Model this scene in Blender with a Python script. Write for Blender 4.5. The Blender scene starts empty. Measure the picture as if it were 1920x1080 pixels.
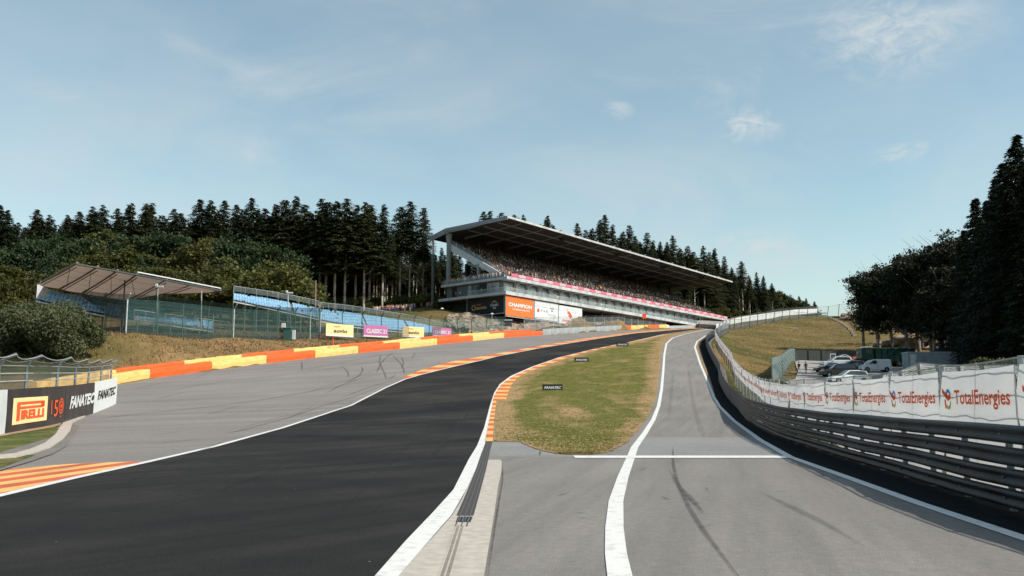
import bpy, bmesh, math, random
import numpy as np
from mathutils import Vector, Matrix
random.seed(7); rng = np.random.default_rng(7)
S = bpy.context.scene
R = math.radians
COL = S.collection
# ------------------------------------------------------------------ camera
F = 1660.0; CAMZ = 1.7; TH = math.atan(210 / F)
cam = bpy.data.cameras.new('camera'); camo = bpy.data.objects.new('camera', cam); COL.objects.link(camo)
camo.location = (0, 0, CAMZ); camo.rotation_euler = (math.pi / 2 + TH, 0, 0)
cam.sensor_width = 36; cam.lens = 36 * F / 1920; cam.clip_end = 9000; cam.clip_start = 0.1
S.camera = camo
# ------------------------------------------------------------------ light
SUN_EL = R(43); SUN_DIR = Vector((0.93, -0.36, 0)).normalized() * math.cos(SUN_EL) + Vector((0, 0, math.sin(SUN_EL)))
sl = bpy.data.lights.new('sun', 'SUN'); sl.energy = 4.5; sl.angle = R(0.53); sl.color = (1.0, 0.93, 0.82)
slo = bpy.data.objects.new('sun', sl); COL.objects.link(slo); slo.location = (100, -60, 120)
slo.rotation_euler = (-SUN_DIR).to_track_quat('-Z', 'Y').to_euler()
W = bpy.data.worlds.new('World'); S.world = W; W.use_nodes = True
wn = W.node_tree.nodes; wl = W.node_tree.links; wn.clear()
sky = wn.new('ShaderNodeTexSky'); sky.sky_type = 'NISHITA'; sky.sun_disc = False
sky.sun_elevation = SUN_EL; sky.sun_rotation = math.atan2(SUN_DIR.x, SUN_DIR.y)
sky.air_density = 1.0; sky.dust_density = 1.6; sky.ozone_density = 1.2; sky.altitude = 400
tint = wn.new('ShaderNodeMix'); tint.data_type = 'RGBA'; tint.blend_type = 'MULTIPLY'; tint.inputs[0].default_value = 1
tint.inputs[7].default_value = (1.0, 1.055, 0.86, 1)
wl.new(sky.outputs[0], tint.inputs[6])
tc = wn.new('ShaderNodeTexCoord')
def cloudmask(scale, loc, stretch, lo, hi, detail=9, rough=.62, dist=.6):
    mp = wn.new('ShaderNodeMapping'); mp.inputs['Location'].default_value = loc; mp.inputs['Scale'].default_value = stretch
    mp.inputs['Rotation'].default_value = (0, R(-28), 0)
    wl.new(tc.outputs['Generated'], mp.inputs[0])
    n = wn.new('ShaderNodeTexNoise'); n.inputs['Scale'].default_value = scale; n.inputs['Detail'].default_value = detail
    n.inputs['Roughness'].default_value = rough; n.inputs['Distortion'].default_value = dist
    wl.new(mp.outputs[0], n.inputs[0])
    r = wn.new('ShaderNodeMapRange'); r.inputs[1].default_value = lo; r.inputs[2].default_value = hi; r.interpolation_type = 'SMOOTHSTEP'
    wl.new(n.outputs[0], r.inputs[0]); return r.outputs[0]
def wmath(op, a, b):
    m = wn.new('ShaderNodeMath'); m.operation = op; m.use_clamp = True
    for i, v in enumerate((a, b)):
        if isinstance(v, (int, float)): m.inputs[i].default_value = v
        else: wl.new(v, m.inputs[i])
    return m.outputs[0]
def skydir(px, py):
    cx, cy = (px - 960) / F, (540 - py) / F
    return Vector((cx, math.cos(TH) - cy * math.sin(TH), math.sin(TH) + cy * math.cos(TH))).normalized()
def blob(px, py, rad, ax=1.0, az=1.0):
    d = skydir(px, py)
    mp = wn.new('ShaderNodeVectorMath'); mp.operation = 'SUBTRACT'; wl.new(tc.outputs['Generated'], mp.inputs[0]); mp.inputs[1].default_value = d
    sc = wn.new('ShaderNodeVectorMath'); sc.operation = 'MULTIPLY'; wl.new(mp.outputs[0], sc.inputs[0]); sc.inputs[1].default_value = (ax, 1, az)
    ln = wn.new('ShaderNodeVectorMath'); ln.operation = 'LENGTH'; wl.new(sc.outputs[0], ln.inputs[0])
    r = wn.new('ShaderNodeMapRange'); r.inputs[1].default_value = rad / F; r.inputs[2].default_value = 0; r.interpolation_type = 'SMOOTHSTEP'
    wl.new(ln.outputs['Value'], r.inputs[0]); return r.outputs[0]
veil = cloudmask(2.2, (3.1, 0, 1.7), (1, 1, 2.2), .34, .74, 4, .5, .3)
wisp = cloudmask(4.0, (1.3, 0, .4), (1, 1, 2.2), .46, .85, 10, .62, .7)
tex = cloudmask(30, (0, 0, 0), (1, 1, 1.8), .36, .70, 10, .7, .8)
left = blob(100, 260, 1500, .8, 1.3); low = wmath('MULTIPLY', wmath('ADD', blob(1430, 440, 620, .75, 1.7), wmath('MULTIPLY', blob(420, 330, 700, .7, 1.7), .6)), cloudmask(3.2, (5, 1, 2), (1, 1, 2.4), .30, .68, 7, .6, .8)); soft = wmath('ADD', wmath('MULTIPLY', veil, .24), wmath('ADD', wmath('MULTIPLY', left, .16), wmath('MULTIPLY', low, .6)))
w2 = wmath('MULTIPLY', wisp, .30)
reg = wmath('ADD', wmath('ADD', blob(1340, 205, 300, .8, 1.6), blob(1660, 40, 320, .8, 1.8)), wmath('ADD', blob(1480, 460, 420, .7, 1.5), blob(330, 300, 500, .7, 1.6)))
w3 = wmath('MULTIPLY', wmath('MULTIPLY', wisp, reg), .8)
cum = wmath('ADD', wmath('ADD', blob(1405, 452, 75, .8, 2.3), blob(1452, 460, 62, .8, 3.0)),
            wmath('ADD', wmath('ADD', blob(1677, 290, 46, .8, 1.9), blob(1710, 278, 34, .8, 2.0)), blob(1158, 208, 34, .9, 1.3)))
cum = wmath('ADD', cum, wmath('ADD', blob(1402, 236, 70, .8, 1.5), wmath('MULTIPLY', blob(1672, 62, 170, .9, 1.5), .7)))
c4 = wmath('MULTIPLY', wmath('MULTIPLY', cum, tex), 1.25)
tot = wmath('ADD', wmath('ADD', soft, w2), wmath('ADD', w3, c4)); tot = wmath('MULTIPLY', tot, .8)
cm = wn.new('ShaderNodeMix'); cm.data_type = 'RGBA'; cm.inputs[7].default_value = (3.5, 3.85, 3.95, 1)
wl.new(tot, cm.inputs[0]); wl.new(tint.outputs[2], cm.inputs[6])
bg = wn.new('ShaderNodeBackground'); bg.inputs[1].default_value = 0.15
wo = wn.new('ShaderNodeOutputWorld'); wl.new(cm.outputs[2], bg.inputs[0]); wl.new(bg.outputs[0], wo.inputs[0])
S.view_settings.view_transform = 'Standard'; S.view_settings.look = 'None'; S.view_settings.gamma = 1
S.view_settings.exposure = 0.30
# ------------------------------------------------------------------ terrain numbers (metres, camera at the origin, +Y up the hill)
PY = np.array([-3000, -200, 0, 20, 27, 36, 45, 58, 71, 81, 100, 115, 130, 145, 160, 200, 250, 300, 330, 350, 420, 700, 3000], float)
PZ = np.array([0, 0, 0, 0, 0, .1, .3, .65, 1.25, 2.05, 4.0, 5.8, 7.8, 9.85, 11.7, 15.8, 21, 26, 28.8, 30, 31.5, 33, 33], float)
_yy = np.concatenate([np.arange(-3000, -50, 50), np.arange(-50, 500, .5), np.arange(500, 3001, 50)])
_zz = np.interp(_yy, PY, PZ)
_m = (_yy >= -50) & (_yy < 500); _k = np.hanning(29); _k /= _k.sum()
_zs = np.convolve(np.pad(_zz[_m], 14, mode='edge'), _k, 'valid'); _zz[_m] = _zs
def prof(Y): return np.interp(Y, _yy, _zz)
def ray(px, py):
    cx, cy = (px - 960) / F, (540 - py) / F
    d = math.cos(TH) - cy * math.sin(TH)
    return cx / d, (math.sin(TH) + cy * math.cos(TH)) / d          # X/Y , (Z-cam)/Y
def at(px, py, Y):
    a, b = ray(px, py); return Vector((a * Y, Y, CAMZ + b * Y))
_ty = np.arange(3, 331, .25); _tt = (prof(_ty) - CAMZ) / _ty       # monotone slope table
_tt = np.maximum.accumulate(_tt + np.arange(len(_tt)) * 1e-7)
def road(px, py):
    a, b = ray(px, py); Y = float(np.interp(b, _tt, _ty)); return (a * Y, Y)
def line(pts, n=6):                                                # pixel polyline -> world (Y increasing) as X(Y)
    out = []
    for (x0, y0), (x1, y1) in zip(pts[:-1], pts[1:]):
        for k in range(n): t = k / n; out.append(road(x0 + (x1 - x0) * t, y0 + (y1 - y0) * t))
    out.append(road(*pts[-1])); out = sorted(out, key=lambda p: p[1])
    P = np.array(out); Ym, idx = np.unique(np.round(P[:, 1], 2), return_index=True); Xm = P[idx, 0]
    def f(Y):
        Y = np.asarray(Y, float); r = np.interp(Y, Ym, Xm)
        j = min(6, len(Ym) - 1); s0 = (Xm[j] - Xm[0]) / (Ym[j] - Ym[0] + 1e-6)
        r = np.where(Y < Ym[0], Xm[0] + (Y - Ym[0]) * s0, r); return r
    f.y0, f.y1 = Ym[0], Ym[-1]; return f
def YS(a=-25., b=330.):
    out = [a]
    while out[-1] < b: out.append(out[-1] + max(.3, abs(out[-1]) * .011))
    out[-1] = b; return np.array(out)
BARRIER = [(90, 745), (217, 721), (281, 710), (397, 694), (500, 681), (591, 670.7), (672, 662), (750, 654), (820, 646), (887, 639), (945, 633), (1018, 628.5), (1090, 623.5), (1168, 619.2), (1217, 617.5), (1262, 616)]
f_bar = line(BARRIER)
TL = [(0, 929), (135, 897), (270, 867.5), (400, 837.6), (530, 802), (657.8, 760), (723, 726.7), (759, 711), (790.6, 702), (842.7, 689), (900, 676), (932, 668), (1009.7, 653), (1113, 636), (1191, 624.6), (1269, 618), (1336, 613.8)]
TR = [(708, 1080), (763, 1016), (813, 963), (852, 919), (880, 862), (895.6, 836), (908.5, 802), (919, 761), (926.7, 737), (937, 720.6), (957.8, 705), (996.7, 688), (1048.6, 670), (1113, 654.5), (1178, 641.5), (1243, 627), (1295, 619.5), (1336, 614.2)]
LL = [(1162, 1080), (1155, 1040), (1152, 990), (1155, 940), (1168, 895), (1183, 857), (1190, 838.6), (1209, 812.6), (1225, 787), (1235, 761), (1240.5, 730), (1244, 691), (1245.7, 665), (1249.6, 644), (1261, 633.7), (1284.6, 626), (1336, 615.6)]
LR = [(2080, 1062), (1920, 1010), (1725, 945), (1590, 896), (1481, 857), (1425, 825), (1376, 789), (1349, 762), (1338, 744), (1327, 715), (1313, 682), (1303, 651), (1307, 640), (1322, 630), (1335, 624.5), (1350, 619)]
f_TL, f_TR, f_LL, f_LR = line(TL), line(TR), line(LL), line(LR)
# guard rail: world polyline
GPX = [(1920, 12.8), (1750, 17.5), (1639, 22), (1550, 28), (1460, 37), (1403, 51)]
GR = [(7.05, 0.), (7.2, 6.)] + [(ray(x, 780)[0] * y, y) for x, y in GPX]
for y in (66, 80, 95, 110, 125, 140, 155, 170, 190, 215, 245, 275, 310, 330):
    GR.append((float(f_LR(y)) + (1.2 if y < 100 else 1.9), y))
GR = np.array(GR)
def f_gr(Y): return np.interp(Y, GR[:, 1], GR[:, 0])
# ------------------------------------------------------------------ terrain extra height off the circuit
ctrl = [(235, 620, 112), (300, 628, 118), (437, 632, 130), (600, 634, 150), (750, 633, 165), (850, 629, 182), (945, 621, 212), (150, 655, 104), (90, 672, 98), (-150, 672, 98), (-300, 690, 80),
        (120, 630, 135), (0, 640, 130), (0, 600, 170), (-200, 600, 170), (300, 610, 150), (300, 592, 190), (0, 580, 230), (400, 585, 220), (440, 622, 150), (600, 625, 165), (600, 588, 230), (700, 586, 240), (700, 612, 195),
        (802, 574, 237), (830, 588, 216), (860, 589, 215), (930, 602, 213), (1020, 605, 228), (1080, 590, 242), (1162, 597, 262), (1204, 604, 276), (1250, 609, 292), (1000, 575, 300), (1100, 570, 340), (1350, 600, 380), (1450, 590, 420), (1237, 590, 361),
        (0, 560, 350), (500, 560, 350), (-600, 560, 350), (900, 560, 400),
        (1400, 705, 117), (1372, 685, 141), (1360, 665, 166), (1352, 645, 192), (1347, 629, 242), (1369, 618, 265), (1404, 612, 285), (1435, 607, 305), (1469, 600, 325), (1502, 597, 340), (1535, 594, 350), (1555, 593, 360), (1609, 591, 370), (1700, 600, 370), (1900, 600, 370),
        (1420, 650, 210), (1440, 702, 127), (1440, 685, 150), (1500, 640, 240), (1550, 650, 215), (1600, 648, 205), (1620, 605, 320), (1500, 655, 192), (1700, 655, 190), (1850, 662, 180), (2200, 650, 180), (1488, 675, 172), (1548, 676, 172), (1620, 676, 172),
        (1480, 703, 132), (1540, 703, 132), (1640, 698, 140), (1750, 692, 143), (1850, 692, 143), (1500, 725, 108), (1600, 725, 108), (1700, 722, 100), (1850, 730, 80), (2100, 730, 80), (1700, 750, 40), (2000, 770, 40), (2300, 800, 30), (1540, 745, 60), (1600, 735, 80)]
cp = []
for a, b, c in ctrl:
    v = at(a, b, c); cp.append((v.x, v.y, v.z - prof(v.y)))
for y in list(range(-20, 331, 18)):
    cp.append((float(f_bar(y)) if y > 85 else -42 - (85 - y) * .1, y, 0)); cp.append((float(f_gr(y)) + .5, y, 0))
for q in [(-400, -50, 3), (400, -50, 3), (-500, 200, 25), (500, 150, 12), (500, 400, 15), (-500, 500, 20), (0, 600, 8), (300, 600, 8), (-300, 600, 12)]: cp.append(q)
cp = np.array(cp)
D = np.linalg.norm(cp[:, None, :2] - cp[None, :, :2], axis=2)
_w = np.linalg.solve(D + np.eye(len(cp)) * -0.5, cp[:, 2])
def hgt(X, Y):
    X = np.atleast_1d(np.asarray(X, float)); Y = np.atleast_1d(np.asarray(Y, float)); sh = X.shape; X = X.ravel(); Y = Y.ravel()
    out = np.zeros(len(X))
    for i in range(0, len(X), 20000):
        x = X[i:i + 20000, None]; y = Y[i:i + 20000, None]
        e = np.sqrt((x - cp[None, :, 0])**2 + (y - cp[None, :, 1])**2) @ _w
        x = x[:, 0]; y = y[:, 0]
        xl = np.where(y > 85, f_bar(np.maximum(y, 85)), -42 - (85 - y) * .1); xr = f_gr(y) + .6
        d = np.maximum(xl - x, x - xr); d = np.where(y > 262, np.maximum(d, np.where(x < f_bar(262.) + (y - 262) * .7, 1.5, -9)), d)
        far = np.clip((900 - np.hypot(x, y)) / 300, 0, 1)
        out[i:i + 20000] = prof(y) + np.clip(e, -8, 32) * np.clip(d / 1.6, 0, 1) * far
    return out.reshape(sh)
def hz(x, y): return float(hgt(x, y)[0])
def ground_at(px, Y):
    x = ray(px, 640)[0] * Y; return Vector((x, Y, hz(x, Y)))
# ------------------------------------------------------------------ materials
def nd(nt, t, **k):
    n = nt.nodes.new(t)
    for a, b in k.items():
        try: n.inputs[a.replace('_', ' ')].default_value = b
        except Exception: setattr(n, a, b)
    return n
def mat(name, col, rough=.7, metal=0, var=.12, scale=3., col2=None, bump=0, bscale=30., spec=.4, coord='Object', lo=.35, hi=.65, trans=0, emit=0, stretch=None, detail=6):
    m = bpy.data.materials.new(name); m.use_nodes = True; nt = m.node_tree; L = nt.links
    b = nt.nodes['Principled BSDF']; b.inputs['Roughness'].default_value = rough; b.inputs['Metallic'].default_value = metal
    b.inputs['Specular IOR Level'].default_value = spec
    t = nd(nt, 'ShaderNodeTexCoord'); src = t.outputs[coord]
    if stretch:
        mp = nd(nt, 'ShaderNodeMapping'); mp.inputs['Scale'].default_value = stretch; L.new(src, mp.inputs[0]); src = mp.outputs[0]
    n = nd(nt, 'ShaderNodeTexNoise'); n.inputs['Scale'].default_value = scale; n.inputs['Detail'].default_value = detail; L.new(src, n.inputs[0])
    r = nd(nt, 'ShaderNodeMapRange'); r.inputs[1].default_value = lo; r.inputs[2].default_value = hi; L.new(n.outputs[0], r.inputs[0])
    mx = nd(nt, 'ShaderNodeMix'); mx.data_type = 'RGBA'; L.new(r.outputs[0], mx.inputs[0])
    c2 = col2 or tuple(min(1, c * (1 + var)) for c in col); c1 = col if col2 else tuple(c * (1 - var) for c in col)
    mx.inputs[6].default_value = (*c1, 1); mx.inputs[7].default_value = (*c2, 1); L.new(mx.outputs[2], b.inputs['Base Color'])
    if bump:
        n2 = nd(nt, 'ShaderNodeTexNoise'); n2.inputs['Scale'].default_value = bscale; n2.inputs['Detail'].default_value = 5; L.new(src, n2.inputs[0])
        bp = nd(nt, 'ShaderNodeBump'); bp.inputs['Strength'].default_value = bump; bp.inputs['Distance'].default_value = .05; L.new(n2.outputs[0], bp.inputs['Height']); L.new(bp.outputs[0], b.inputs['Normal'])
    if emit: b.inputs['Emission Color'].default_value = (*col, 1); b.inputs['Emission Strength'].default_value = emit
    m['mx'] = 1; return m
def sheer(name, col, opacity, rough=.8, metal=0):
    """woven wire mesh seen from afar: partly see-through"""
    m = bpy.data.materials.new(name); m.use_nodes = True; nt = m.node_tree; L = nt.links
    b = nt.nodes['Principled BSDF']; b.inputs['Base Color'].default_value = (*col, 1); b.inputs['Roughness'].default_value = rough; b.inputs['Metallic'].default_value = metal
    t = nd(nt, 'ShaderNodeBsdfTransparent'); mix = nd(nt, 'ShaderNodeMixShader')
    n = nd(nt, 'ShaderNodeTexNoise'); n.inputs['Scale'].default_value = .35; tcn = nd(nt, 'ShaderNodeTexCoord'); L.new(tcn.outputs['Object'], n.inputs[0])
    r = nd(nt, 'ShaderNodeMapRange'); r.inputs[1].default_value = .3; r.inputs[2].default_value = .7; r.inputs[3].default_value = opacity * .8; r.inputs[4].default_value = min(1, opacity * 1.2); L.new(n.outputs[0], r.inputs[0])
    L.new(r.outputs[0], mix.inputs[0]); L.new(t.outputs[0], mix.inputs[1]); L.new(b.outputs[0], mix.inputs[2]); L.new(mix.outputs[0], nt.nodes['Material Output'].inputs[0])
    return m
def asphalt(name, c1, c2, c3, speck=.25, streak=(.9, .04), rough=.85, angle=0, spec=.3, blot=.26):
    m = bpy.data.materials.new(name); m.use_nodes = True; nt = m.node_tree; L = nt.links; b = nt.nodes['Principled BSDF']
    b.inputs['Roughness'].default_value = rough; b.inputs['Specular IOR Level'].default_value = spec
    t = nd(nt, 'ShaderNodeTexCoord'); O = t.outputs['Object']
    def noise(scale, det=6, st=None, ro=.55, rot=0):
        src = O
        if st or rot:
            mr = nd(nt, 'ShaderNodeMapping'); mr.inputs['Rotation'].default_value = (0, 0, rot); L.new(O, mr.inputs[0])
            mp = nd(nt, 'ShaderNodeMapping'); mp.inputs['Scale'].default_value = st or (1, 1, 1); L.new(mr.outputs[0], mp.inputs[0]); src = mp.outputs[0]
        n = nd(nt, 'ShaderNodeTexNoise'); n.inputs['Scale'].default_value = scale; n.inputs['Detail'].default_value = det; n.inputs['Roughness'].default_value = ro; L.new(src, n.inputs[0]); return n.outputs[0]
    def mr(v, a, b_): r = nd(nt, 'ShaderNodeMapRange'); r.inputs[1].default_value = a; r.inputs[2].default_value = b_; L.new(v, r.inputs[0]); return r.outputs[0]
    def mix(f, a, b_, mode='MIX'):
        x = nd(nt, 'ShaderNodeMix'); x.data_type = 'RGBA'; x.blend_type = mode
        for i, v in ((0, f), (6, a), (7, b_)):
            if isinstance(v, (int, float)): x.inputs[i].default_value = v
            elif isinstance(v, tuple): x.inputs[i].default_value = (*v, 1)
            else: L.new(v, x.inputs[i])
        return x.outputs[2]
    base = mix(mr(noise(.12, 5), .35, .65), c1, c2)
    base = mix(mr(noise(streak[0], 6, (1, streak[1], 1), .6, angle), .42, .75), base, c3)
    base = mix(mr(noise(.7, 8, None, .7), .5, .8), base, c1)
    bl = nd(nt, 'ShaderNodeMapRange'); bl.inputs[1].default_value = .3; bl.inputs[2].default_value = .7; bl.inputs[3].default_value = 1 - blot; bl.inputs[4].default_value = 1 + blot; L.new(noise(7, 12, (1, .8, 1), .85), bl.inputs[0]); cb = nd(nt, 'ShaderNodeCombineColor'); [L.new(bl.outputs[0], cb.inputs[i]) for i in range(3)]; base = mix(1.0, base, cb.outputs[0], 'MULTIPLY')
    sp = mr(noise(55, 3, None, .7), .2, .8)
    g = nd(nt, 'ShaderNodeMapRange'); g.inputs[3].default_value = 1 - speck; g.inputs[4].default_value = 1 + speck; L.new(sp, g.inputs[0])
    cg = nd(nt, 'ShaderNodeCombineColor'); [L.new(g.outputs[0], cg.inputs[i]) for i in range(3)]
    base = mix(1.0, base, cg.outputs[0], 'MULTIPLY')
    # bright chips
    vo = nd(nt, 'ShaderNodeTexVoronoi'); vo.inputs['Scale'].default_value = 1.3; L.new(O, vo.inputs[0])
    chip = nd(nt, 'ShaderNodeMapRange'); chip.inputs[1].default_value = .022; chip.inputs[2].default_value = .012; L.new(vo.outputs['Distance'], chip.inputs[0])
    base = mix(chip.outputs[0], base, (.4, .39, .37))
    L.new(base, b.inputs['Base Color'])
    bp = nd(nt, 'ShaderNodeBump'); bp.inputs['Strength'].default_value = .5; bp.inputs['Distance'].default_value = .02; L.new(sp, bp.inputs['Height']); L.new(bp.outputs[0], b.inputs['Normal'])
    return m
def grassmat(name, greens, drys, bare, s=.1, dry_lo=.42, dry_hi=.6, stretch=(1, 1, 1), rot=0, attr=None):
    m = bpy.data.materials.new(name); m.use_nodes = True; nt = m.node_tree; L = nt.links; b = nt.nodes['Principled BSDF']
    b.inputs['Roughness'].default_value = .95; b.inputs['Specular IOR Level'].default_value = .08
    t = nd(nt, 'ShaderNodeTexCoord'); mr0 = nd(nt, 'ShaderNodeMapping'); mr0.inputs['Rotation'].default_value = (0, 0, rot); L.new(t.outputs['Object'], mr0.inputs[0])
    mp = nd(nt, 'ShaderNodeMapping'); mp.inputs['Scale'].default_value = stretch; L.new(mr0.outputs[0], mp.inputs[0]); O = mp.outputs[0]
    def noise(scale, det=6, ro=.6, dist=0): n = nd(nt, 'ShaderNodeTexNoise'); n.inputs['Scale'].default_value = scale; n.inputs['Detail'].default_value = det; n.inputs['Roughness'].default_value = ro; n.inputs['Distortion'].default_value = dist; L.new(O, n.inputs[0]); return n.outputs[0]
    def mr(v, a, b_, c=0, d=1): r = nd(nt, 'ShaderNodeMapRange'); r.inputs[1].default_value = a; r.inputs[2].default_value = b_; r.inputs[3].default_value = c; r.inputs[4].default_value = d; L.new(v, r.inputs[0]); return r.outputs[0]
    def mix(f, a, b_, mode='MIX'):
        x = nd(nt, 'ShaderNodeMix'); x.data_type = 'RGBA'; x.blend_type = mode
        for i, v in ((0, f), (6, a), (7, b_)):
            if isinstance(v, (int, float)): x.inputs[i].default_value = v
            elif isinstance(v, tuple): x.inputs[i].default_value = (*v, 1)
            else: L.new(v, x.inputs[i])
        return x.outputs[2]
    g = mix(mr(noise(s * 4), .35, .65), greens[0], greens[1]); d = mix(mr(noise(s * 7), .35, .65), drys[0], drys[1])
    fac = mr(noise(s, 9, .68, .6), dry_lo, dry_hi)
    if attr:
        a = nd(nt, 'ShaderNodeAttribute'); a.attribute_name = attr
        mm = nd(nt, 'ShaderNodeMath'); mm.operation = 'ADD'; mm.use_clamp = True; L.new(fac, mm.inputs[0]); L.new(a.outputs['Fac'], mm.inputs[1]); fac = mm.outputs[0]
    c = mix(fac, g, d)
    c = mix(mr(noise(s * 2.3, 9, .7, 1.0), .6, .78), c, bare)
    fine = mr(noise(6, 5, .8), .3, .7, .55, 1.4); cg = nd(nt, 'ShaderNodeCombineColor'); [L.new(fine, cg.inputs[i]) for i in range(3)]
    c = mix(1.0, c, cg.outputs[0], 'MULTIPLY'); L.new(c, b.inputs['Base Color'])
    bp = nd(nt, 'ShaderNodeBump'); bp.inputs['Strength'].default_value = .8; bp.inputs['Distance'].default_value = .12; L.new(noise(5, 6, .75), bp.inputs['Height']); L.new(bp.outputs[0], b.inputs['Normal'])
    return m
def leafmat(name, a, b_, c, tr=.25):
    m = bpy.data.materials.new(name); m.use_nodes = True; nt = m.node_tree; L = nt.links; b = nt.nodes['Principled BSDF']
    b.inputs['Roughness'].default_value = .6; b.inputs['Specular IOR Level'].default_value = .25
    t = nd(nt, 'ShaderNodeTexCoord'); n = nd(nt, 'ShaderNodeTexNoise'); n.inputs['Scale'].default_value = .45; n.inputs['Detail'].default_value = 5; L.new(t.outputs['Object'], n.inputs[0])
    r = nd(nt, 'ShaderNodeMapRange'); r.inputs[1].default_value = .35; r.inputs[2].default_value = .65; L.new(n.outputs[0], r.inputs[0])
    x = nd(nt, 'ShaderNodeMix'); x.data_type = 'RGBA'; x.inputs[6].default_value = (*a, 1); x.inputs[7].default_value = (*b_, 1); L.new(r.outputs[0], x.inputs[0])
    oi = nd(nt, 'ShaderNodeObjectInfo'); y = nd(nt, 'ShaderNodeMix'); y.data_type = 'RGBA'; y.inputs[7].default_value = (*c, 1); L.new(x.outputs[2], y.inputs[6])
    mu = nd(nt, 'ShaderNodeMath'); mu.operation = 'MULTIPLY'; mu.inputs[1].default_value = .6; L.new(oi.outputs['Random'], mu.inputs[0]); L.new(mu.outputs[0], y.inputs[0]); L.new(y.outputs[2], b.inputs['Base Color'])
    tl = nd(nt, 'ShaderNodeBsdfTranslucent'); L.new(y.outputs[2], tl.inputs[0]); mix = nd(nt, 'ShaderNodeMixShader'); mix.inputs[0].default_value = tr
    L.new(b.outputs[0], mix.inputs[1]); L.new(tl.outputs[0], mix.inputs[2]); L.new(mix.outputs[0], nt.nodes['Material Output'].inputs[0]); return m
def vcolmat(name, rough=.85):
    m = bpy.data.materials.new(name); m.use_nodes = True; nt = m.node_tree; b = nt.nodes['Principled BSDF']; b.inputs['Roughness'].default_value = rough
    a = nd(nt, 'ShaderNodeAttribute'); a.attribute_name = 'tone'; nt.links.new(a.outputs['Color'], b.inputs['Base Color']); return m
M = {}
M['track'] = asphalt('track asphalt', (.016, .016, .017), (.044, .041, .038), (.011, .011, .012), .6, (.8, .05), .85, R(38), .09, .16)
M['runoff'] = asphalt('run off asphalt', (.190, .177, .170), (.228, .210, .200), (.145, .137, .134), .3, (.5, .06), .92, R(50))
M['lane'] = asphalt('pit lane asphalt', (.185, .174, .165), (.222, .208, .197), (.140, .134, .129), .38, (1.3, .05), .92, R(14))
M['apron'] = asphalt('patch asphalt', (.21, .21, .208), (.235, .235, .232), (.185, .185, .185), .22, (.5, .5), .92)
M['dirtasph'] = asphalt('old asphalt', (.15, .14, .13), (.19, .175, .16), (.12, .11, .10), .2, (.5, .5), .92)
M['concrete'] = mat('concrete', (.40, .36, .32), .9, var=.12, scale=6, bump=.2, bscale=60)
M['white'] = mat('road paint white', (.62, .62, .61), .7, scale=5, col2=(.34, .34, .33), lo=.52, hi=.80, detail=12, bump=.1)
M['orange'] = mat('barrier orange', (.72, .105, .018), .55, scale=1.8, col2=(.36, .07, .025), lo=.50, hi=.82, detail=12, bump=.3, bscale=3, stretch=(.5, .5, 1.6))
M['yellow'] = mat('barrier yellow', (.72, .47, .16), .55, scale=1.8, col2=(.40, .25, .10), lo=.50, hi=.82, detail=12, bump=.3, bscale=3, stretch=(.5, .5, 1.6))
M['kred'] = mat('kerb red paint', (.60, .12, .03), .7, scale=1.2, col2=(.36, .08, .03), lo=.45, hi=.7)
M['kyel'] = mat('kerb yellow paint', (.72, .42, .14), .7, scale=1.2, col2=(.48, .28, .10), lo=.45, hi=.7)
M['rubber'] = mat('black rubber', (.012, .012, .012), .8)
M['beamst'] = mat('weathered steel darkened for shade', (.016, .021, .023), .45, metal=.1, spec=.25, var=.7, scale=.9, bump=.15, bscale=6)  # base colour darkened to carry the shade on the rail face
M['steel'] = mat('galvanised steel', (.16, .19, .205), .5, metal=.35, var=.25, scale=1.2, bump=.1, bscale=8)
M['steell'] = mat('pale galvanised steel', (.42, .45, .46), .45, metal=.3, var=.15, scale=2)
M['darkpost'] = mat('dark post', (.05, .06, .06), .6)
M['greenpost'] = mat('green post', (.03, .09, .08), .6)
M['black'] = mat('matt black', (.014, .013, .013), .6)
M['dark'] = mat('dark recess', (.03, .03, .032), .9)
M['whitep'] = mat('white panel', (.60, .62, .64), .6, var=.05, scale=2)
M['red'] = mat('logo red orange', (.85, .09, .015), .5, var=.03)
M['grey'] = mat('cladding grey', (.23, .25, .27), .6, var=.08, scale=1.0)
M['greyl'] = mat('pale concrete grey', (.40, .42, .43), .7, var=.1, scale=.8)
M['fascia'] = mat('pale fascia', (.40, .41, .42), .6, var=.2, scale=.5)
M['wallg'] = mat('wall grey', (.27, .295, .31), .7, var=.15, scale=.8)
M['storeyg'] = mat('storey grey', (.11, .12, .13), .6)
M['terr'] = mat('terrace concrete', (.10, .10, .10), .9)
M['greyw'] = mat('barrier grey', (.50, .53, .55), .7, var=.08, scale=1.0)
M['roofm'] = mat('roof metal', (.30, .31, .32), .55, metal=.2, var=.08, scale=.5)
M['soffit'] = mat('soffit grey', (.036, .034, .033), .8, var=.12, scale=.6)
M['pink'] = mat('pink banner', (.62, .12, .21), .6, var=.1, scale=.4)
M['pinkl'] = mat('pale pink banner', (.62, .34, .40), .6, var=.1, scale=.4)
M['blue'] = mat('blue seat', (.19, .37, .56), .5, var=.3, scale=4)
M['tan'] = mat('canopy fabric', (.42, .33, .28), .8, var=.1, scale=.7)
M['boardtan'] = mat('board tan', (.86, .60, .30), .6, var=.04)
M['purple'] = mat('board purple', (.42, .13, .33), .6, var=.04)
M['char'] = mat('lettering dark', (.05, .035, .02), .6, var=.03)
M['boardorange'] = mat('board orange', (.86, .15, .025), .5, var=.06, scale=.5)
M['lgold'] = mat('lettering gold', (.50, .30, .10), .6, var=.03)
M['lblue'] = mat('logo blue', (.03, .28, .62), .5, var=.03)
M['lgreen'] = mat('logo green', (.25, .5, .12), .5, var=.03)
M['lyel'] = mat('logo yellow', (.85, .55, .05), .5, var=.03)
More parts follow.
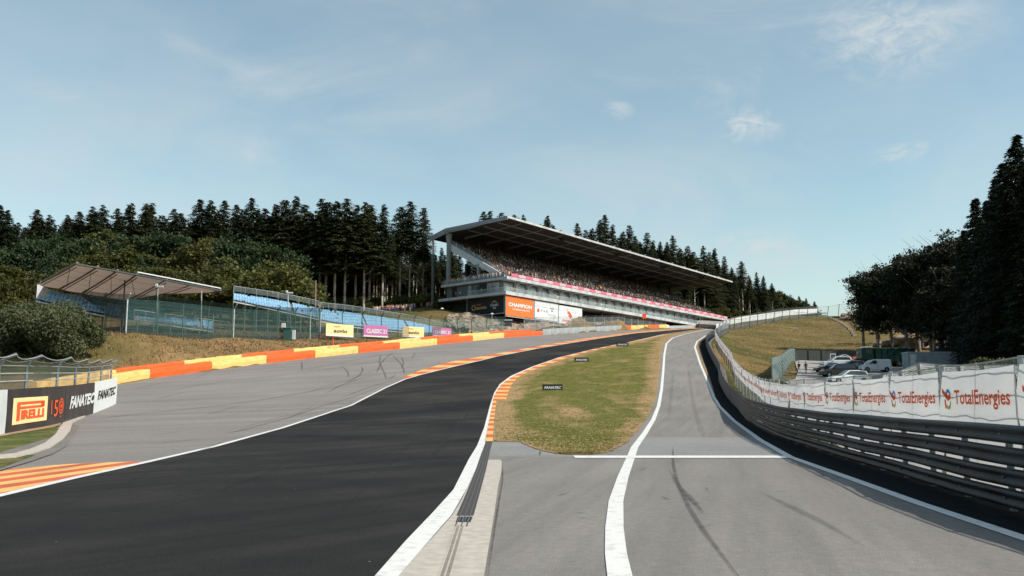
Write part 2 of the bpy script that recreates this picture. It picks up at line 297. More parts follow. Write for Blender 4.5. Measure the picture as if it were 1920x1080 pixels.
M['bark'] = mat('bark', (.13, .10, .08), .9, col2=(.22, .18, .15), scale=2, bump=.5, bscale=6, stretch=(3, 3, .6))
M['barkp'] = mat('pale bark', (.28, .24, .20), .9, col2=(.40, .35, .30), scale=2, bump=.4, bscale=6, stretch=(3, 3, .6))
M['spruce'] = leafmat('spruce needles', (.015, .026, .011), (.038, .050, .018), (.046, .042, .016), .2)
M['sprucel'] = leafmat('lighter spruce needles', (.021, .032, .011), (.050, .058, .020), (.056, .048, .017), .2)  # lighter green for alternate spruce variants
M['leafd'] = leafmat('dark leaves', (.019, .037, .013), (.044, .066, .022), (.026, .050, .024), .25)
M['leafm'] = leafmat('mid leaves', (.040, .058, .013), (.090, .102, .025), (.085, .072, .020), .3)
M['leafl'] = leafmat('pale leaves', (.070, .088, .020), (.125, .125, .035), (.10, .095, .028), .3)
M['leafb'] = leafmat('black green leaves', (.007, .012, .005), (.023, .033, .011), (.013, .019, .007), .2)
M['glass'] = mat('window glass', (.03, .04, .045), .08, var=.1, spec=.8)
M['glassl'] = mat('pale window glass', (.30, .33, .35), .15, var=.3, scale=.5, spec=.8)
M['tyre'] = mat('tyre', (.015, .015, .015), .85)
M['rim'] = mat('rim', (.35, .36, .37), .35, metal=.8)
M['rock'] = mat('rock', (.10, .078, .06), .95, col2=(.33, .26, .205), scale=1.1, bump=1.0, bscale=1.5, lo=.35, hi=.65, detail=10)
M['skin'] = mat('skin', (.50, .30, .21), .6, var=.04)
M['hair'] = mat('hair', (.03, .02, .015), .8)
M['mesh_green'] = sheer('green debris mesh', (.010, .040, .040), .62)
M['mesh_grey'] = sheer('grey debris mesh', (.16, .19, .20), .32)
M['mesh_dark'] = sheer('dark debris mesh', (.05, .07, .075), .45)
M['glassrail'] = sheer('glass balustrade', (.40, .50, .52), .16, .1)
# ------------------------------------------------------------------ mesh building
def tag(o, label=None, cat=None, group=None, kind=None):
    if label: o['label'] = label
    if cat: o['category'] = cat
    if group: o['group'] = group
    if kind: o['kind'] = kind
    return o
def link(name, me, mats, parent=None, loc=None):
    o = bpy.data.objects.new(name, me); COL.objects.link(o)
    for m in (mats if isinstance(mats, (list, tuple)) else [mats]): me.materials.append(M[m] if isinstance(m, str) else m)
    if loc is not None: o.location = loc
    if parent: o.parent = parent
    return o
def empty(name, loc=(0, 0, 0), label=None, cat=None, group=None):
    o = bpy.data.objects.new(name, None); COL.objects.link(o); o.location = loc; o.empty_display_size = .3
    return tag(o, label, cat, group)
class MB:
    def __init__(s): s.v = []; s.f = []; s.m = []
    def add(s, vs, fs, mi=0):
        b = len(s.v); s.v += [tuple(v) for v in vs]; s.f += [tuple(b + i for i in f) for f in fs]; s.m += [mi] * len(fs); return s
    def box(s, c, d, rz=0, mi=0, tilt=None):
        q = Matrix.Rotation(rz, 3, 'Z')
        if tilt is not None: q = q @ tilt
        c = Vector(c); vs = [c + q @ Vector((x * d[0] / 2, y * d[1] / 2, z * d[2] / 2)) for x in (-1, 1) for y in (-1, 1) for z in (-1, 1)]
        return s.add(vs, [(0, 1, 3, 2), (4, 6, 7, 5), (0, 4, 5, 1), (2, 3, 7, 6), (0, 2, 6, 4), (1, 5, 7, 3)], mi)
    def hexa(s, b4, t4, mi=0):     # bottom 4 ccw, top 4
        return s.add(list(b4) + list(t4), [(3, 2, 1, 0), (4, 5, 6, 7), (0, 1, 5, 4), (1, 2, 6, 5), (2, 3, 7, 6), (3, 0, 4, 7)], mi)
    def bar(s, p, q, r=.05, n=6, r2=None, mi=0):
        p, q = Vector(p), Vector(q); d = (q - p); d = d.normalized() if d.length > 1e-6 else Vector((0, 0, 1))
        a = d.orthogonal().normalized(); b = d.cross(a); r2 = r if r2 is None else r2
        vs = [p + (a * math.cos(2 * math.pi * i / n) + b * math.sin(2 * math.pi * i / n)) * r for i in range(n)] + [q + (a * math.cos(2 * math.pi * i / n) + b * math.sin(2 * math.pi * i / n)) * r2 for i in range(n)]
        return s.add(vs, [(i, (i + 1) % n, n + (i + 1) % n, n + i) for i in range(n)] + [tuple(range(n - 1, -1, -1)), tuple(range(n, 2 * n))], mi)
    def tube(s, pts, r=.05, n=6, mi=0):
        for a, b in zip(pts[:-1], pts[1:]): s.bar(a, b, r, n, mi=mi)
        return s
    def wall(s, pts, zb, zt, th=.1, mi=0):   # pts list of (x,y); zb, zt lists or floats; closed slab along polyline
        n = len(pts); P = [Vector((p[0], p[1], 0)) for p in pts]; N = []
        for i in range(n):
            d = P[min(i + 1, n - 1)] - P[max(i - 1, 0)]; d.normalize(); N.append(Vector((-d.y, d.x, 0)) * th / 2)
        zb = [zb] * n if isinstance(zb, (int, float)) else zb; zt = [zt] * n if isinstance(zt, (int, float)) else zt
        vs = []
        for i in range(n):
            for sgn, z in ((-1, zb[i]), (1, zb[i]), (1, zt[i]), (-1, zt[i])): v = P[i] + N[i] * sgn; vs.append((v.x, v.y, z))
        fs = []
        for i in range(n - 1):
            a, b = i * 4, i * 4 + 4
            for k in range(4): fs.append((a + k, a + (k + 1) % 4, b + (k + 1) % 4, b + k))
        fs += [(0, 3, 2, 1), (n * 4 - 4, n * 4 - 3, n * 4 - 2, n * 4 - 1)]
        return s.add(vs, fs, mi)
    def sheet(s, rows, mi=0):     # rows: list of equally long vertex lists
        n = len(rows[0]); vs = [v for r in rows for v in r]
        return s.add(vs, [(i * n + j, i * n + j + 1, (i + 1) * n + j + 1, (i + 1) * n + j) for i in range(len(rows) - 1) for j in range(n - 1)], mi)
    def build(s, name, mats, parent=None, smooth=False, fix=True):
        me = bpy.data.meshes.new(name); off = Vector((0, 0, 0))
        if parent is None and len(s.v): a = np.array(s.v); off = Vector((a[:, 0].mean(), a[:, 1].mean(), a[:, 2].min()))
        elif parent is not None: off = parent['org'] if 'org' in parent else (0, 0, 0); off = Vector(off)
        me.from_pydata([(v[0] - off.x, v[1] - off.y, v[2] - off.z) for v in s.v], [], s.f)
        me.polygons.foreach_set('material_index', s.m)
        if smooth: me.polygons.foreach_set('use_smooth', [True] * len(s.f))
        me.update(); 
        if fix:
            bm = bmesh.new(); bm.from_mesh(me); bmesh.ops.recalc_face_normals(bm, faces=bm.faces); bm.to_mesh(me); bm.free()
        return link(name, me, mats, parent, off if parent is None else None)
def thing(name, loc, label, cat, group=None):   # empty whose children are given in world coordinates
    o = empty(name, loc, label, cat, group); o['org'] = tuple(loc); return o
def fastmesh(name, V, Fq, mats, parent=None, loc=None):
    me = bpy.data.meshes.new(name); V = np.asarray(V, np.float32); Fq = np.asarray(Fq, np.int32); k = Fq.shape[1]
    me.vertices.add(len(V)); me.vertices.foreach_set('co', V.ravel()); me.loops.add(Fq.size); me.loops.foreach_set('vertex_index', Fq.ravel())
    me.polygons.add(len(Fq)); me.polygons.foreach_set('loop_start', np.arange(len(Fq), dtype=np.int32) * k)
    me.update(calc_edges=True); me.validate()
    return link(name, me, mats, parent, loc)
def copy_tree(o, parent=None):
    c = o.copy(); COL.objects.link(c); c.parent = parent
    for ch in list(o.children): copy_tree(ch, c)
    return c
_tc = {}
def text_geo(s, size=1., shear=0., bold=0., sx=1., spacing=1.):
    """flat lettering: vertices in (u,v), faces; centred"""
    k = (s, shear, bold, spacing)
    if k not in _tc:
        cu = bpy.data.curves.new('lettering', 'FONT'); cu.body = s; cu.align_x = 'CENTER'; cu.align_y = 'CENTER'; cu.shear = shear; cu.offset = bold; cu.resolution_u = 2; cu.space_character = spacing
        o = bpy.data.objects.new('lettering', cu); COL.objects.link(o); dg = bpy.context.evaluated_depsgraph_get(); me = bpy.data.meshes.new_from_object(o.evaluated_get(dg))
        V = np.array([v.co[:2] for v in me.vertices]).reshape(-1, 2); Fc = [tuple(p.vertices) for p in me.polygons]
        bpy.data.objects.remove(o); bpy.data.curves.remove(cu); bpy.data.meshes.remove(me)
        lo, hi = V.min(0), V.max(0); V = (V - (lo + hi) / 2) / (hi[1] - lo[1]); _tc[k] = (V, Fc)
    V, Fc = _tc[k]; return V * [size * sx, size], Fc
def put_text(mb, s, fn, cu, cv, size, mi=0, width=None, **k):
    V, Fc = text_geo(s, size, **k)
    if width: V = V * [width / (V[:, 0].max() - V[:, 0].min()), 1]
    mb.add([fn(cu + a, cv + b) for a, b in V], Fc, mi)
YG = YS(-25., 335.)
def profG(Y): return np.interp(Y, YG, prof(YG))
def strip(name, fl, fr, y0, y1, off, mats, nx=2, kind='structure', parent=None, mfun=None, ys=None):
    Y = ys
    if Y is None: Y = np.unique(np.concatenate([[y0, y1], YG[(YG > y0) & (YG < y1)]]))
    XL, XR = fl(Y), fr(Y); ok = XR - XL > .01; Y, XL, XR = Y[ok], XL[ok], XR[ok]
    t = np.linspace(0, 1, nx); X = XL[:, None] * (1 - t) + XR[:, None] * t; Z = np.repeat(profG(Y)[:, None] + off, nx, 1); YY = np.repeat(Y[:, None], nx, 1)
    V = np.stack([X, YY, Z], -1).reshape(-1, 3); n = nx
    Fq = [(i * n + j, i * n + j + 1, (i + 1) * n + j + 1, (i + 1) * n + j) for i in range(len(Y) - 1) for j in range(n - 1)]
    o = fastmesh(name, V, Fq, mats, parent)
    if mfun: o.data.polygons.foreach_set('material_index', [mfun((Y[i] + Y[i + 1]) / 2) for i in range(len(Y) - 1) for j in range(n - 1)])
    if kind: o['kind'] = kind
    return o

ORD = 'first second third fourth fifth sixth seventh eighth ninth tenth eleventh twelfth thirteenth fourteenth fifteenth sixteenth seventeenth eighteenth nineteenth twentieth'.split()
ORD += ['twenty ' + o for o in ORD[:9]] + ['thirtieth'] + ['thirty ' + o for o in ORD[:9]] + ['fortieth'] + ['forty ' + o for o in ORD[:9]] + ['fiftieth'] + ['fifty ' + o for o in ORD[:9]] + ['sixtieth'] + ['sixty ' + o for o in ORD[:9]] + ['seventieth'] + ['seventy ' + o for o in ORD[:9]] + ['eightieth']
# ================================================================== SETTING
def tanh_grid(lo, hi, c0, c1, d, g=1.12):
    mid = np.arange(c0, c1 + d, d); out = list(mid); s = d
    while out[-1] < hi: s *= g; out.append(out[-1] + s)
    s = d; L_ = [c0]
    while L_[-1] > lo: s *= g; L_.append(L_[-1] - s)
    return np.array(L_[:0:-1] + out)
gx = tanh_grid(-3500, 3500, -90, 110, 1.6); gy = tanh_grid(-3000, 3500, 0, 400, 1.9)
GX, GY = np.meshgrid(gx, gy); GZ = hgt(GX.ravel(), GY.ravel()).reshape(GX.shape)
xl = np.where(GY > 85, f_bar(np.maximum(GY, 85)), -42.); outside = np.maximum(xl - GX, GX - f_gr(GY))
rough = np.clip(outside / 6, 0, 1) * (rng.random(GX.shape) - .5) * .35
GZ = GZ - .09 + rough
nx_, ny_ = len(gx), len(gy); idx = np.arange(nx_ * ny_).reshape(ny_, nx_)
Fq = np.stack([idx[:-1, :-1], idx[:-1, 1:], idx[1:, 1:], idx[1:, :-1]], -1).reshape(-1, 4)
M['ground'] = grassmat('rough grass', ((.045, .055, .016), (.085, .085, .026)), ((.165, .105, .046), (.25, .162, .078)), (.14, .078, .04), .06, .28, .62, (1, .45, 1), R(-35), 'dry')
gnd = fastmesh('ground', np.stack([GX, GY, GZ], -1).reshape(-1, 3), Fq, 'ground'); gnd['kind'] = 'structure'
def dryness(X, Y):
    d = np.zeros_like(X)
    left = X < np.where(Y > 85, f_bar(np.maximum(Y, 85)), -42.)
    d = np.where(left, .25, -.24 + .22 * np.sin(X * .21 + Y * .05) * np.sin(Y * .06 - X * .04))
    wet = np.exp(-((X + 55)**2 / 90 + (Y - 99)**2 / 220)); d -= wet * 1.6          # green patch beside the bush
    d = np.where(left & (Y > 168 + (X + 60) * -.1) & (X < -5), -.15, d)            # forest floor
    return d
at_ = gnd.data.attributes.new('dry', 'FLOAT', 'POINT'); at_.data.foreach_set('value', dryness(GX, GY).ravel().astype(np.float32))
gnd.data.polygons.foreach_set('use_smooth', [True] * len(gnd.data.polygons))
M['edge_strip'] = mat('asphalt darkened for shade', (.010, .012, .013), .95, spec=.05, scale=3, var=.3)  # near-black: the shadow beside the guard rail is put into this colour
M['soilv'] = mat('verge soil', (.22, .15, .08), .95, scale=2, var=.3)
# paved surfaces; every sheet lies a few millimetres above the one below
Z0, Z1, Z2, Z3 = 0., .006, .011, .016
f_ro = lambda Y: np.where(np.asarray(Y) > 94, f_bar(np.maximum(Y, 94)) - .6, np.interp(Y, [-30, 20, 36, 40, 60, 72, 84, 94], [-14, -16.5, -19.6, -22.5, -32, -37, -43, float(f_bar(94.)) - 2]))
strip('run_off', f_ro, lambda Y: f_TL(Y) + .6, -25, 333, Z0, 'runoff')
strip('track', f_TL, f_TR, -25, 333, Z1, 'track', 3)
strip('pit_lane', lambda Y: np.where(Y < 27.3, f_TR(Y) + .25, f_LL(Y) - np.interp(Y, [27, 31, 38], [2.6, 1.6, .6])), lambda Y: f_gr(Y) + .9, -25, 333, Z0, 'lane', 3)
# apron patch of paler asphalt in front of the island, and one across the lane
YA0, YA1 = road(1000, 857)[1], road(950, 828)[1]
strip('apron', lambda Y: f_TR(Y) + .2, lambda Y: np.interp(Y, [YA0, road(0, 853)[1], road(0, 845)[1], road(0, 835)[1], YA1], [road(1150, 857)[0], road(1085, 853)[0], road(1018, 845)[0], road(990, 835)[0], road(974, 828)[0]]), YA0, YA1, .004, 'apron')
strip('asphalt_patch', lambda Y: f_LL(Y) + .1, lambda Y: f_LR(Y) - .1, road(0, 856)[1], road(0, 820)[1], .004, 'apron')
# white lines
def bandline(name, fc, w, y0, y1, off=Z2, m='white', ww=None):
    def sl(Y): return np.sqrt(1 + ((fc(Y + .4) - fc(Y - .4)) / .8)**2)
    hw = lambda Y: (np.interp(Y, *ww) if ww else w) / 2 * np.minimum(sl(Y), 6)
    return strip(name, lambda Y: fc(Y) - hw(Y), lambda Y: fc(Y) + hw(Y), y0, y1, off, m)
# left track edge line and right track edge line (white fill widens towards the camera)
bandline('road_line', lambda Y: f_TL(Y) + .02, .22, -25, 331)
fillR = line([(749, 1080), (785, 1038), (813, 1005), (847, 966), (874, 919), (894, 877), (909, 833), (919, 780), (926, 745), (935, 727), (945, 717), (963, 705), (1001, 688), (1053, 669.5), (1117, 654), (1182, 641), (1248, 626.6), (1300, 619.1), (1340, 614)])
strip('road_line', lambda Y: f_TR(Y) - .02, lambda Y: np.maximum(fillR(Y), f_TR(Y) + .12), -25, 331, Z2, 'white')
bandline('road_line', f_LL, .25, -25, 322, ww=([0, 60, 200, 330], [.24, .26, .34, .5]))
bandline('road_line', f_LR, .25, -25, 310, ww=([0, 60, 200, 330], [.22, .24, .34, .5]))
ya, yb = road(0, 859.5)[1], road(0, 855)[1]
strip('road_line', lambda Y: Y * 0 + road(1076, 857)[0], lambda Y: f_LR(Y) + .05, ya, yb, Z3, 'white')
# grass island
isl_l = line([(923, 828), (925, 794.5), (930, 752), (948.7, 749), (953, 735), (958, 722), (971, 707.5), (991.5, 697), (1022.6, 685.6), (1061.5, 671.5), (1113, 656.5), (1182, 642), (1248, 627.4), (1300, 619.8), (1336, 614.9)])
isl_low = lambda Y: np.interp(Y, [road(0, p[1])[1] for p in ISL_B], [road(*p)[0] for p in ISL_B])
ISL_B = [(1097, 853.5), (1049, 852.5), (1013, 845), (988, 835.5), (974, 828.5)]
yA, yB = road(0, 853.5)[1], road(0, 828.3)[1]
M['island'] = grassmat('island grass', ((.085, .095, .022), (.145, .135, .034)), ((.27, .175, .085), (.35, .24, .13)), (.31, .19, .11), .35, .42, .66, (1, .5, 1), R(20), 'dry')
def isl_r(Y): return f_LL(Y) - np.interp(Y, [27, 29, 34, 60, 200, 330], [1.6, .75, .45, .4, .5, .5])
def isl_L(Y): return np.where(Y < yB, isl_low(Y), np.maximum(isl_l(Y), f_TR(Y) + .2))
o = strip('grass_island', isl_L, isl_r, yA, 322, .022, 'island', 48)
vv = np.array([v.co[:] for v in o.data.vertices]); X, Y = vv[:, 0], vv[:, 1]
dd = np.minimum(X - isl_L(Y), isl_r(Y) - X); dd = np.minimum(dd, (Y - yA) * .8)
nc = 48; jit = (rng.random((len(vv) // nc, 2)) - .5) * .22
for k_, col_ in ((0, 0), (nc - 1, 1)):
    for i_ in range(len(vv) // nc): o.data.vertices[i_ * nc + k_].co.x += jit[i_, col_] * (1 if col_ else .4)
c_ = road(1085, 775); rd_ = np.hypot((X - c_[0]) * 2.4, (Y - c_[1]) * .42)
arcs = np.sin(rd_ * 1.15 + .6 * np.sin(Y * .13) + .5 * np.sin(X * .9)) * np.exp(-((rd_ - 8) / 9)**2)
edge = np.clip(1 - dd / (.55 + .014 * Y), 0, 1)**.7
dry = edge * 1.2 + 1.1 * np.exp(-((X - road(1062, 768)[0])**2 / 1.6 + (Y - 63)**2 / 90.)) + .75 * np.clip(1.15 - (X - isl_L(Y)) / 2.3, 0, 1) * (Y < 78) * np.clip((78 - Y) / 15, 0, 1) + .33 * arcs + .9 * np.clip(1 - (Y - yA) / 3.2, 0, 1) - .40
dry -= .7 * np.exp(-((X - road(1085, 825)[0])**2 / 4 + (Y - 37)**2 / 9)) + .45 * np.exp(-((X - road(985, 745)[0])**2 / .8 + (Y - 62)**2 / 160))
a_ = o.data.attributes.new('dry', 'FLOAT', 'POINT'); a_.data.foreach_set('value', dry.astype(np.float32))
# grass blades (nobody could count them)
def blades(name, n, xf, y0, y1, h0, h1, m, zf, keep=None, ypow=1.):
    Y = y0 + (y1 - y0) * rng.random(n)**ypow; lo, hi = xf(Y); X = lo + (hi - lo) * rng.random(n)
    if keep is not None: k = keep(X, Y); X, Y = X[k], Y[k]
    Z = zf(X, Y); n = len(X); a = rng.random(n) * np.pi * 2; w = (.02 + .03 * rng.random(n)) * (1 + Y / 60); h = (h0 + (h1 - h0) * rng.random(n)); lx, ly = (rng.random(n) - .5) * h * 1.2, (rng.random(n) - .5) * h * 1.2
    P0 = np.stack([X - np.cos(a) * w, Y - np.sin(a) * w, Z], 1); P1 = np.stack([X + np.cos(a) * w, Y + np.sin(a) * w, Z], 1); P2 = np.stack([X + lx, Y + ly, Z + h], 1)
    V = np.stack([P0, P1, P2], 1).reshape(-1, 3); o = fastmesh(name, V, np.arange(3 * n).reshape(-1, 3), m); o['kind'] = 'stuff'; return o
M['blade'] = leafmat('grass blades', (.20, .19, .06), (.36, .29, .12), (.3, .25, .10), .35)
M['bladedry'] = leafmat('dry grass blades', (.25, .17, .06), (.38, .27, .11), (.22, .20, .07), .35)
M['bladebr'] = leafmat('brown grass blades', (.20, .125, .065), (.31, .205, .115), (.20, .16, .08), .35)
tag(blades('grass', 9000, lambda Y: (isl_L(Y) + .1, isl_r(Y) - .1), yA + .4, 150, .02, .05, 'blade', lambda X, Y: profG(Y) + .04, ypow=2.4), 'mown yellow green grass on the island between track and pit lane', 'grass')
tag(blades('dry_grass', 30000, lambda Y: (f_bar(Y) - 34, f_bar(Y) - 1.2), 96, 185, .10, .38, 'bladebr', lambda X, Y: hgt(X, Y) - .12, keep=lambda X, Y: rng.random(len(X)) > .2), 'dry brown grass on the bank behind the striped barrier', 'grass')
tag(blades('hillside_grass', 26000, lambda Y: (f_gr(Y) + 4, f_gr(Y) + 75), 112, 350, .08, .28, 'bladedry', lambda X, Y: hgt(X, Y) - .12, keep=lambda X, Y: ~((X > .30 * Y) & (Y < 174))), 'dry golden grass on the steep hillside above the car park', 'grass')
# shade painted as a dark strip along the guard rail, brown verge further up
strip('edge_strip', lambda Y: f_LR(Y) + .12, lambda Y: f_gr(Y) + .35, -25, 320, .005, 'edge_strip', 2)
strip('verge', lambda Y: f_LR(Y) + .15, lambda Y: f_LR(Y) + np.interp(Y, [80, 110, 150, 200, 300], [.16, .5, .8, .9, .9]), 80, 310, .012, 'soilv')
# kerbs
def stripes(period, phase=0.): return lambda Y: int(math.floor((Y + phase) / period)) % 2
yk0, yk1 = road(0, 828.3)[1], road(0, 752)[1]
strip('kerb', fillR, lambda Y: isl_l(Y) + .02, yk0, yk1, .026, ['kyel', 'kred'], mfun=lambda Y: int((Y - yk0) / ((yk1 - yk0) / 17)) % 2, ys=np.linspace(yk0, yk1, 18))
def kerbY(a, b, n): return np.array([road(0, a + (b - a) * i / n)[1] for i in range(n + 1)])
ky = kerbY(752, 664, 26)
strip('kerb', lambda Y: fillR(Y) - .02, lambda Y: isl_l(Y) + .03, ky[0], ky[-1], .028, ['kred', 'kyel'], mfun=lambda Y: int(np.searchsorted(ky, Y) - 1) % 2, ys=ky)
ky2 = np.linspace(ky[-1], 235, 40)
strip('kerb', lambda Y: fillR(Y) - .02, lambda Y: fillR(Y) + np.interp(Y, [130, 235], [.9, .3]), ky2[0], ky2[-1], .028, ['kred', 'kyel'], mfun=lambda Y: int(np.searchsorted(ky2, Y) - 1) % 2, ys=ky2)
kl = line([(755, 708.5), (785, 695), (842.7, 678.5), (900, 668.7), (932, 663), (1009.7, 649), (1087.5, 636), (1165, 625.4), (1217, 619.9), (1300, 615.3)])
ky3 = kerbY(709.5, 660, 12); ky3 = np.concatenate([ky3, np.arange(ky3[-1] + 4.2, 318, 4.2)])
strip('kerb', kl, lambda Y: f_TL(Y) - .08, ky3[0], ky3[-1], .016, ['kred', 'kyel'], mfun=lambda Y: int(np.searchsorted(ky3, Y) - 1) % 2, ys=ky3)
# near left striped kerb
m = bpy.data.materials.new('striped kerb paint'); m.use_nodes = True; nt = m.node_tree; b = nt.nodes['Principled BSDF']; b.inputs['Roughness'].default_value = .75
p0, p1 = road(0, 905), road(275, 866.5); dr = Vector((p1[0] - p0[0], p1[1] - p0[1])).normalized(); nrm = (-dr.y, dr.x)
t = nd(nt, 'ShaderNodeTexCoord'); dt = nd(nt, 'ShaderNodeVectorMath'); dt.operation = 'DOT_PRODUCT'; dt.inputs[1].default_value = (nrm[0], nrm[1], 0); nt.links.new(t.outputs['Object'], dt.inputs[0])
q = nd(nt, 'ShaderNodeMath'); q.operation = 'MULTIPLY_ADD'; q.inputs[1].default_value = 1 / .92; q.inputs[2].default_value = .15; nt.links.new(dt.outputs['Value'], q.inputs[0])
fr = nd(nt, 'ShaderNodeMath'); fr.operation = 'FRACT'; nt.links.new(q.outputs[0], fr.inputs[0])
gt = nd(nt, 'ShaderNodeMath'); gt.operation = 'GREATER_THAN'; gt.inputs[1].default_value = .5; nt.links.new(fr.outputs[0], gt.inputs[0])
x = nd(nt, 'ShaderNodeMix'); x.data_type = 'RGBA'; x.inputs[6].default_value = (.72, .40, .13, 1); x.inputs[7].default_value = (.52, .10, .03, 1); nt.links.new(gt.outputs[0], x.inputs[0])
mr0 = nd(nt, 'ShaderNodeMapping'); mr0.inputs['Rotation'].default_value = (0, 0, -math.atan2(dr.y, dr.x)); nt.links.new(t.outputs['Object'], mr0.inputs[0])
mp = nd(nt, 'ShaderNodeMapping'); mp.inputs['Scale'].default_value = (.10, 1.2, 1); nt.links.new(mr0.outputs[0], mp.inputs[0])
n = nd(nt, 'ShaderNodeTexNoise'); n.inputs['Scale'].default_value = 2.2; n.inputs['Detail'].default_value = 9; n.inputs['Roughness'].default_value = .7; nt.links.new(mp.outputs[0], n.inputs[0])
r = nd(nt, 'ShaderNodeMapRange'); r.inputs[1].default_value = .52; r.inputs[2].default_value = .68; r.inputs[4].default_value = .85; nt.links.new(n.outputs[0], r.inputs[0])
y = nd(nt, 'ShaderNodeMix'); y.data_type = 'RGBA'; y.inputs[7].default_value = (.05, .035, .02, 1); nt.links.new(r.outputs[0], y.inputs[0]); nt.links.new(x.outputs[2], y.inputs[6]); nt.links.new(y.outputs[2], b.inputs['Base Color']); M['stripedk'] = m
kt = line([(-400, 890), (0, 886), (20, 880), (125, 871), (200, 868), (278, 865.3)])
yks = road(0, 932)[1]
strip('kerb', lambda Y: np.where(Y < kt.y0 + .05, kt(kt.y0) , kt(Y)), lambda Y: f_TL(Y) - .1, yks - 6, kt.y1, .012, 'stripedk', 3)
# grass corner in front of the hoarding, with concrete kerbs
gl1 = line([(-300, 868), (0, 857), (40, 846), (85, 828), (105, 812), (110, 803), (60, 806), (0, 812)][0:5])
def patch(name, px, off, m, kind='structure', th=0.):
    P = [road(*p) for p in px]; bm = bmesh.new(); vs = [bm.verts.new((x_, y_, profG(y_) + off)) for x_, y_ in P]; f = bm.faces.new(vs)
    if th: r_ = bmesh.ops.extrude_face_region(bm, geom=[f]); [v.co.__setitem__(2, v.co.z + th) for v in r_['geom'] if isinstance(v, bmesh.types.BMVert)]
    bmesh.ops.triangulate(bm, faces=bm.faces); bmesh.ops.recalc_face_normals(bm, faces=bm.faces); me = bpy.data.meshes.new(name); bm.to_mesh(me); bm.free(); o = link(name, me, m)
    if kind: o['kind'] = kind
    return o
M['cgrass'] = grassmat('corner grass', ((.06, .09, .025), (.10, .12, .035)), ((.22, .16, .08), (.28, .20, .11)), (.25, .17, .11), .5, .5, .7)
o = patch('grass_verge', [(-400, 826), (-400, 880), (-60, 861), (0, 855), (35, 849.5), (65, 840), (88, 828), (103, 815), (109, 806), (100, 801), (50, 809), (0, 818)], .06, 'cgrass')
o = patch('grass_verge', [(-400, 900), (-400, 884), (-50, 866), (0, 858.5), (66, 855), (60, 858), (30, 869), (0, 881)], .045, 'cgrass')
M['soil'] = mat('bare soil', (.30, .20, .13), .95, scale=2, var=.2, bump=.4)
patch('soil', [(-60, 828), (-60, 815), (0, 812), (60, 801), (118, 793), (112, 800), (100, 804), (50, 813), (0, 822)], .085, 'soil')
def kerbstones(name, outer, inner, h=.08):
    O_ = [road(*p) for p in outer]; I_ = [road(*p) for p in inner]; mb = MB(); n = len(O_)
    for i in range(n - 1):
        a, b_, c, d = O_[i], O_[i + 1], I_[i + 1], I_[i]
        b4 = [(p[0], p[1], profG(p[1]) - .05) for p in (a, b_, c, d)]; t4 = [(p[0], p[1], profG(p[1]) + h) for p in (a, b_, c, d)]; mb.hexa(b4, t4)
    o = mb.build(name, 'concrete'); o['kind'] = 'structure'; return o
kerbstones('kerbstones', [(-200, 871), (0, 863), (30, 861), (62, 853), (95, 842), (118, 826), (132, 808), (136, 793), (160, 781)], [(-200, 864), (0, 857), (28, 854), (56, 846), (84, 834), (103, 818), (112, 804), (118, 795), (130, 789)])
patch('edge_strip', [(-100, 894), (0, 884), (20, 878), (60, 866), (100, 852), (124, 838), (140, 815), (150, 800), (137, 796), (133, 810), (118, 829), (95, 845), (62, 857), (30, 864), (0, 872), (-100, 880)], .03, 'dirtasph')
# concrete strip and drain
cl = line([(749, 1080), (785, 1038), (813, 1008), (847, 969), (862, 945), (893, 880), (903, 863)])
cr = line([(908, 1080), (916, 1030), (926, 969), (934, 913), (940, 885.5), (941, 866), (938, 863)])
strip('drain_strip', lambda Y: np.maximum(cl(Y), fillR(Y) + .005), cr, 4.5, road(0, 863)[1], .014, 'concrete', 2)
dl = line([(856, 969), (873, 930), (893, 880), (903, 850), (912, 828.6)]); dr_ = line([(888, 969), (900, 925), (912, 880), (918, 850), (923.5, 828.6)])
m2 = bpy.data.materials.new('drain grating'); m2.use_nodes = True; nt = m2.node_tree; b = nt.nodes['Principled BSDF']; b.inputs['Roughness'].default_value = .8
t = nd(nt, 'ShaderNodeTexCoord'); wv = nd(nt, 'ShaderNodeTexWave'); wv.bands_direction = 'Y'; wv.inputs['Scale'].default_value = 9.; wv.inputs['Distortion'].default_value = .4; nt.links.new(t.outputs['Object'], wv.inputs[0])
x = nd(nt, 'ShaderNodeMix'); x.data_type = 'RGBA'; x.inputs[6].default_value = (.015, .015, .016, 1); x.inputs[7].default_value = (.075, .065, .062, 1); nt.links.new(wv.outputs['Fac'], x.inputs[0]); nt.links.new(x.outputs[2], b.inputs['Base Color']); M['grating'] = m2
dg_ = thing('drain_channel', (float(dl(16.)), 16, 0), 'long dark iron drain grating beside the white track edge line', 'drain')
strip('grating', dl, dr_, road(0, 969)[1], yk0, .020, m2, 2, None).parent = dg_
for o in dg_.children: o.location = -Vector(dg_['org'])
mb = MB()
for k in (.2, .5, .8):
    ys_ = YG[(YG > 12.2) & (YG < yk0)]
    for y0_, y1_ in zip(ys_[:-1], ys_[1:]):
        xa, xb = float(dl(y0_) * (1 - k) + dr_(y0_) * k), float(dl(y1_) * (1 - k) + dr_(y1_) * k)
        mb.hexa([(xa - .006, y0_, .015), (xa + .006, y0_, .015), (xb + .006, y1_, .015), (xb - .006, y1_, .015)], [(xa - .006, y0_, .024 + profG(y0_)), (xa + .006, y0_, .024 + profG(y0_)), (xb + .006, y1_, .024 + profG(y1_)), (xb - .006, y1_, .024 + profG(y1_))])
mb.build('rail', mat('worn iron', (.10, .095, .09), .6), dg_)
M['dconc'] = mat('cover concrete', (.16, .14, .12), .9)
gy0, gy1 = road(0, 981)[1], road(0, 971.5)[1]
gr2 = thing('drain_grate', (road(870, 976)[0], gy0, 0), 'small square dark iron grate in the concrete strip', 'drain')
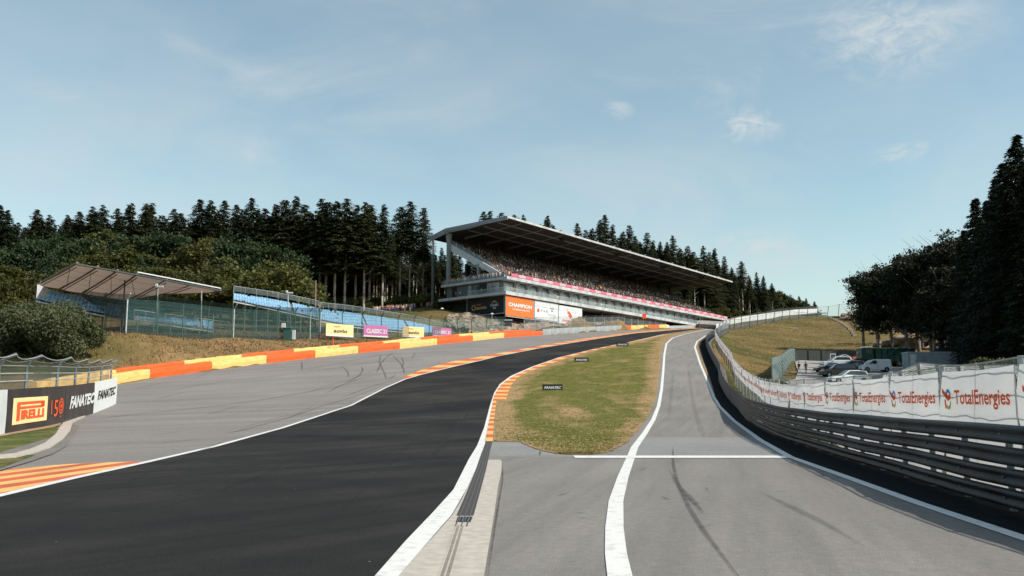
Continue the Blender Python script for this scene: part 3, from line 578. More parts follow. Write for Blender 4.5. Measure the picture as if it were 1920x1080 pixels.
mb = MB(); xa = [road(855, 981)[0], road(882, 981)[0], road(886, 971.5)[0], road(859, 971.5)[0]]
mb.hexa([(xa[0], gy0, 0), (xa[1], gy0, 0), (xa[2], gy1, 0), (xa[3], gy1, 0)], [(xa[0], gy0, .022), (xa[1], gy0, .022), (xa[2], gy1, .022), (xa[3], gy1, .022)]); mb.build('frame', 'black', gr2)
mb = MB()
for k in range(1, 5):
    f_ = k / 5; mb.bar((xa[0] + (xa[1] - xa[0]) * f_, gy0, .024), (xa[3] + (xa[2] - xa[3]) * f_, gy1, .024), .006, 4)
mb.build('bar', 'steel', gr2)
sl_t = thing('slotted_drain', (road(840, 1040)[0], 9, 0), 'row of pale slotted concrete drain covers running toward the camera', 'drain')
dcl, dcr = line([(822, 1080), (838, 1035), (855, 984)]), line([(848, 1080), (860, 1035), (874, 984)])
oo = strip('cover', dcl, dcr, 4.5, road(0, 984)[1], .018, 'concrete', 2, None); oo.parent = sl_t; oo.location = -Vector(sl_t['org'])
mb = MB(); yy = 5.0
while yy < 12.3:
    a, b_ = float(dcl(yy)), float(dcr(yy)); w = b_ - a
    for k in (.18, .58):
        mb.box((a + w * (k + .12), yy, .0185), (w * .26, .03, .004))
    yy += .055 * max(1, yy / 9)
mb.build('slot', 'dconc', sl_t)
# paint chips, joints and skid marks
def skid(px, w, alpha=.5, name='skid_mark', col=(.02, .02, .02), off=.014):
    key = 'skid%.2f%s' % (alpha, col)
    if key not in M:
        m = bpy.data.materials.new('rubber mark'); m.use_nodes = True; nt = m.node_tree; b = nt.nodes['Principled BSDF']; b.inputs['Base Color'].default_value = (*col, 1); b.inputs['Roughness'].default_value = .9
        tr = nd(nt, 'ShaderNodeBsdfTransparent'); mx = nd(nt, 'ShaderNodeMixShader'); n = nd(nt, 'ShaderNodeTexNoise'); n.inputs['Scale'].default_value = 3; n.inputs['Detail'].default_value = 8; n.inputs['Roughness'].default_value = .75; t = nd(nt, 'ShaderNodeTexCoord'); nt.links.new(t.outputs['Object'], n.inputs[0])
        r = nd(nt, 'ShaderNodeMapRange'); r.inputs[1].default_value = .3; r.inputs[2].default_value = .7; r.inputs[3].default_value = alpha * .25; r.inputs[4].default_value = alpha * 1.3; nt.links.new(n.outputs[0], r.inputs[0]); nt.links.new(r.outputs[0], mx.inputs[0]); nt.links.new(tr.outputs[0], mx.inputs[1]); nt.links.new(b.outputs[0], mx.inputs[2]); nt.links.new(mx.outputs[0], nt.nodes['Material Output'].inputs[0]); M[key] = m
    # smooth the pixel polyline, then lay it out on the ground
    P = np.array([road(*p) for p in px]); n = len(P); s_ = np.concatenate([[0], np.cumsum(np.linalg.norm(np.diff(P, axis=0), axis=1))]); k = max(12, int(s_[-1] / 1.0)); t = np.linspace(0, s_[-1], k)
    X = np.interp(t, s_, P[:, 0]); Y = np.interp(t, s_, P[:, 1])
    for _ in range(3): X[1:-1] = (X[:-2] + X[1:-1] * 2 + X[2:]) / 4; Y[1:-1] = (Y[:-2] + Y[1:-1] * 2 + Y[2:]) / 4
    dx, dy = np.gradient(X), np.gradient(Y); L_ = np.hypot(dx, dy) + 1e-6; wv_ = w / 2 * np.clip(np.minimum(np.arange(k), k - 1 - np.arange(k)) / 4, .15, 1)
    A = np.stack([X - dy / L_ * wv_, Y + dx / L_ * wv_], 1); B = np.stack([X + dy / L_ * wv_, Y - dx / L_ * wv_], 1)
    V = np.stack([A, B], 1).reshape(-1, 2); V = np.column_stack([V, profG(V[:, 1]) + off]); Fq = [(2 * i, 2 * i + 1, 2 * i + 3, 2 * i + 2) for i in range(k - 1)]
    o = fastmesh(name, V, Fq, M[key]); o['kind'] = 'structure'; return o
skid([(1262, 838), (1262, 870), (1270, 905), (1288, 945), (1310, 985), (1345, 1030), (1385, 1080), (1420, 1130)], .075, .42)
skid([(1278, 915), (1300, 940), (1320, 962)], .10, .4)
skid([(1425, 922), (1470, 945), (1520, 968), (1570, 995), (1620, 1025)], .15, .24)
skid([(1255, 880), (1268, 905), (1290, 935), (1318, 965)], .10, .3)
skid([(1118, 1002), (1140, 990), (1170, 975)], .04, .0001)
for px in ([(714, 664), (711, 678), (717, 692), (722, 702), (724, 712)], [(738, 660), (722, 672), (712, 685), (706, 700)], [(735, 666), (750, 680), (757, 692), (758, 703)], [(752, 668), (757, 680), (753, 692)],
           [(677, 686), (681, 694), (674, 704), (660, 712), (648, 719)], [(640, 686), (652, 696), (654, 708)], [(744, 701), (735, 708), (725, 713)], [(780, 660), (774, 670), (772, 674)], [(610, 738), (640, 722), (680, 708), (722, 700)],
           [(566, 677), (566, 696)], [(760, 660), (700, 668), (640, 680), (560, 694)], [(640, 745), (690, 727), (740, 712)]):
    skid(px, .20, .38)
skid([(136, 790), (250, 777), (400, 762), (560, 738), (680, 716), (757, 708)], .10, .95)
skid([(420, 815), (600, 762), (720, 722)], .16, .35); skid([(500, 640 + 60), (620, 690), (760, 672), (900, 655)], .3, .2); skid([(300, 735), (420, 715), (560, 700), (700, 680)], .4, .22)
skid([(1262, 700), (1258, 740), (1254, 780)], .3, .12); skid([(1290, 690), (1296, 730), (1306, 780), (1320, 820)], .3, .12)
skid([(700, 960), (770, 900), (830, 830), (862, 780)], .25, .2); skid([(640, 960), (760, 840), (850, 745)], .2, .15); skid([(880, 770), (860, 800), (820, 850), (740, 880), (600, 900)], .25, .3)
skid([(925, 858), (980, 855), (1076, 856)], .05, .9); skid([(1013, 845), (1012, 855)], .04, .9); skid([(941, 866), (944, 895), (936, 940), (927, 1000), (918, 1060), (914, 1090)], .025, .6)
rs = random.Random(21)
for k in range(34):      # long faint tyre marks on the run off and track
    if k < 22: x0, y0 = rs.uniform(250, 900), 0; y0 = rs.uniform(np.interp(x0, [250, 900], [720, 648]), np.interp(x0, [250, 657, 900], [860, 755, 668])); L_ = rs.uniform(60, 240); sl_ = rs.uniform(-.32, -.12)
    else: x0 = rs.uniform(150, 800); y0 = np.interp(x0, [0, 270, 660, 800], [960, 890, 780, 720]) + rs.uniform(10, 120); L_ = rs.uniform(100, 300); sl_ = rs.uniform(-.42, -.28)
    px = [(x0 + L_ * t, y0 + sl_ * L_ * t + rs.uniform(-.02, .02) * L_ * t * t * 4) for t in (0, .33, .66, 1)]
    if all(660 < p[1] < 1075 for p in px): skid(px, rs.uniform(.10, .2), rs.choice((.12, .2, .28)))
for px in ([(735, 740), (790, 700), (840, 668)], [(640, 780), (700, 745), (740, 722)], [(820, 800), (780, 812), (700, 822), (600, 850)]): skid(px, .05, .5, 'seam', (.06, .058, .055), .0137)
for k in range(16):
    px = (rs.uniform(960, 1500), rs.uniform(880, 1060)); skid([px, (px[0] + rs.uniform(6, 40), px[1] + rs.uniform(-8, 12))], rs.uniform(.01, .04), .7, 'tar_spot')
# car park
mb = MB(); ln = [(105, 110)]
V = []; n = 14; ysg = np.linspace(85, 169, 44)
for yv in ysg:
    xl_ = np.interp(yv, [85, 108, 118, 140, 160, 169], [27, 32.5, 37.6, 45, 51.0, 55]); xr_ = np.interp(yv, [85, 140, 169], [75, 92, 78])
    for k in range(n): V.append((xl_ + (xr_ - xl_) * k / (n - 1), yv))
V = np.array(V); Zc = hgt(V[:, 0], V[:, 1]) + .12; V = np.column_stack([V, Zc]); Fq = [(i * n + j, i * n + j + 1, (i + 1) * n + j + 1, (i + 1) * n + j) for i in range(len(ysg) - 1) for j in range(n - 1)]
M['carpark'] = asphalt('car park asphalt', (.27, .26, .25), (.32, .30, .28), (.24, .23, .22), .12, (.5, .5), .92)
o = fastmesh('car_park', V, Fq, 'carpark'); o['kind'] = 'structure'
# rock cutting under the main grandstand
n = 150; mmm = 22; rows_ = []
topz = lambda Y: np.interp(Y, [192, 205, 213, 228, 242, 262, 276, 295, 310], [17, 19.8, 21.0, 20.8, 23.8, 25.2, 25.7, 26.2, 26.6])
for i in range(n):
    yv = 192 + (306 - 192) * i / (n - 1); xb = float(f_bar(min(yv, 262)) + max(0, yv - 262) * .72) - 3.0; zb = profG(yv) - .3
    W_out = np.interp(yv, [192, 205, 225, 260, 306], [8, 17, 15, 9, 6]); rr = []
    for j in range(mmm):
        t_ = j / (mmm - 1); o_ = W_out * t_; x_ = xb - o_ * .9; y_ = yv + o_ * .35; z = zb + (topz(yv) + .5 - zb) * min(1, t_ * 1.7)**.75
        z = max(z, hz(x_, y_) + .25)
        cr = math.sin(x_ * 1.3 + y_ * .9) * math.sin(y_ * 1.1 - x_ * .5) * .5 + (random.random() - .5) * 1.0; rr.append((x_ + (random.random() - .5) * .6, y_ + (random.random() - .5) * .6, z + cr * (.6 if j else .1)))
    rows_.append(rr)
mb = MB(); mb.sheet(rows_); o = mb.build('rock_cutting', 'rock', fix=False); o['kind'] = 'structure'
# ================================================================== RIGHT: guard rail, fence and white banners
gr_ = np.vstack([[(6.95, -16)], GR]); s_ = np.concatenate([[0], np.cumsum(np.linalg.norm(np.diff(gr_, axis=0), axis=1))])
NS = int(s_[-1]); SS = np.linspace(0, s_[-1], NS + 1); gX = np.interp(SS, s_, gr_[:, 0]); gY = np.interp(SS, s_, gr_[:, 1])
for _ in range(10): gX[1:-1] = (gX[:-2] + gX[1:-1] * 2 + gX[2:]) / 4; gY[1:-1] = (gY[:-2] + gY[1:-1] * 2 + gY[2:]) / 4
tX, tY = np.gradient(gX), np.gradient(gY); tl = np.hypot(tX, tY); tX /= tl; tY /= tl
def GP(s, o=0., z=0.):         # arc length, offset away from the lane, height above ground
    x, y = np.interp(s, SS, gX), np.interp(s, SS, gY); a, b = np.interp(s, SS, tX), np.interp(s, SS, tY)
    X, Y = x + b * o, y - a * o; return Vector((float(X), float(Y), float(prof(Y)) + z))
sY = lambda Y: float(np.interp(Y, gY, SS))
rail = thing('guard_rail', GP(28), 'dark galvanised four beam guard rail curving along the right of the pit lane', 'guard rail')
smax = sY(318); ss = list(np.arange(0, 60, 1.)) + list(np.arange(60, smax, 2.))
wprof = [(0.0, 0), (-.075, .03), (-.08, .085), (-.01, .125), (-.01, .155), (-.08, .20), (-.075, .25), (0.0, .285)]
for k, zb in enumerate((.06, .385, .71, 1.035)):
    mb = MB(); rows_ = []
    for i, s in enumerate(ss):
        j = (1 if (int(s) // 4) % 2 else 0) * .006
        wob = .012 * math.sin(s * .9 + k) + .01 * math.sin(s * 2.3 + k * 2)
        rows_.append([GP(s, o - j + wob, zb + z + .008 * math.sin(s * .7 + k * 1.7)) for o, z in wprof])
    mb.sheet(rows_); mb.sheet([[v + Vector((.008, .004, 0)) for v in r][::-1] for r in rows_]); o = mb.build('beam', 'beamst', rail, smooth=True, fix=False)
s = 0.; mb = MB(); npost = 0
while s < smax:
    p0, p1 = GP(s, .10, -.3), GP(s, .10, 1.27); 
    if s < 170: m1 = MB(); m1.bar(p0, p1, .055, 6); [m1.bar(GP(s, -.035, z + .14), GP(s, .12, z + .14), .022, 6) for z in (.06, .385, .71, 1.035)]; m1.build('post', 'steel', rail); npost += 1
    else: mb.bar(p0, p1, .06, 4)
    s += 2.0 if s < 60 else 4.
fence = thing('debris_fence', GP(30, 1.), 'wire debris fence on grey posts behind the guard rail', 'fence')
def foff(s): return float(np.interp(s, [0, sY(16), sY(45), sY(75), sY(330)], [.75, .75, .95, 1.5, 1.8]))
PAN = 4.3; s0 = sY(15.2) - 5 * PAN; M['banner'] = None
m = bpy.data.materials.new('white banner fabric'); m.use_nodes = True; nt = m.node_tree; b = nt.nodes['Principled BSDF']; b.inputs['Roughness'].default_value = .7
def _bm(col, trc, key, bumpy=True, tf=.5):
    m = bpy.data.materials.new(key); m.use_nodes = True; nt = m.node_tree; b = nt.nodes['Principled BSDF']; b.inputs['Base Color'].default_value = (*col, 1); b.inputs['Roughness'].default_value = .7
    tl_ = nd(nt, 'ShaderNodeBsdfTranslucent'); tl_.inputs[0].default_value = (*trc, 1); mx = nd(nt, 'ShaderNodeMixShader'); mx.inputs[0].default_value = tf
    if bumpy:
        t = nd(nt, 'ShaderNodeTexCoord'); n = nd(nt, 'ShaderNodeTexNoise'); n.inputs['Scale'].default_value = 1.2; n.inputs['Detail'].default_value = 4; nt.links.new(t.outputs['Object'], n.inputs[0]); bp = nd(nt, 'ShaderNodeBump'); bp.inputs['Strength'].default_value = .5; bp.inputs['Distance'].default_value = .1; nt.links.new(n.outputs[0], bp.inputs['Height']); nt.links.new(bp.outputs[0], b.inputs['Normal']); nt.links.new(bp.outputs[0], tl_.inputs['Normal'])
    nt.links.new(b.outputs[0], mx.inputs[1]); nt.links.new(tl_.outputs[0], mx.inputs[2]); nt.links.new(mx.outputs[0], nt.nodes['Material Output'].inputs[0]); M[key] = m
_bm((.72, .72, .74), (.72, .72, .75), 'banner'); _bm((.78, .13, .03), (.8, .12, .03), 'bred', False); _bm((.05, .3, .6), (.05, .3, .6), 'bblue', False); _bm((.3, .5, .15), (.3, .5, .15), 'bgreen', False); _bm((.8, .6, .1), (.8, .6, .1), 'byel', False)
def ztop(s, x=.5):
    Y = np.interp(s, SS, gY); return float(np.interp(Y, [0, 16, 28, 40, 50, 70, 330], [2.32, 2.30, 2.34, 2.2, 2.3, 2.45, 2.5]))
def zbot(s):
    Y = np.interp(s, SS, gY); return float(np.interp(Y, [0, 30, 42, 60, 80, 330], [.12, .12, 1.0, 1.12, 1.2, 1.25]))
k = 0; s = s0
while s < sY(312):
    s1 = s + PAN; o0 = foff(s + 2)
    m1 = MB(); m1.bar(GP(s1, o0 + .08, -.3), GP(s1, o0 + .08, 2.45), .05, 6); m1.build('post', 'steell' if s < 110 else 'darkpost', fence)
    vis = max(0, k - 4); t = empty('banner', (0, 0, 0), ('%s white banner from the right edge along the pit lane fence' % ORD[vis]) if 0 < k and vis < 60 else 'white banner on the pit lane fence beyond the others', 'banner', 'white banners along the pit lane fence')
    o_ = GP(s + PAN / 2, o0, 0); t.location = o_; t['org'] = tuple(o_)
    mb = MB(); nu, nv = 14, 5; rows_ = []; ph = random.random() * 6
    for i in range(nu + 1):
        u = s + .03 + (PAN - .06) * i / nu; q = i / nu; sag = .045 * math.sin(math.pi * q)**.7 * (1 + .4 * math.sin(ph))
        rows_.append([GP(u, foff(u) + .03 * math.sin(q * 9 + ph + j) + .015 * math.sin(q * 23 + ph * 2) + .03 * math.sin(j * 1.7 + ph), zbot(u) + (ztop(u) - sag - zbot(u)) * j / nv) for j in range(nv + 1)])
    mb.sheet(rows_); mb.build('sheet', 'banner', t, smooth=True, fix=False)
    # lettering: faces the lane
    if s < sY(200):
        fn = lambda a, b_: GP(s + PAN / 2 + a, foff(s + 2) - .075, b_)
        zc = (1.12 + ztop(s + 2)) / 2 + .02; flip = -1
        fn2 = lambda a, b_, zc=zc, s=s: GP(s + PAN / 2 - a, foff(s + 2) - .075, zc + b_)
        mb = MB(); put_text(mb, 'TotalEnergies', fn2, .50, -.02, .37, bold=.02, width=2.95); mb.build('lettering', 'bred', t, fix=False)
        def arc(cx, cz, r0, r1, a0, a1, n=10):
            P = []; 
            for i in range(n + 1):
                a = R(a0 + (a1 - a0) * i / n); P.append((cx + math.cos(a) * r0, cz + math.sin(a) * r0, cx + math.cos(a) * r1, cz + math.sin(a) * r1))
            mb = MB(); mb.add([fn2(p[0], p[1]) for p in P] + [fn2(p[2], p[3]) for p in P], [(i, i + 1, n + 2 + i, n + 1 + i) for i in range(n)]); return mb
        arc(-1.36, .03, .09, .17, 20, 190).build('logo_blue', 'bblue', t, fix=False)
        mb = MB(); mb.add([fn2(-1.75, .12), fn2(-1.75, .22), fn2(-1.35, .06), fn2(-1.20, .12), fn2(-1.2, .0), fn2(-1.38, -.06)], [(0, 1, 2, 5), (2, 3, 4, 5)]); mb.add([fn2(-1.62, -.02), fn2(-1.52, -.02), fn2(-1.48, -.22), fn2(-1.58, -.2)], [(0, 1, 2, 3)]); mb.build('logo_red', 'bred', t, fix=False)
        arc(-1.36, -.06, .10, .17, -100, 0).build('logo_green', 'bgreen', t, fix=False)
        arc(-1.36, -.06, .10, .17, -150, -100).build('logo_yellow', 'byel', t, fix=False)
    s = s1; k += 1
for zz in (.35, .7, 1.05, 1.45, 1.85, 2.22, 2.42):
    mb = MB(); u = s0
    while u < sY(312):
        n_ = 1.075 if u < 70 else 4.3
        dz = lambda q: -.03 * math.sin(math.pi * ((q - s0) % PAN) / PAN)
        mb.bar(GP(u, foff(u) + .05, zz + dz(u)), GP(u + n_, foff(u + n_) + .05, zz + dz(u + n_)), .011 if zz < 2.4 else .018, 4); u += n_
    mb.build('wire', 'steell', fence)
mb = MB(); u = s0 + PAN / 2
while u < sY(120): mb.bar(GP(u, foff(u) + .06, 0), GP(u, foff(u) + .06, 2.42), .014, 4); u += PAN
o = mb.build('stay', 'steell', fence)
mb = MB(); rows_ = [[GP(u, foff(u) + .09, z) for z in (0, 1.2, 2.42)] for u in np.arange(s0, sY(312), 3)]; mb.sheet(rows_); mb.build('mesh', 'mesh_grey', fence, fix=False)
# strip between line and rail: asphalt colour darkened to stand for the rail shadow
# ================================================================== LEFT: hoarding wall with debris fence
HB = [(-220, 868), (-100, 842), (10, 816), (50, 808.5), (85, 802.5), (117, 795), (160, 780), (175, 775), (217.5, 756.7)]
hb = np.array([road(*p) for p in HB]); hs = np.concatenate([[0], np.cumsum(np.linalg.norm(np.diff(hb, axis=0), axis=1))])
def hx(px):                      # arc length of an image column on the wall
    return float(np.interp(px, [p[0] for p in HB], hs))
HH = lambda s: float(np.interp(s, [0, hx(10), hx(85), hx(217)], [1.9, 1.98, 2.05, 2.15]))
def HP(s, o=0., z=0., ab=True):
    x, y = np.interp(s, hs, hb[:, 0]), np.interp(s, hs, hb[:, 1]); e = .3; dx, dy = np.interp(s + e, hs, hb[:, 0]) - np.interp(s - e, hs, hb[:, 0]), np.interp(s + e, hs, hb[:, 1]) - np.interp(s - e, hs, hb[:, 1]); l = math.hypot(dx, dy) + 1e-6
    X, Y = x + dy / l * o, y - dx / l * o; return Vector((float(X), float(Y), float(prof(Y)) + z))       # +o : towards the track
def hpanel(name, a, b, mname, label, bot=0.0, extra=None):
    sa, sb = hx(a), hx(b); t = thing(name, HP((sa + sb) / 2), label, 'hoarding')
    n = max(2, int((sb - sa) / 1.0)); S_ = [sa + (sb - sa) * i / n for i in range(n + 1)]
    mb = MB(); rows_ = []
    for s in S_: h = HH(s); rows_.append([HP(s, -.12, bot), HP(s, .0, bot), HP(s, .02, h * .5), HP(s, 0, h), HP(s, -.12, h), HP(s, -.12, bot)])
    mb.sheet(rows_); mb.add([rows_[-1][i] for i in range(5)], [(0, 1, 2, 3, 4)]); mb.add([rows_[0][i] for i in range(5)], [(4, 3, 2, 1, 0)]); mb.build('panel', mname, t); return t
def hfn(cx, frac=.5, o=.045): 
    sc = hx(cx); h = HH(sc); return lambda a, b_: HP(sc + a, o, h * frac + b_)
M['blackp'] = mat('glossy black panel', (.020, .017, .016), .45, scale=.7, col2=(.045, .038, .034), lo=.5, hi=.8)
t = hpanel('hoarding', -220, 8, 'greyw', 'plain pale grey hoarding at the left end of the wall')
t = hpanel('hoarding', 10, 86, 'blackp', 'black hoarding with a yellow tyre maker panel and orange lettering')
f0 = lambda a, b_, o=.03: HP(a, o, b_)
sa, sb = hx(19), hx(85); hA = HH(sa); w = sb - sa; v0, v1 = hA * .20, hA * .80
mb = MB(); mb.sheet([[f0(sa + w * i / 8, v0 + (v1 - v0) * j / 2) for j in range(3)] for i in range(9)]); mb.build('yellow_panel', 'boardtan', t, fix=False)
def urect(mb, a0, a1, b0, b1, o=.05, n=6):
    mb.sheet([[f0(sa + w * (a0 + (a1 - a0) * i / n), v0 + (v1 - v0) * b_, o) for b_ in (b0, b1)] for i in range(n + 1)])
mb = MB(); urect(mb, .11, .20, .13, .84, n=1); urect(mb, .20, .86, .74, .84); urect(mb, .20, .86, .57, .66); urect(mb, .80, .90, .60, .81, n=1); urect(mb, .86, .90, .59, .83, n=1)
put_text(mb, 'IRELLI', lambda a, b_: f0(sa + w * .57 + a, v0 + (v1 - v0) * .34 + b_, .05), 0, 0, (v1 - v0) * .36, bold=.05, width=w * .66); mb.build('lettering', 'red', t, fix=False)
t = hpanel('hoarding', 86, 119, 'blackp', 'black hoarding with the orange number 150')
f1 = hfn(102, .46); mb = MB(); wd = hx(116) - hx(89)
put_text(mb, '1', f1, -wd * .36, .05, .72, bold=.02); put_text(mb, '5', f1, -wd * .05, -.03, .85, bold=.0, width=wd * .26)
for r0, r1 in ((.50, .42), (.33, .25), (.13, .0)):
    n = 18; mb.add([f1(wd * .31 + math.cos(2 * math.pi * i / n) * r0 * wd * .36, .06 + math.sin(2 * math.pi * i / n) * r0 * .85) for i in range(n)] + [f1(wd * .31 + math.cos(2 * math.pi * i / n) * r1 * wd * .36, .06 + math.sin(2 * math.pi * i / n) * r1 * .85) for i in range(n)], [(i, (i + 1) % n, n + (i + 1) % n, n + i) for i in range(n)])
pass
put_text(mb, 'YEARS', f1, wd * .28, -.5, .09, bold=.02); mb.build('lettering', 'red', t, fix=False)
t = hpanel('hoarding', 119.5, 174.5, 'blackp', 'black hoarding with white slanted lettering')
f2 = hfn(150, .52); mb = MB(); put_text(mb, 'FANATEC', f2, 0, 0, .72, shear=.28, bold=.045, width=hx(173) - hx(124)); mb.build('lettering', 'whitep', t, fix=False)
t = hpanel('hoarding', 175, 217.5, 'whitep', 'white hoarding with black slanted lettering at the end of the wall')
f3 = hfn(197, .54); mb = MB(); put_text(mb, 'FANATEC', f3, 0, 0, .66, shear=.28, bold=.03, width=hx(214) - hx(180)); mb.build('lettering', 'black', t, fix=False)
lf = thing('debris_fence', HP(hx(100), -.4), 'grey debris fence with inward curved top above the black hoarding', 'fence')
pxs = [-205, -150, -100, -50, 2, 55, 113, 145, 171, 192.5, 212]; tp = []
for p in pxs:
    s = hx(p); h = HH(s) + 1.05
    m1 = MB(); m1.tube([HP(s, -.3, -.2), HP(s, -.3, h), HP(s, -.12, h + .28), HP(s, .35, h + .50)], .075, 6); m1.build('post', 'steel', lf); tp.append(s)
for q, o_ in ((.35, -.3), (.7, -.3), (1.05, -.3)):
    mb = MB(); mb.tube([HP(s, -.28, HH(s) + q) for s in tp], .03, 5); mb.build('rail', 'steell', lf)
mb = MB(); rows_ = []
for a, b_ in zip(tp[:-1], tp[1:]):
    for i in range(5):
        s = a + (b_ - a) * i / 5; sg = math.sin(math.pi * i / 5) * .2; h = HH(s) + 1.05
        rows_.append([HP(s, -.3, HH(s)), HP(s, -.3, h), HP(s, -.12 - sg * .3, h + .28 - sg * .6), HP(s, .35 - sg, h + .5 - sg)])
mb.sheet(rows_); mb.build('mesh', 'mesh_dark', lf, fix=False)
mb = MB(); mb.tube([r[3] for r in rows_], .02, 4); mb.tube([r[2] for r in rows_], .012, 4); mb.build('top_wire', 'steell', lf)
# ================================================================== striped tyre barrier
bxs = np.linspace(road(90, 745)[1], 330, 900)
bp_ = np.array([[f_bar(y) if y < 262 else f_bar(262.) + (y - 262) * .72, y] for y in np.arange(60, 331, 1.)]).astype(float)
bS = np.concatenate([[0], np.cumsum(np.linalg.norm(np.diff(bp_, axis=0), axis=1))])
def BP(s, o=0., z=0.):
    x, y = np.interp(s, bS, bp_[:, 0]), np.interp(s, bS, bp_[:, 1]); e = 1.5; dx, dy = np.interp(s + e, bS, bp_[:, 0]) - np.interp(s - e, bS, bp_[:, 0]), np.interp(s + e, bS, bp_[:, 1]) - np.interp(s - e, bS, bp_[:, 1]); l = math.hypot(dx, dy) + 1e-6
    X, Y = x - dy / l * o, y + dx / l * o; return Vector((float(X), float(Y), float(prof(Y)) + z))         # +o : away from the track
def bx(px):
    yy_ = np.interp(px, [p[0] for p in BARRIER], [road(*p)[1] for p in BARRIER]); return float(np.interp(yy_, bp_[:, 1], bS))
def bblock(a, b_, o0, o1, h, mname, label, grp, name='tyre_barrier', rough_=.04):
    s0_, s1_ = bx(a) + .03, bx(b_) - .03; n = max(2, int((s1_ - s0_) / 1.2)); rows_ = []
    for i in range(n + 1):
        s = s0_ + (s1_ - s0_) * i / n; j = lambda: (random.random() - .5) * rough_
        rows_.append([BP(s, o0 + .06 + j(), -.15), BP(s, o0 + j() * 1.5, h * .5 + j()), BP(s, o0 + .05 + j(), h - .08 + j()), BP(s, o0 + .14, h + j()), BP(s, o1 - .1, h + j()), BP(s, o1, h - .1), BP(s, o1, -.15), BP(s, o0 + .06, -.15)])
    mb = MB(); mb.sheet(rows_); mb.add(rows_[0][:7], [(0, 1, 2, 3, 4, 5, 6)]); mb.add(rows_[-1][:7], [(6, 5, 4, 3, 2, 1, 0)])
    o = mb.build(name, mname); tag(o, label, 'barrier', grp); return o
cnt_ = {}
def nth(key): cnt_[key] = cnt_.get(key, 0) + 1; return ORD[cnt_[key] - 1]
fr_ = [(204, 'y'), (281, 'o'), (397, 'y'), (500, 'o'), (591, 'y'), (672, 'o'), (750, 'y'), (820, 'o'), (887, 'y'), (945, 'o'), (1018, None)]
for (a, c), (b_, _) in zip(fr_[:-1], fr_[1:]):
    bblock(a, b_, 0, .95, 1.08, {'y': 'yellow', 'o': 'orange'}[c], '%s low %s block from the left in the front row of the striped barrier' % (nth('f' + c), {'y': 'yellow', 'o': 'orange'}[c]), 'front row of the striped tyre barrier')
bk = [(88, 'y'), (235, 'o'), (356, 'y'), (464, 'o'), (560, 'y'), (645, 'o'), (725, 'y'), (797, 'o'), (868, 'y'), (925, 'o'), (1005, None)]
for (a, c), (b_, _) in zip(bk[:-1], bk[1:]):
    bblock(a, b_, 1.0, 2.0, 1.42, {'y': 'yellow', 'o': 'orange'}[c], '%s higher %s block from the left in the back row of the striped barrier' % (nth('b' + c), {'y': 'yellow', 'o': 'orange'}[c]), 'back row of the striped tyre barrier', rough_=.09)
gw = np.linspace(1018, 1168, 11)
for a, b_ in zip(gw[:-1], gw[1:]): bblock(a, b_, 0, .4, 1.45, 'wallg', '%s pale grey wall panel from the left below the rock cutting' % nth('g'), 'grey wall panels below the rock cutting', 'wall_panel', .0)
for a, b_, c in ((1168, 1183, 'o'), (1183, 1217, 'y'), (1217, 1240, 'o'), (1240, 1258, 'y')): bblock(a, b_, -.1, .8, 1.35, {'y': 'yellow', 'o': 'orange'}[c], '%s %s block of the far tyre barrier beyond the grey wall' % (nth('x' + c), {'y': 'yellow', 'o': 'orange'}[c]), 'far striped tyre barrier')
bblock(1258, 1262, 0, .3, 1.2, 'greyw', 'grey end panel beyond the far striped barrier', None, 'wall_panel', 0)
s_end = bx(1262); mb = MB(); rows_ = [[BP(s, 0, -.1), BP(s, 0, .9), BP(s, .3, .9), BP(s, .3, -.1)] for s in np.arange(s_end, bS[-1] - 3, 3)]; mb.sheet(rows_); o = mb.build('guard_rail', 'steell'); tag(o, 'pale low guard rail running to the crest under the grandstand', 'guard rail')
# wall fence above grey wall
wf = thing('debris_fence', BP(bx(1060), .8), 'thin grey debris fence standing on the grey wall below the grandstand', 'fence')
pf = [988, 1009, 1042, 1074, 1100, 1117, 1135, 1150, 1163, 1176, 1190, 1203, 1215, 1227, 1239, 1250, 1260]
for p in pf: s = bx(p); m1 = MB(); m1.tube([BP(s, .9, -.2), BP(s, .9, 3.9), BP(s, .4, 4.5)], .06, 5); m1.build('post', 'steell', wf)
mb = MB(); mb.sheet([[BP(bx(p), .9, 1.2), BP(bx(p), .9, 3.9), BP(bx(p), .4, 4.5)] for p in pf]); mb.build('mesh', 'mesh_grey', wf, fix=False)
mb = MB(); [mb.tube([BP(bx(p), .88, z) for p in pf], .025, 4) for z in (2.6, 3.9)]; mb.build('wire', 'steell', wf)
# ================================================================== left bank debris fence
FX = [150, 190, 235, 294, 341, 389, 437, 474.5, 519, 552.5, 581, 600, 641, 678, 714.5, 746, 776, 804.5, 832, 857.5, 884, 912, 945]
def fY(px): return float(np.interp(px, [150, 190, 235, 300, 437, 600, 750, 850, 945], [138, 128, 112, 118, 130, 150, 165, 182, 212]))
def fT(px): return float(np.interp(px, [150, 190, 235, 300, 437, 519, 600, 750, 857, 945], [545, 549, 551, 555, 570.5, 575, 577, 589, 594, 592.5]))
bf = thing('debris_fence', ground_at(500, 140), 'tall green mesh debris fence along the bank in front of the blue stands', 'fence')
tops = []; bots = []
for p in FX:
    Y = fY(p); b_ = ground_at(p, Y); T = at(p, fT(p), Y); b_.z = min(b_.z, T.z - 3); m1 = MB(); off = Vector((.55, -.5, 0))
    m1.tube([b_ - Vector((0, 0, .4)), Vector((b_.x, Y, T.z - .7)), Vector((b_.x, Y, T.z)) + off], .075 if p not in (235, 437) else .10, 6)
    m1.build('post', 'steell' if p in (235, 437, 581, 600) else ('greenpost' if p < 590 else 'darkpost'), bf); tops.append(Vector((b_.x, Y, T.z - .7))); bots.append(b_)
i0 = FX.index(600)
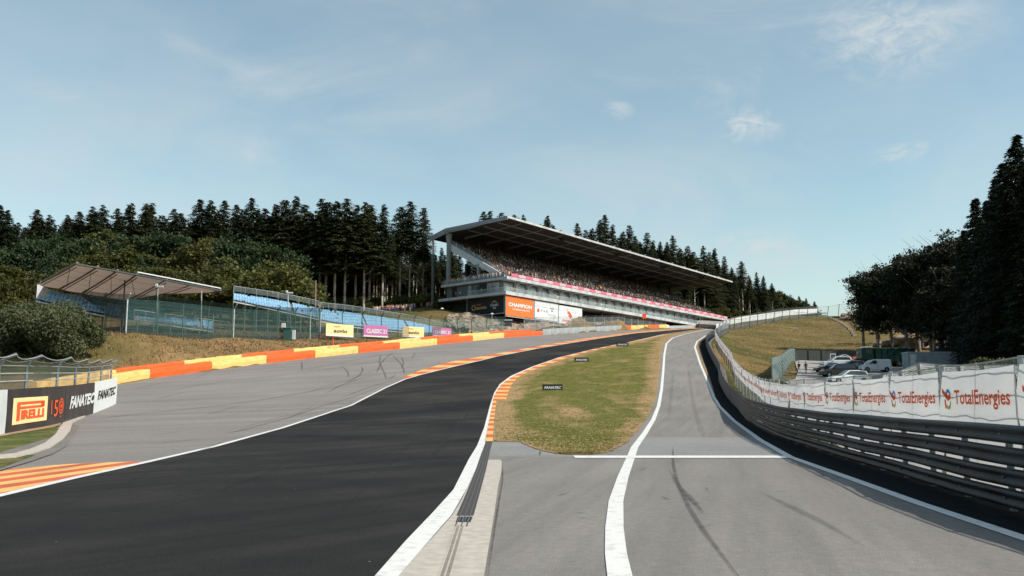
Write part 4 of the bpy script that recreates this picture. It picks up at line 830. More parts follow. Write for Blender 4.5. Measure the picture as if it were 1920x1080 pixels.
def fmesh(i, j, m):
    mb = MB(); mb.sheet([[bots[k], (bots[k] + tops[k]) / 2, tops[k], tops[k] + Vector((.5, -.45, .6))] for k in range(i, j + 1)]); mb.build('mesh', m, bf, fix=False)
M['mesh_light'] = sheer('pale green mesh', (.10, .17, .16), .28)
fmesh(0, i0, 'mesh_green'); fmesh(i0, len(FX) - 1, 'mesh_light')
for q in (.12, .24, .36, .5, .64, .78, .9, 1.0):
    mb = MB(); mb.tube([bots[k].lerp(tops[k], q) for k in range(len(FX))], .022, 4); mb.build('wire', 'greenpost', bf)
# advertising boards on the bank
def board(px0, px1, y0, y1, Y0, Y1, mname, label, texts, strip_=.11, th=.12):
    A, B, C_, D_ = at(px0, y1, Y0), at(px1, y1, Y1), at(px1, y0, Y1), at(px0, y0, Y0); t = thing('advertising_board', (A + B) / 2, label, 'advertising board')
    zb, zt = (A.z + B.z) / 2, (C_.z + D_.z) / 2; d = (B - A); d.z = 0; L_ = d.length; d.normalize(); nrm = Vector((d.y, -d.x, 0)); A0 = Vector((A.x, A.y, zb)); H_ = zt - zb
    fn = lambda u, v, o=0.: A0 + d * u + Vector((0, 0, v)) + nrm * o
    mb = MB(); mb.hexa([fn(0, 0), fn(L_, 0), fn(L_, 0, -th), fn(0, 0, -th)], [fn(0, H_), fn(L_, H_), fn(L_, H_, -th), fn(0, H_, -th)]); mb.build('panel', mname, t)
    if strip_: mb = MB(); mb.hexa([fn(.0, 0, .02), fn(L_, 0, .02), fn(L_, 0, .003), fn(0, 0, .003)], [fn(0, H_ * strip_, .02), fn(L_, H_ * strip_, .02), fn(L_, H_ * strip_, .003), fn(0, H_ * strip_, .003)]); mb.build('base_strip', 'whitep', t)
    for s_t, cx, cy, size, wd, mm_, kw in texts:
        mb = MB(); put_text(mb, s_t, lambda a, b_: fn(L_ * cx + a, H_ * cy + b_, .03), 0, 0, H_ * size, width=(L_ * wd if wd else None), **kw); mb.build('lettering', mm_, t, fix=False)
    for u in (.12, .88):
        mb = MB(); mb.bar(fn(L_ * u, -.6, -th - .05), fn(L_ * u, H_ * .9, -th - .05), .05, 5); mb.build('leg', 'darkpost', t)
    return t, fn, L_, H_
AUV = [('rtbf', .38, .80, .13, .24, 'char', {}), ('auvio', .52, .45, .30, .5, 'char', dict(bold=.03))]
CLA = [('CLASSIC 21', .52, .5, .38, .82, 'whitep', dict(bold=.035))]
board(611, 662.5, 608, 631, 149, 153, 'boardtan', 'tan board with dark lettering, left of both purple boards on the bank', AUV)
board(681.5, 727.5, 610, 632, 158, 161, 'purple', 'purple board between the two tan boards on the bank', CLA)
board(754.7, 795, 612.8, 632.5, 167, 170, 'boardtan', 'tan board with dark lettering, between the two purple boards on the bank', AUV)
board(811, 846.5, 614.8, 630.8, 176.5, 180, 'purple', 'purple board at the right end of the row on the bank', CLA)
for px0, px1, y0, y1, lab in ((1017.5, 1055, 720.5, 733, 'black slanted-letter board on the island grass, nearest to the camera'), (1077.5, 1104, 670.3, 679.3, 'black slanted-letter board on the island grass, middle of the three'), (1156.5, 1178.5, 642.3, 650, 'black slanted-letter board on the island grass, farthest of the three')):
    Y = road(px0, y1)[1] + .4; board(px0, px1, y0, y1 - .5, Y, Y + .2, 'black', lab, [('FANATEC', .5, .48, .42, .86, 'whitep', dict(shear=.35, bold=.03))], 0, .25)
# small things on the bank: cabinet, poles, cones
c = ground_at(539, 141); cb = thing('electrical_cabinet', c, 'green metal cabinet with a white box beside the bank fence', 'cabinet')
mb = MB(); mb.box(c + Vector((0, 0, .9)), (1.2, .8, 2.0)); mb.hexa([c + Vector(v) for v in ((-.7, -.5, 1.9), (.7, -.5, 1.9), (.7, .5, 1.9), (-.7, .5, 1.9))], [c + Vector(v) for v in ((-.3, -.4, 2.25), (.5, -.4, 2.25), (.5, .4, 2.25), (-.3, .4, 2.25))]); mb.build('body', 'greenpost', cb)
mb = MB(); mb.box(c + Vector((-.55, -.6, 2.35)), (.6, .3, .7)); mb.build('meter_box', 'whitep', cb); mb = MB(); mb.box(c + Vector((.95, .1, .9)), (.45, .5, 1.5)); mb.build('side_box', 'greyw', cb)
def pole(px, y0, y1, Y, r, m, label, head=None, cat='pole', name='pole'):
    A, B = at(px, y0, Y), at(px, y1, Y); A.z = min(A.z, hz(A.x, Y)) - .2; t = thing(name, A, label, cat); mb = MB(); mb.bar(A, B, r, 8, r * .7); mb.build('shaft', m, t)
    if head == 'dome': mb = MB(); mb.bar(B, B + Vector((0, 0, .25)), .45, 8, .15); mb.bar(B - Vector((0, 0, .15)), B, .2, 8, .45); mb.build('lamp_head', 'whitep', t)
    if head == 'cam': mb = MB(); mb.box(B + Vector((.3, 0, 0)), (.9, .25, .25)); mb.box(B + Vector((-.2, 0, .2)), (.3, .3, .4)); mb.build('camera_head', 'greyw', t)
pole(540, 619, 549, 143, .10, 'steell', 'slim grey camera pole behind the green cabinet', 'cam')
pole(592, 590, 526, 172, .14, 'pink', 'tall pinkish pole behind the upper blue stand')
bpy.data.objects['shaft.001'].data.materials.clear(); bpy.data.objects['shaft.001'].data.materials.append(mat('faded pink paint', (.30, .17, .16), .7))
pole(296, 600, 537, 124, .09, 'steell', 'short pale pole under the right side of the canopy', 'cam')
pole(378, 605, 545, 133, .10, 'steell', 'pale pole under the right tip of the canopy')
pole(829, 592, 579, 206, .07, 'darkpost', 'small lamp on a short pole above the left of the rock cutting', 'dome', 'lamp', 'lamp_post')
pole(922.5, 624, 589, 205, .09, 'steell', 'slim lamp pole in front of the corner of the grandstand', 'dome', 'lamp', 'lamp_post')
for px, py, lab in ((646.5, 651, 'small red extinguisher post behind the orange block of the barrier'), (884.5, 633, 'orange marker post behind the far part of the striped barrier')):
    b_ = BP(bx(px), 2.6); b_.z = hz(b_.x, b_.y); t = thing('marker_post', b_, lab, 'marker'); mb = MB(); mb.bar(b_ - Vector((0, 0, .2)), b_ + Vector((0, 0, 1.3)), .12, 8, .10); mb.build('body', 'red', t); mb = MB(); mb.bar(b_ + Vector((0, 0, 1.3)), b_ + Vector((0, 0, 1.95)), .10, 8, .03); mb.build('cap', 'orange', t)
# hillside top fence, guard rail and white hoarding
hx_ = [62, 100, 138, 185, 240, 322, 425, 518, 618, 718, 815, 905, 1015, 1120, 1240, 1365, 1495, 1648, 1800, 1950]; ht = [290, 270, 255, 235, 215, 205, 185, 165, 158, 130, 118, 112, 100, 92, 98, 90, 65, 58, 50, 50]
def hYd(px): return float(np.interp(px, [1340, 1347, 1369, 1404, 1435, 1469, 1502, 1535, 1555, 1609, 1700], [232, 242, 265, 285, 305, 325, 340, 350, 360, 370, 372]))
hf = thing('debris_fence', ground_at(1450, 313), 'dark post debris fence along the top of the golden hillside', 'fence'); T_ = []; B_ = []
for x_, y_ in zip(hx_, ht):
    px, py = 1340 + x_ / 6.4, 560 + y_ / 6.4; Y = hYd(px); b_ = ground_at(px, Y); t_ = at(px, py, Y); m1 = MB(); m1.bar(b_ - Vector((0, 0, .5)), t_, .13, 5); m1.build('post', 'darkpost', hf); T_.append(t_); B_.append(b_)
mb = MB(); mb.sheet([[b_, t_] for b_, t_ in zip(B_, T_)]); mb.build('mesh', sheer('hill mesh', (.2, .22, .22), .16), hf, fix=False)
for q in (.22, .45):
    mb = MB(); mb.wall([(v.x, v.y + .4) for v in B_[:16]], [b_.z + 4 * q - .6 for b_ in B_[:16]], [b_.z + 4 * q - .2 for b_ in B_[:16]], .12); mb.build('rail', 'darkpost', hf)
mb = MB(); mb.tube([t_ - Vector((0, 0, .1)) for t_ in T_], .04, 4); mb.build('top_wire', 'darkpost', hf)
wt = [(1343, 608), (1363, 600), (1391.5, 593.6), (1421, 589.7), (1454, 585), (1496, 580), (1533, 578.7)]; wb = [622.5, 609.5, 603.7, 600, 596, 591.5, 588]
wh = thing('hoarding', at(1440, 598, 312), 'long white hoarding behind the fence along the top of the hillside', 'hoarding')
for i in range(6):
    (xa, ya_), (xb, yb_) = wt[i], wt[i + 1]; Ya, Yb = hYd(xa) + 5, hYd(xb) + 5; A, B, C_, D_ = at(xa, wb[i], Ya), at(xb - .3, wb[i + 1], Yb), at(xb - .3, yb_, Yb), at(xa, ya_, Ya); o_ = Vector((.06, .12, 0)); mb = MB(); mb.hexa([A, B, B + o_, A + o_], [D_, C_, C_ + o_, D_ + o_]); mb.build('panel', 'whitep', wh)
# screen fence round the car park
sf = [(1446, 112, 2.9), (1452.5, 116, 2.9), (1462, 125, 2.8), (1470, 142, 2.6), (1480, 158, 2.4), (1489.5, 171, 2.2)]
M['screen'] = mat('grey green screen', (.13, .18, .18), .7, var=.15, scale=1, stretch=(6, 6, .3))
s1 = thing('screen_fence', ground_at(1465, 130), 'grey green screen fence between hillside and car park lane', 'fence'); pts = [ground_at(p, Y) for p, Y, h in sf]
mb = MB(); mb.wall([(p.x, p.y) for p in pts], [p.z - .2 for p in pts], [p.z + q[2] for p, q in zip(pts, sf)], .06); mb.build('panel', 'screen', s1)
for k in range(5):
    for t_ in (0, .34, .67):
        p = pts[k].lerp(pts[k + 1], t_); mb = MB(); mb.bar(p + Vector((-.1, -.1, -.2)), p + Vector((-.1, -.1, 2.9)), .06, 5); mb.bar(p + Vector((-.1, -.1, 2.2)), p + Vector((1.1, -.3, 0)), .05, 4); mb.build('post', 'steel', s1)
s2 = thing('screen_fence', ground_at(1550, 172), 'dark screen fence at the far end of the car park below the hillside', 'fence'); pts = [ground_at(p, 172) for p in (1490, 1515, 1540, 1570, 1605)]
mb = MB(); mb.wall([(p.x, p.y) for p in pts], [p.z - .2 for p in pts], [p.z + 1.9 for p in pts], .06); mb.build('panel', mat('dark screen', (.07, .08, .075), .8), s2)
for p in pts: mb = MB(); mb.bar(p - Vector((0, .1, .2)), p + Vector((0, -.1, 2.1)), .06, 5); mb.build('post', 'darkpost', s2)
# chain link fence between the banners and the container
cf = [(1655, 50, 703), (1690, 47, 694), (1724, 44, 680.5), (1760, 42, 684), (1800, 39.5, 684.5), (1845, 37, 684.5), (1900, 34, 684), (1960, 31, 684)]
cfn = thing('chain_link_fence', ground_at(1780, 41), 'pale sagging chain link fence behind the banners in front of the white container', 'fence')
P_ = [at(p, y, Y) for p, Y, y in cf]; Bm = [Vector((p.x, p.y, hz(p.x, p.y))) for p in P_]
for a, b_ in zip(P_, Bm): mb = MB(); mb.bar(b_ - Vector((0, 0, .2)), a, .035, 5); mb.build('post', 'barkp', cfn)
mb = MB()
for i in range(len(P_) - 1):
    n = 26
    for k in range(n):
        for dx in (1, -1):
            a, b_ = k / n, (k + dx * 6) / n
            if 0 <= b_ <= 1:
                top = P_[i].lerp(P_[i + 1], a); lo_t = P_[i].lerp(P_[i + 1], b_); lo = Bm[i].lerp(Bm[i + 1], b_); h_ = min(1.0, 1.2 / max(.5, lo_t.z - lo.z)); mb.bar(top, lo_t.lerp(lo, h_), .012, 3)
    mb.bar(P_[i], P_[i + 1], .025, 4)
mb.build('mesh', 'steell', cfn)
mb = MB(); mb.sheet([[a.lerp(b_, .0) + Vector((0, .25, 0)), a.lerp(b_, .9) + Vector((0, .25, 0))] for a, b_ in zip(P_, Bm)]); mb.build('backing', sheer('chain link', (.34, .33, .30), .45), cfn, fix=False)
# ================================================================== PEOPLE
def skin_person(name, pose=0, seed=0, shorts=False, sex=0):
    """one continuous body grown over a posed skeleton; returns mesh, standing height 1.75, facing +Y"""
    rd = random.Random(seed); me = bpy.data.meshes.new(name)
    sw = {0: .0, 1: .32, 2: -.30, 3: .1}[pose]; V = []; E = []; Rr = []
    def j(p, r, par=None):
        V.append(p); Rr.append(r)
        if par is not None: E.append((par, len(V) - 1))
        return len(V) - 1
    pel = j((0, 0, .95), (.155, .115)); wa = j((0, .01, 1.12), (.14, .10), pel); ch = j((0, 0, 1.32), (.175, .115), wa); sh = j((0, -.01, 1.45), (.12, .085), ch); nk = j((0, 0, 1.53), (.055, .055), sh); hd = j((0, .02, 1.60), (.075, .085), nk); ht_ = j((0, .015, 1.70), (.078, .09), hd)
    for sx, s_ in ((-1, sw), (1, -sw)):
        hp = j((sx * .095, 0, .88), (.095, .10), pel); kn = j((sx * .10, math.sin(s_) * .42 + .02, .50 + .02 * abs(s_)), (.062, .065), hp); lift = .10 if s_ < -.05 else 0
        an = j((sx * .10, math.sin(s_) * .75 - (lift), .10 + lift * .6), (.042, .045), kn); j((sx * .105, math.sin(s_) * .75 - lift + .15, .045 + lift * .2), (.04, .03), an)
        sd = j((sx * .19, -.01, 1.42), (.062, .062), sh); aw = -s_ * 1.1; bend = .35 if pose == 3 else .1
        el = j((sx * .24, math.sin(aw) * .28, 1.15), (.043, .043), sd); wr = j((sx * .235, math.sin(aw) * .42 + bend * .5, .91 + bend * .35), (.030, .03), el); j((sx * .225, math.sin(aw) * .48 + bend * .6, .83 + bend * .45), (.034, .022), wr)
    me.from_pydata(V, E, []); o = bpy.data.objects.new(name, me); COL.objects.link(o); me.skin_vertices or None
    sk = o.modifiers.new('s', 'SKIN'); su = o.modifiers.new('u', 'SUBSURF'); su.levels = su.render_levels = 1
    lay = me.skin_vertices[0].data if me.skin_vertices else None
    for k, r in enumerate(Rr): lay[k].radius = r
    lay[0].use_root = True
    dg = bpy.context.evaluated_depsgraph_get(); m2 = bpy.data.meshes.new_from_object(o.evaluated_get(dg)); m2.name = name; bpy.data.objects.remove(o); bpy.data.meshes.remove(me)
    m2.materials.clear(); idx_ = []
    for p in m2.polygons:
        c = p.center; arm = abs(c.x) > .185 and c.z < 1.38
        if c.z < .09: k = 3
        elif c.z > 1.50: k = 0
        elif arm: k = 0 if c.z < 1.18 else 1
        elif c.z > .96: k = 1
        elif shorts and c.z < .52: k = 0
        else: k = 2
        idx_.append(k)
    m2.polygons.foreach_set('material_index', idx_); m2.polygons.foreach_set('use_smooth', [True] * len(idx_)); return m2
def hairmesh():
    bm = bmesh.new(); bmesh.ops.create_uvsphere(bm, u_segments=8, v_segments=6, radius=.115); [setattr(v, 'co', Vector((v.co.x * .9, v.co.y * 1.0 - .02, max(v.co.z, -.03) * 1.0))) for v in bm.verts]; me = bpy.data.meshes.new('hair'); bm.to_mesh(me); bm.free(); return me
HM = hairmesh(); HM.materials.append(M['hair'])
ct = {}
def cloth(c):
    if c not in ct: ct[c] = mat('cloth %d' % len(ct), c, .85, var=.1, scale=8)
    return ct[c]
PB = {}
def person(loc, rz, pose, top, bottom, label, group=None, shorts=False, shoes=(.05, .05, .05), scale=1., hair=True):
    key = (pose, shorts)
    if key not in PB: PB[key] = skin_person('person', pose, 3, shorts)
    mk = key + (top, bottom, shoes)
    if mk not in PB:
        me = PB[key].copy(); [me.materials.append(x) for x in (M['skin'], cloth(top), cloth(bottom), cloth(shoes))]; PB[mk] = me
    o = bpy.data.objects.new('person', PB[mk]); COL.objects.link(o); o.location = loc; o.rotation_euler = (0, 0, rz); o.scale = (scale,) * 3; tag(o, label, 'person', group)
    if hair: h = bpy.data.objects.new('hair', HM); COL.objects.link(h); h.parent = o; h.location = (0, .005, 1.69)
    return o
TONE = [(.75, .75, .73), (.7, .7, .7), (.04, .04, .05), (.06, .06, .08), (.5, .06, .05), (.6, .1, .06), (.1, .16, .35), (.3, .3, .32), (.65, .45, .12), (.12, .25, .14), (.5, .35, .3), (.7, .55, .5), (.03, .03, .03), (.75, .28, .05)]
def crowdmesh(name, P, H, label, loc_rot=0., seated=False, tones=None):
    tones = tones or ([(.8, .8, .8)] * 5 + [(.03, .03, .04)] * 4 + TONE if seated else None)
    """many small figures: shoulders, torso, head, lap"""
    n = len(P); P = np.asarray(P, float); H = np.asarray(H, float); k = 6
    rings = [(0.0, .17, .13), (.35, .15, .12), (.62, .21, .13), (.70, .12, .09), (.74, .055, .055), (.80, .085, .10), (.92, .085, .10), (.98, .04, .05)] if seated else [(0.0, .10, .10), (.25, .13, .11), (.5, .17, .12), (.72, .20, .13), (.82, .12, .09), (.85, .05, .05), (.89, .075, .085), (.96, .07, .085), (1., .03, .04)]
    nr = len(rings); ang = np.arange(k) * 2 * np.pi / k; V = np.zeros((n, nr, k, 3)); wd = 1 + (rng.random(n) - .5) * .3; rot = rng.random(n) * .8 - .4
    for i, (h, a, b_) in enumerate(rings):
        x = np.cos(ang)[None] * a * wd[:, None]; y = np.sin(ang)[None] * b_ * wd[:, None]; x2 = x * np.cos(rot)[:, None] - y * np.sin(rot)[:, None]; y2 = x * np.sin(rot)[:, None] + y * np.cos(rot)[:, None]
        V[:, i, :, 0] = P[:, None, 0] + x2; V[:, i, :, 1] = P[:, None, 1] + y2; V[:, i, :, 2] = (P[:, 2] + h * H)[:, None]
    base = (np.arange(n) * nr * k)[:, None, None]; ii, jj = np.meshgrid(np.arange(nr - 1), np.arange(k), indexing='ij'); f = np.stack([ii * k + jj, ii * k + (jj + 1) % k, (ii + 1) * k + (jj + 1) % k, (ii + 1) * k + jj], -1).reshape(1, -1, 4)
    Fq = (f + base).reshape(-1, 4); o = fastmesh(name, V.reshape(-1, 3), Fq, [])
    T = np.array(tones or TONE); top = T[rng.integers(0, len(T), n)] * (.8 + .4 * rng.random((n, 1))); bot = np.array([(.05, .05, .07), (.12, .12, .14), (.3, .27, .22), (.06, .08, .15)])[rng.integers(0, 4, n)]
    skin = np.array([(.36, .24, .18)]) * (.4 + .6 * rng.random((n, 1))); hair = np.array([(.04, .025, .02), (.2, .13, .06), (.7, .7, .68), (.5, .06, .05), (.05, .05, .06)])[rng.integers(0, 5, n)]
    C = np.zeros((n, nr, k, 4)); C[..., 3] = 1; hs_ = rings[-4][0] if not seated else .74
    for i, (h, a, b_) in enumerate(rings):
        c = hair if h >= (.95 if not seated else .91) else skin if h >= (.84 if not seated else .73) else top if h > (.45 if not seated else .05) else bot
        C[:, i, :, :3] = c[:, None]
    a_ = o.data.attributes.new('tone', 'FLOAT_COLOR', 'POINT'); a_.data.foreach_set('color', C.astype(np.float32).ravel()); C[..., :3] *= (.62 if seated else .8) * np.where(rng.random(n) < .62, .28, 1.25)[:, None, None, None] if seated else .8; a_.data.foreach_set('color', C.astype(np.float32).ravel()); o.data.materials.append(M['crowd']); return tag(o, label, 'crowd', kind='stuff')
M['crowd'] = vcolmat('crowd clothing')
# ================================================================== MAIN GRANDSTAND  (a along the front, b to the rear, z up)
U = Vector((.576, .817, 0)); Vb = Vector((-.711, .703, 0)); O0 = Vector((-1.9, 215, 0))
def G(a, b_, z): p = O0 + U * a + Vb * b_; return Vector((p.x, p.y, z))
def gbox(mb, a0, a1, b0, b1, z0, z1, mi=0): return mb.hexa([G(a0, b0, z0), G(a1, b0, z0), G(a1, b1, z0), G(a0, b1, z0)], [G(a0, b0, z1), G(a1, b0, z1), G(a1, b1, z1), G(a0, b1, z1)], mi)
GL = 142.; gs = thing('grandstand', G(0, 0, 22), 'large grey grandstand with cantilever roof packed with spectators on the hill crest', 'grandstand')
# roof: top skin, soffit, fascia
rz = lambda b_: float(np.interp(b_, [-1, 20.5, 22, 28.3], [46.35, 46.35, 46.1, 44.9]))
RA0, RA1 = -.0, 148.; bs = [-1, 5, 12, 20.5, 22, 28.3]
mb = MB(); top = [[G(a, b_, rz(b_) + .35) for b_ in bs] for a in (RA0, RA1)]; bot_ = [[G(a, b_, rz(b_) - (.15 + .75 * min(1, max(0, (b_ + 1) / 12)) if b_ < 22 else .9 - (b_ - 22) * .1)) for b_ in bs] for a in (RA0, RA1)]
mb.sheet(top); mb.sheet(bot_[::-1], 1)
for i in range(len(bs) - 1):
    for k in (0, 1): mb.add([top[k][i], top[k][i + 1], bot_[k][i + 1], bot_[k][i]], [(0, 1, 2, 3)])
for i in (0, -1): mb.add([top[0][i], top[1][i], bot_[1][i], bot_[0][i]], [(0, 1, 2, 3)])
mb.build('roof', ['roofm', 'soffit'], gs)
mb = MB(); gbox(mb, RA0 - .1, RA1 + .1, -1.25, -1.02, 46.2, 46.7); mb.build('roof_edge', 'fascia', gs)
mb = MB(); gbox(mb, RA0 - .25, RA0 - .02, -1.2, 22, 45.75, 46.72); mb.hexa([G(-.25, 22, 45.2), G(-.02, 22, 45.2), G(-.02, 28.4, 44.0), G(-.25, 28.4, 44.0)], [G(-.25, 22, 46.72), G(-.02, 22, 46.72), G(-.02, 28.4, 45.3), G(-.25, 28.4, 45.3)]); mb.build('roof_end', 'grey', gs)
for a in np.arange(7, 147, 10.):
    mb = MB(); mb.hexa([G(a, 0, 46.0), G(a + .35, 0, 46.0), G(a + .35, 21, 44.75), G(a, 21, 44.75)], [G(a, 0, 46.2), G(a + .35, 0, 46.2), G(a + .35, 21, 45.6), G(a, 21, 45.6)]); mb.build('roof_beam', 'grey', gs)
for b_ in (3., 8., 14.):
    mb = MB(); zz = 46.2 - .15 - .75 * (b_ + 1) / 12 if b_ < 11 else 45.4; gbox(mb, 1, 147, b_, b_ + .25, zz - .12, zz + .1); mb.build('roof_purlin', 'grey', gs)
for i in range(14):
    a = 5 + i * 10.; mb = MB(); mb.box(G(a, -.9, 46.95), (.5, .5, .45)); mb.build('roof_bracket', 'grey', gs)
for a in (30, 62, 94, 126): mb = MB(); mb.box(G(a, 2.2, 45.75), (1.4, 1.4, .7)); mb.build('speaker', 'black', gs)
# raked tiers
NT = 24; mb = MB()
for i in range(NT):
    b0, z0 = 1.2 + i * .86, 32.0 + i * .435; gbox(mb, 2., GL - 1, b0, b0 + .87, z0 - .6, z0)
mb.build('terrace', 'terr', gs)
mb = MB(); mb.hexa([G(1.2, 1.0, 30.9), G(1.9, 1.0, 30.9), G(1.9, 22.4, 41.4), G(1.2, 22.4, 41.4)], [G(1.2, 1.0, 32.4), G(1.9, 1.0, 32.4), G(1.9, 22.4, 43.3), G(1.2, 22.4, 43.3)]); mb.build('end_stringer', 'greyw', gs)
mb = MB(); mb.hexa([G(1.25, 1., 32.5), G(1.35, 1., 32.5), G(1.35, 22.4, 43.4), G(1.25, 22.4, 43.4)], [G(1.25, 1., 33.6), G(1.35, 1., 33.6), G(1.35, 22.4, 44.5), G(1.25, 22.4, 44.5)]); mb.build('end_railing', 'glassrail', gs)
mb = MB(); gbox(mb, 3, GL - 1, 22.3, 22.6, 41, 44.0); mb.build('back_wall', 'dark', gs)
for a in np.arange(14, GL - 3, 9.5):
    mb = MB(); gbox(mb, a, a + .9, 21.9, 22.7, 30, 45.3); mb.build('roof_column', 'dark', gs)
# end columns
def gcol(a, b_, z0, z1, w, m, nm='column', top=None):
    mb = MB(); gbox(mb, a - w / 2, a + w / 2, b_ - w / 2, b_ + w / 2, z0, z1 - (2 if top else 0))
    if top: mb.hexa([G(a - w / 2, b_ - w / 2, z1 - 2), G(a + w / 2, b_ - w / 2, z1 - 2), G(a + w / 2, b_ + w / 2, z1 - 2), G(a - w / 2, b_ + w / 2, z1 - 2)], [G(a - w / 2, b_ - w, z1), G(a + w / 2, b_ - w, z1), G(a + w / 2, b_ + w, z1), G(a - w / 2, b_ + w, z1)])
    mb.build(nm, m, gs)
gcol(.8, 21.5, 31, 45.3, .9, 'grey', top=1); gcol(1.5, 10.5, 31, 36.2, .8, 'grey'); gcol(.5, 27.6, 24, 40.5, .55, 'steel'); gcol(.5, 27.6, 40.5, 44.3, .55, 'whitep'); gcol(8.5, 21.5, 31, 38.2, .8, 'darkpost', 'column')
mb = MB(); mb.hexa([G(8.2, 21.2, 38.2), G(8.8, 21.2, 38.2), G(8.8, 14.5, 35.5), G(8.2, 14.5, 35.5)], [G(8.2, 21.2, 38.8), G(8.8, 21.2, 38.8), G(8.8, 14.5, 36.1), G(8.2, 14.5, 36.1)]); mb.build('brace', 'whitep', gs)
# upper slab, pink parapet, terrace at the end
mb = MB(); gbox(mb, -.3, GL, -1.0, 23, 31.05, 31.55); mb.build('upper_slab', 'greyl', gs)
mb = MB(); gbox(mb, -.5, GL + .2, -1.35, -1.02, 30.95, 31.75); mb.build('slab_edge', 'fascia', gs)
mb = MB(); gbox(mb, -.55, -.32, -1.2, 23.2, 31.0, 31.62); mb.build('slab_edge', 'greyl', gs)
npk = 44
for i in range(npk):
    a0 = 1.5 + i * (GL - 2) / npk; a1 = a0 + (GL - 2) / npk - .12; mb = MB(); gbox(mb, a0, a1, -1.25, -1.05, 31.9, 32.6); mb.build('parapet_panel', ['pink', 'pinkl'][i % 2], gs)
mb = MB(); mb.hexa([G(-.35, -1.1, 31.6), G(-.28, -1.1, 31.6), G(-.28, 23, 31.6), G(-.35, 23, 31.6)], [G(-.35, -1.1, 32.7), G(-.28, -1.1, 32.7), G(-.28, 23, 32.7), G(-.35, 23, 32.7)]); mb.build('terrace_railing', 'glassrail', gs)
# glazed storey
mb = MB(); gbox(mb, .6, GL - 22, 1.6, 22, 27.9, 31.0); mb.build('storey', 'storeyg', gs)
for i in range(23):
    a0 = 1.5 + i * 5.25
    if a0 > GL - 26: break
    mb = MB(); gbox(mb, a0, a0 + 3.9, 1.45, 1.57, 28.1, 30.7); f_ = mb.build('window', 'glassl', gs)
    for k in range(1, 4): m1 = MB(); gbox(m1, a0 + 3.9 * k / 4 - .05, a0 + 3.9 * k / 4 + .05, 1.38, 1.44, 28.1, 30.7); m1.build('mullion', 'steel', f_).location = -f_.location
    m1 = MB(); m1.hexa([G(a0 + 4.4, -1., 30.75), G(a0 + 4.75, -1., 30.75), G(a0 + 4.75, 1.5, 30.0), G(a0 + 4.4, 1.5, 30.0)], [G(a0 + 4.4, -1., 31.0), G(a0 + 4.75, -1., 31.0), G(a0 + 4.75, 1.5, 31.0), G(a0 + 4.4, 1.5, 31.0)]); m1.build('bracket', 'greyl', gs)
for b0, b1, mm_ in ((2.2, 4.4, 'glassl'), (4.6, 6.5, 'glassl'), (6.7, 8.7, 'glass'), (8.9, 11., 'glass'), (12.2, 13.6, 'glass'), (18, 19.7, 'black')):
    mb = MB(); gbox(mb, .42, .57, b0, b1, 28.0, 30.7); mb.build('window', mm_, gs)
for i in range(8):
    a0 = GL - 20 + i * 2.5; mb = MB(); gbox(mb, a0, a0 + .5, 1.5, 2.0, 27, 31.0); mb.build('column', 'greyw', gs)
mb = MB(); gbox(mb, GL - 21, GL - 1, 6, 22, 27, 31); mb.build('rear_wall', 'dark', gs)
# lower balcony
mb = MB(); gbox(mb, -1.2, GL + 1, -1.4, 23, 27.25, 27.75); mb.build('balcony_slab', 'greyl', gs)
mb = MB(); gbox(mb, -1.4, GL + 1.2, -1.7, -1.42, 27.1, 27.95); mb.build('balcony_edge', 'fascia', gs)
mb = MB(); gbox(mb, -1.45, -1.22, -1.6, 23.2, 27.15, 27.85); mb.build('balcony_edge', 'greyl', gs)
mb = MB(); gbox(mb, -1.2, GL, -1.5, -1.44, 28.0, 29.0); mb.build('balustrade', 'glassrail', gs)
mb = MB(); gbox(mb, -1.35, -1.29, -1.5, 12, 27.9, 28.9); mb.build('balustrade', 'glassrail', gs)
mb = MB(); mb.tube([G(-1.3, 12, 28.95), G(-1.3, -1.5, 28.95), G(GL, -1.5, 29.05)], .045, 5); mb.build('handrail', 'steell', gs)
for i in range(48):
    mb = MB(); a = i * 3.; mb.bar(G(a - 1.1, -1.52, 27.9), G(a - 1.1, -1.52, 29.05), .04, 4); mb.build('baluster', 'steell', gs)
# undercroft: dark recess, columns
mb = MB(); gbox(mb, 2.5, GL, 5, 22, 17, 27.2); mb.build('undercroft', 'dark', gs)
for a in np.arange(2, 130, 12.): mb = MB(); gbox(mb, a, a + .6, 1, 1.6, 19, 27.2); mb.build('column', 'darkpost', gs)
mb = MB(); gbox(mb, 100, GL + 3, -2.6, -1.8, 23.0, 24.2); mb.build('plinth', 'greyw', gs)
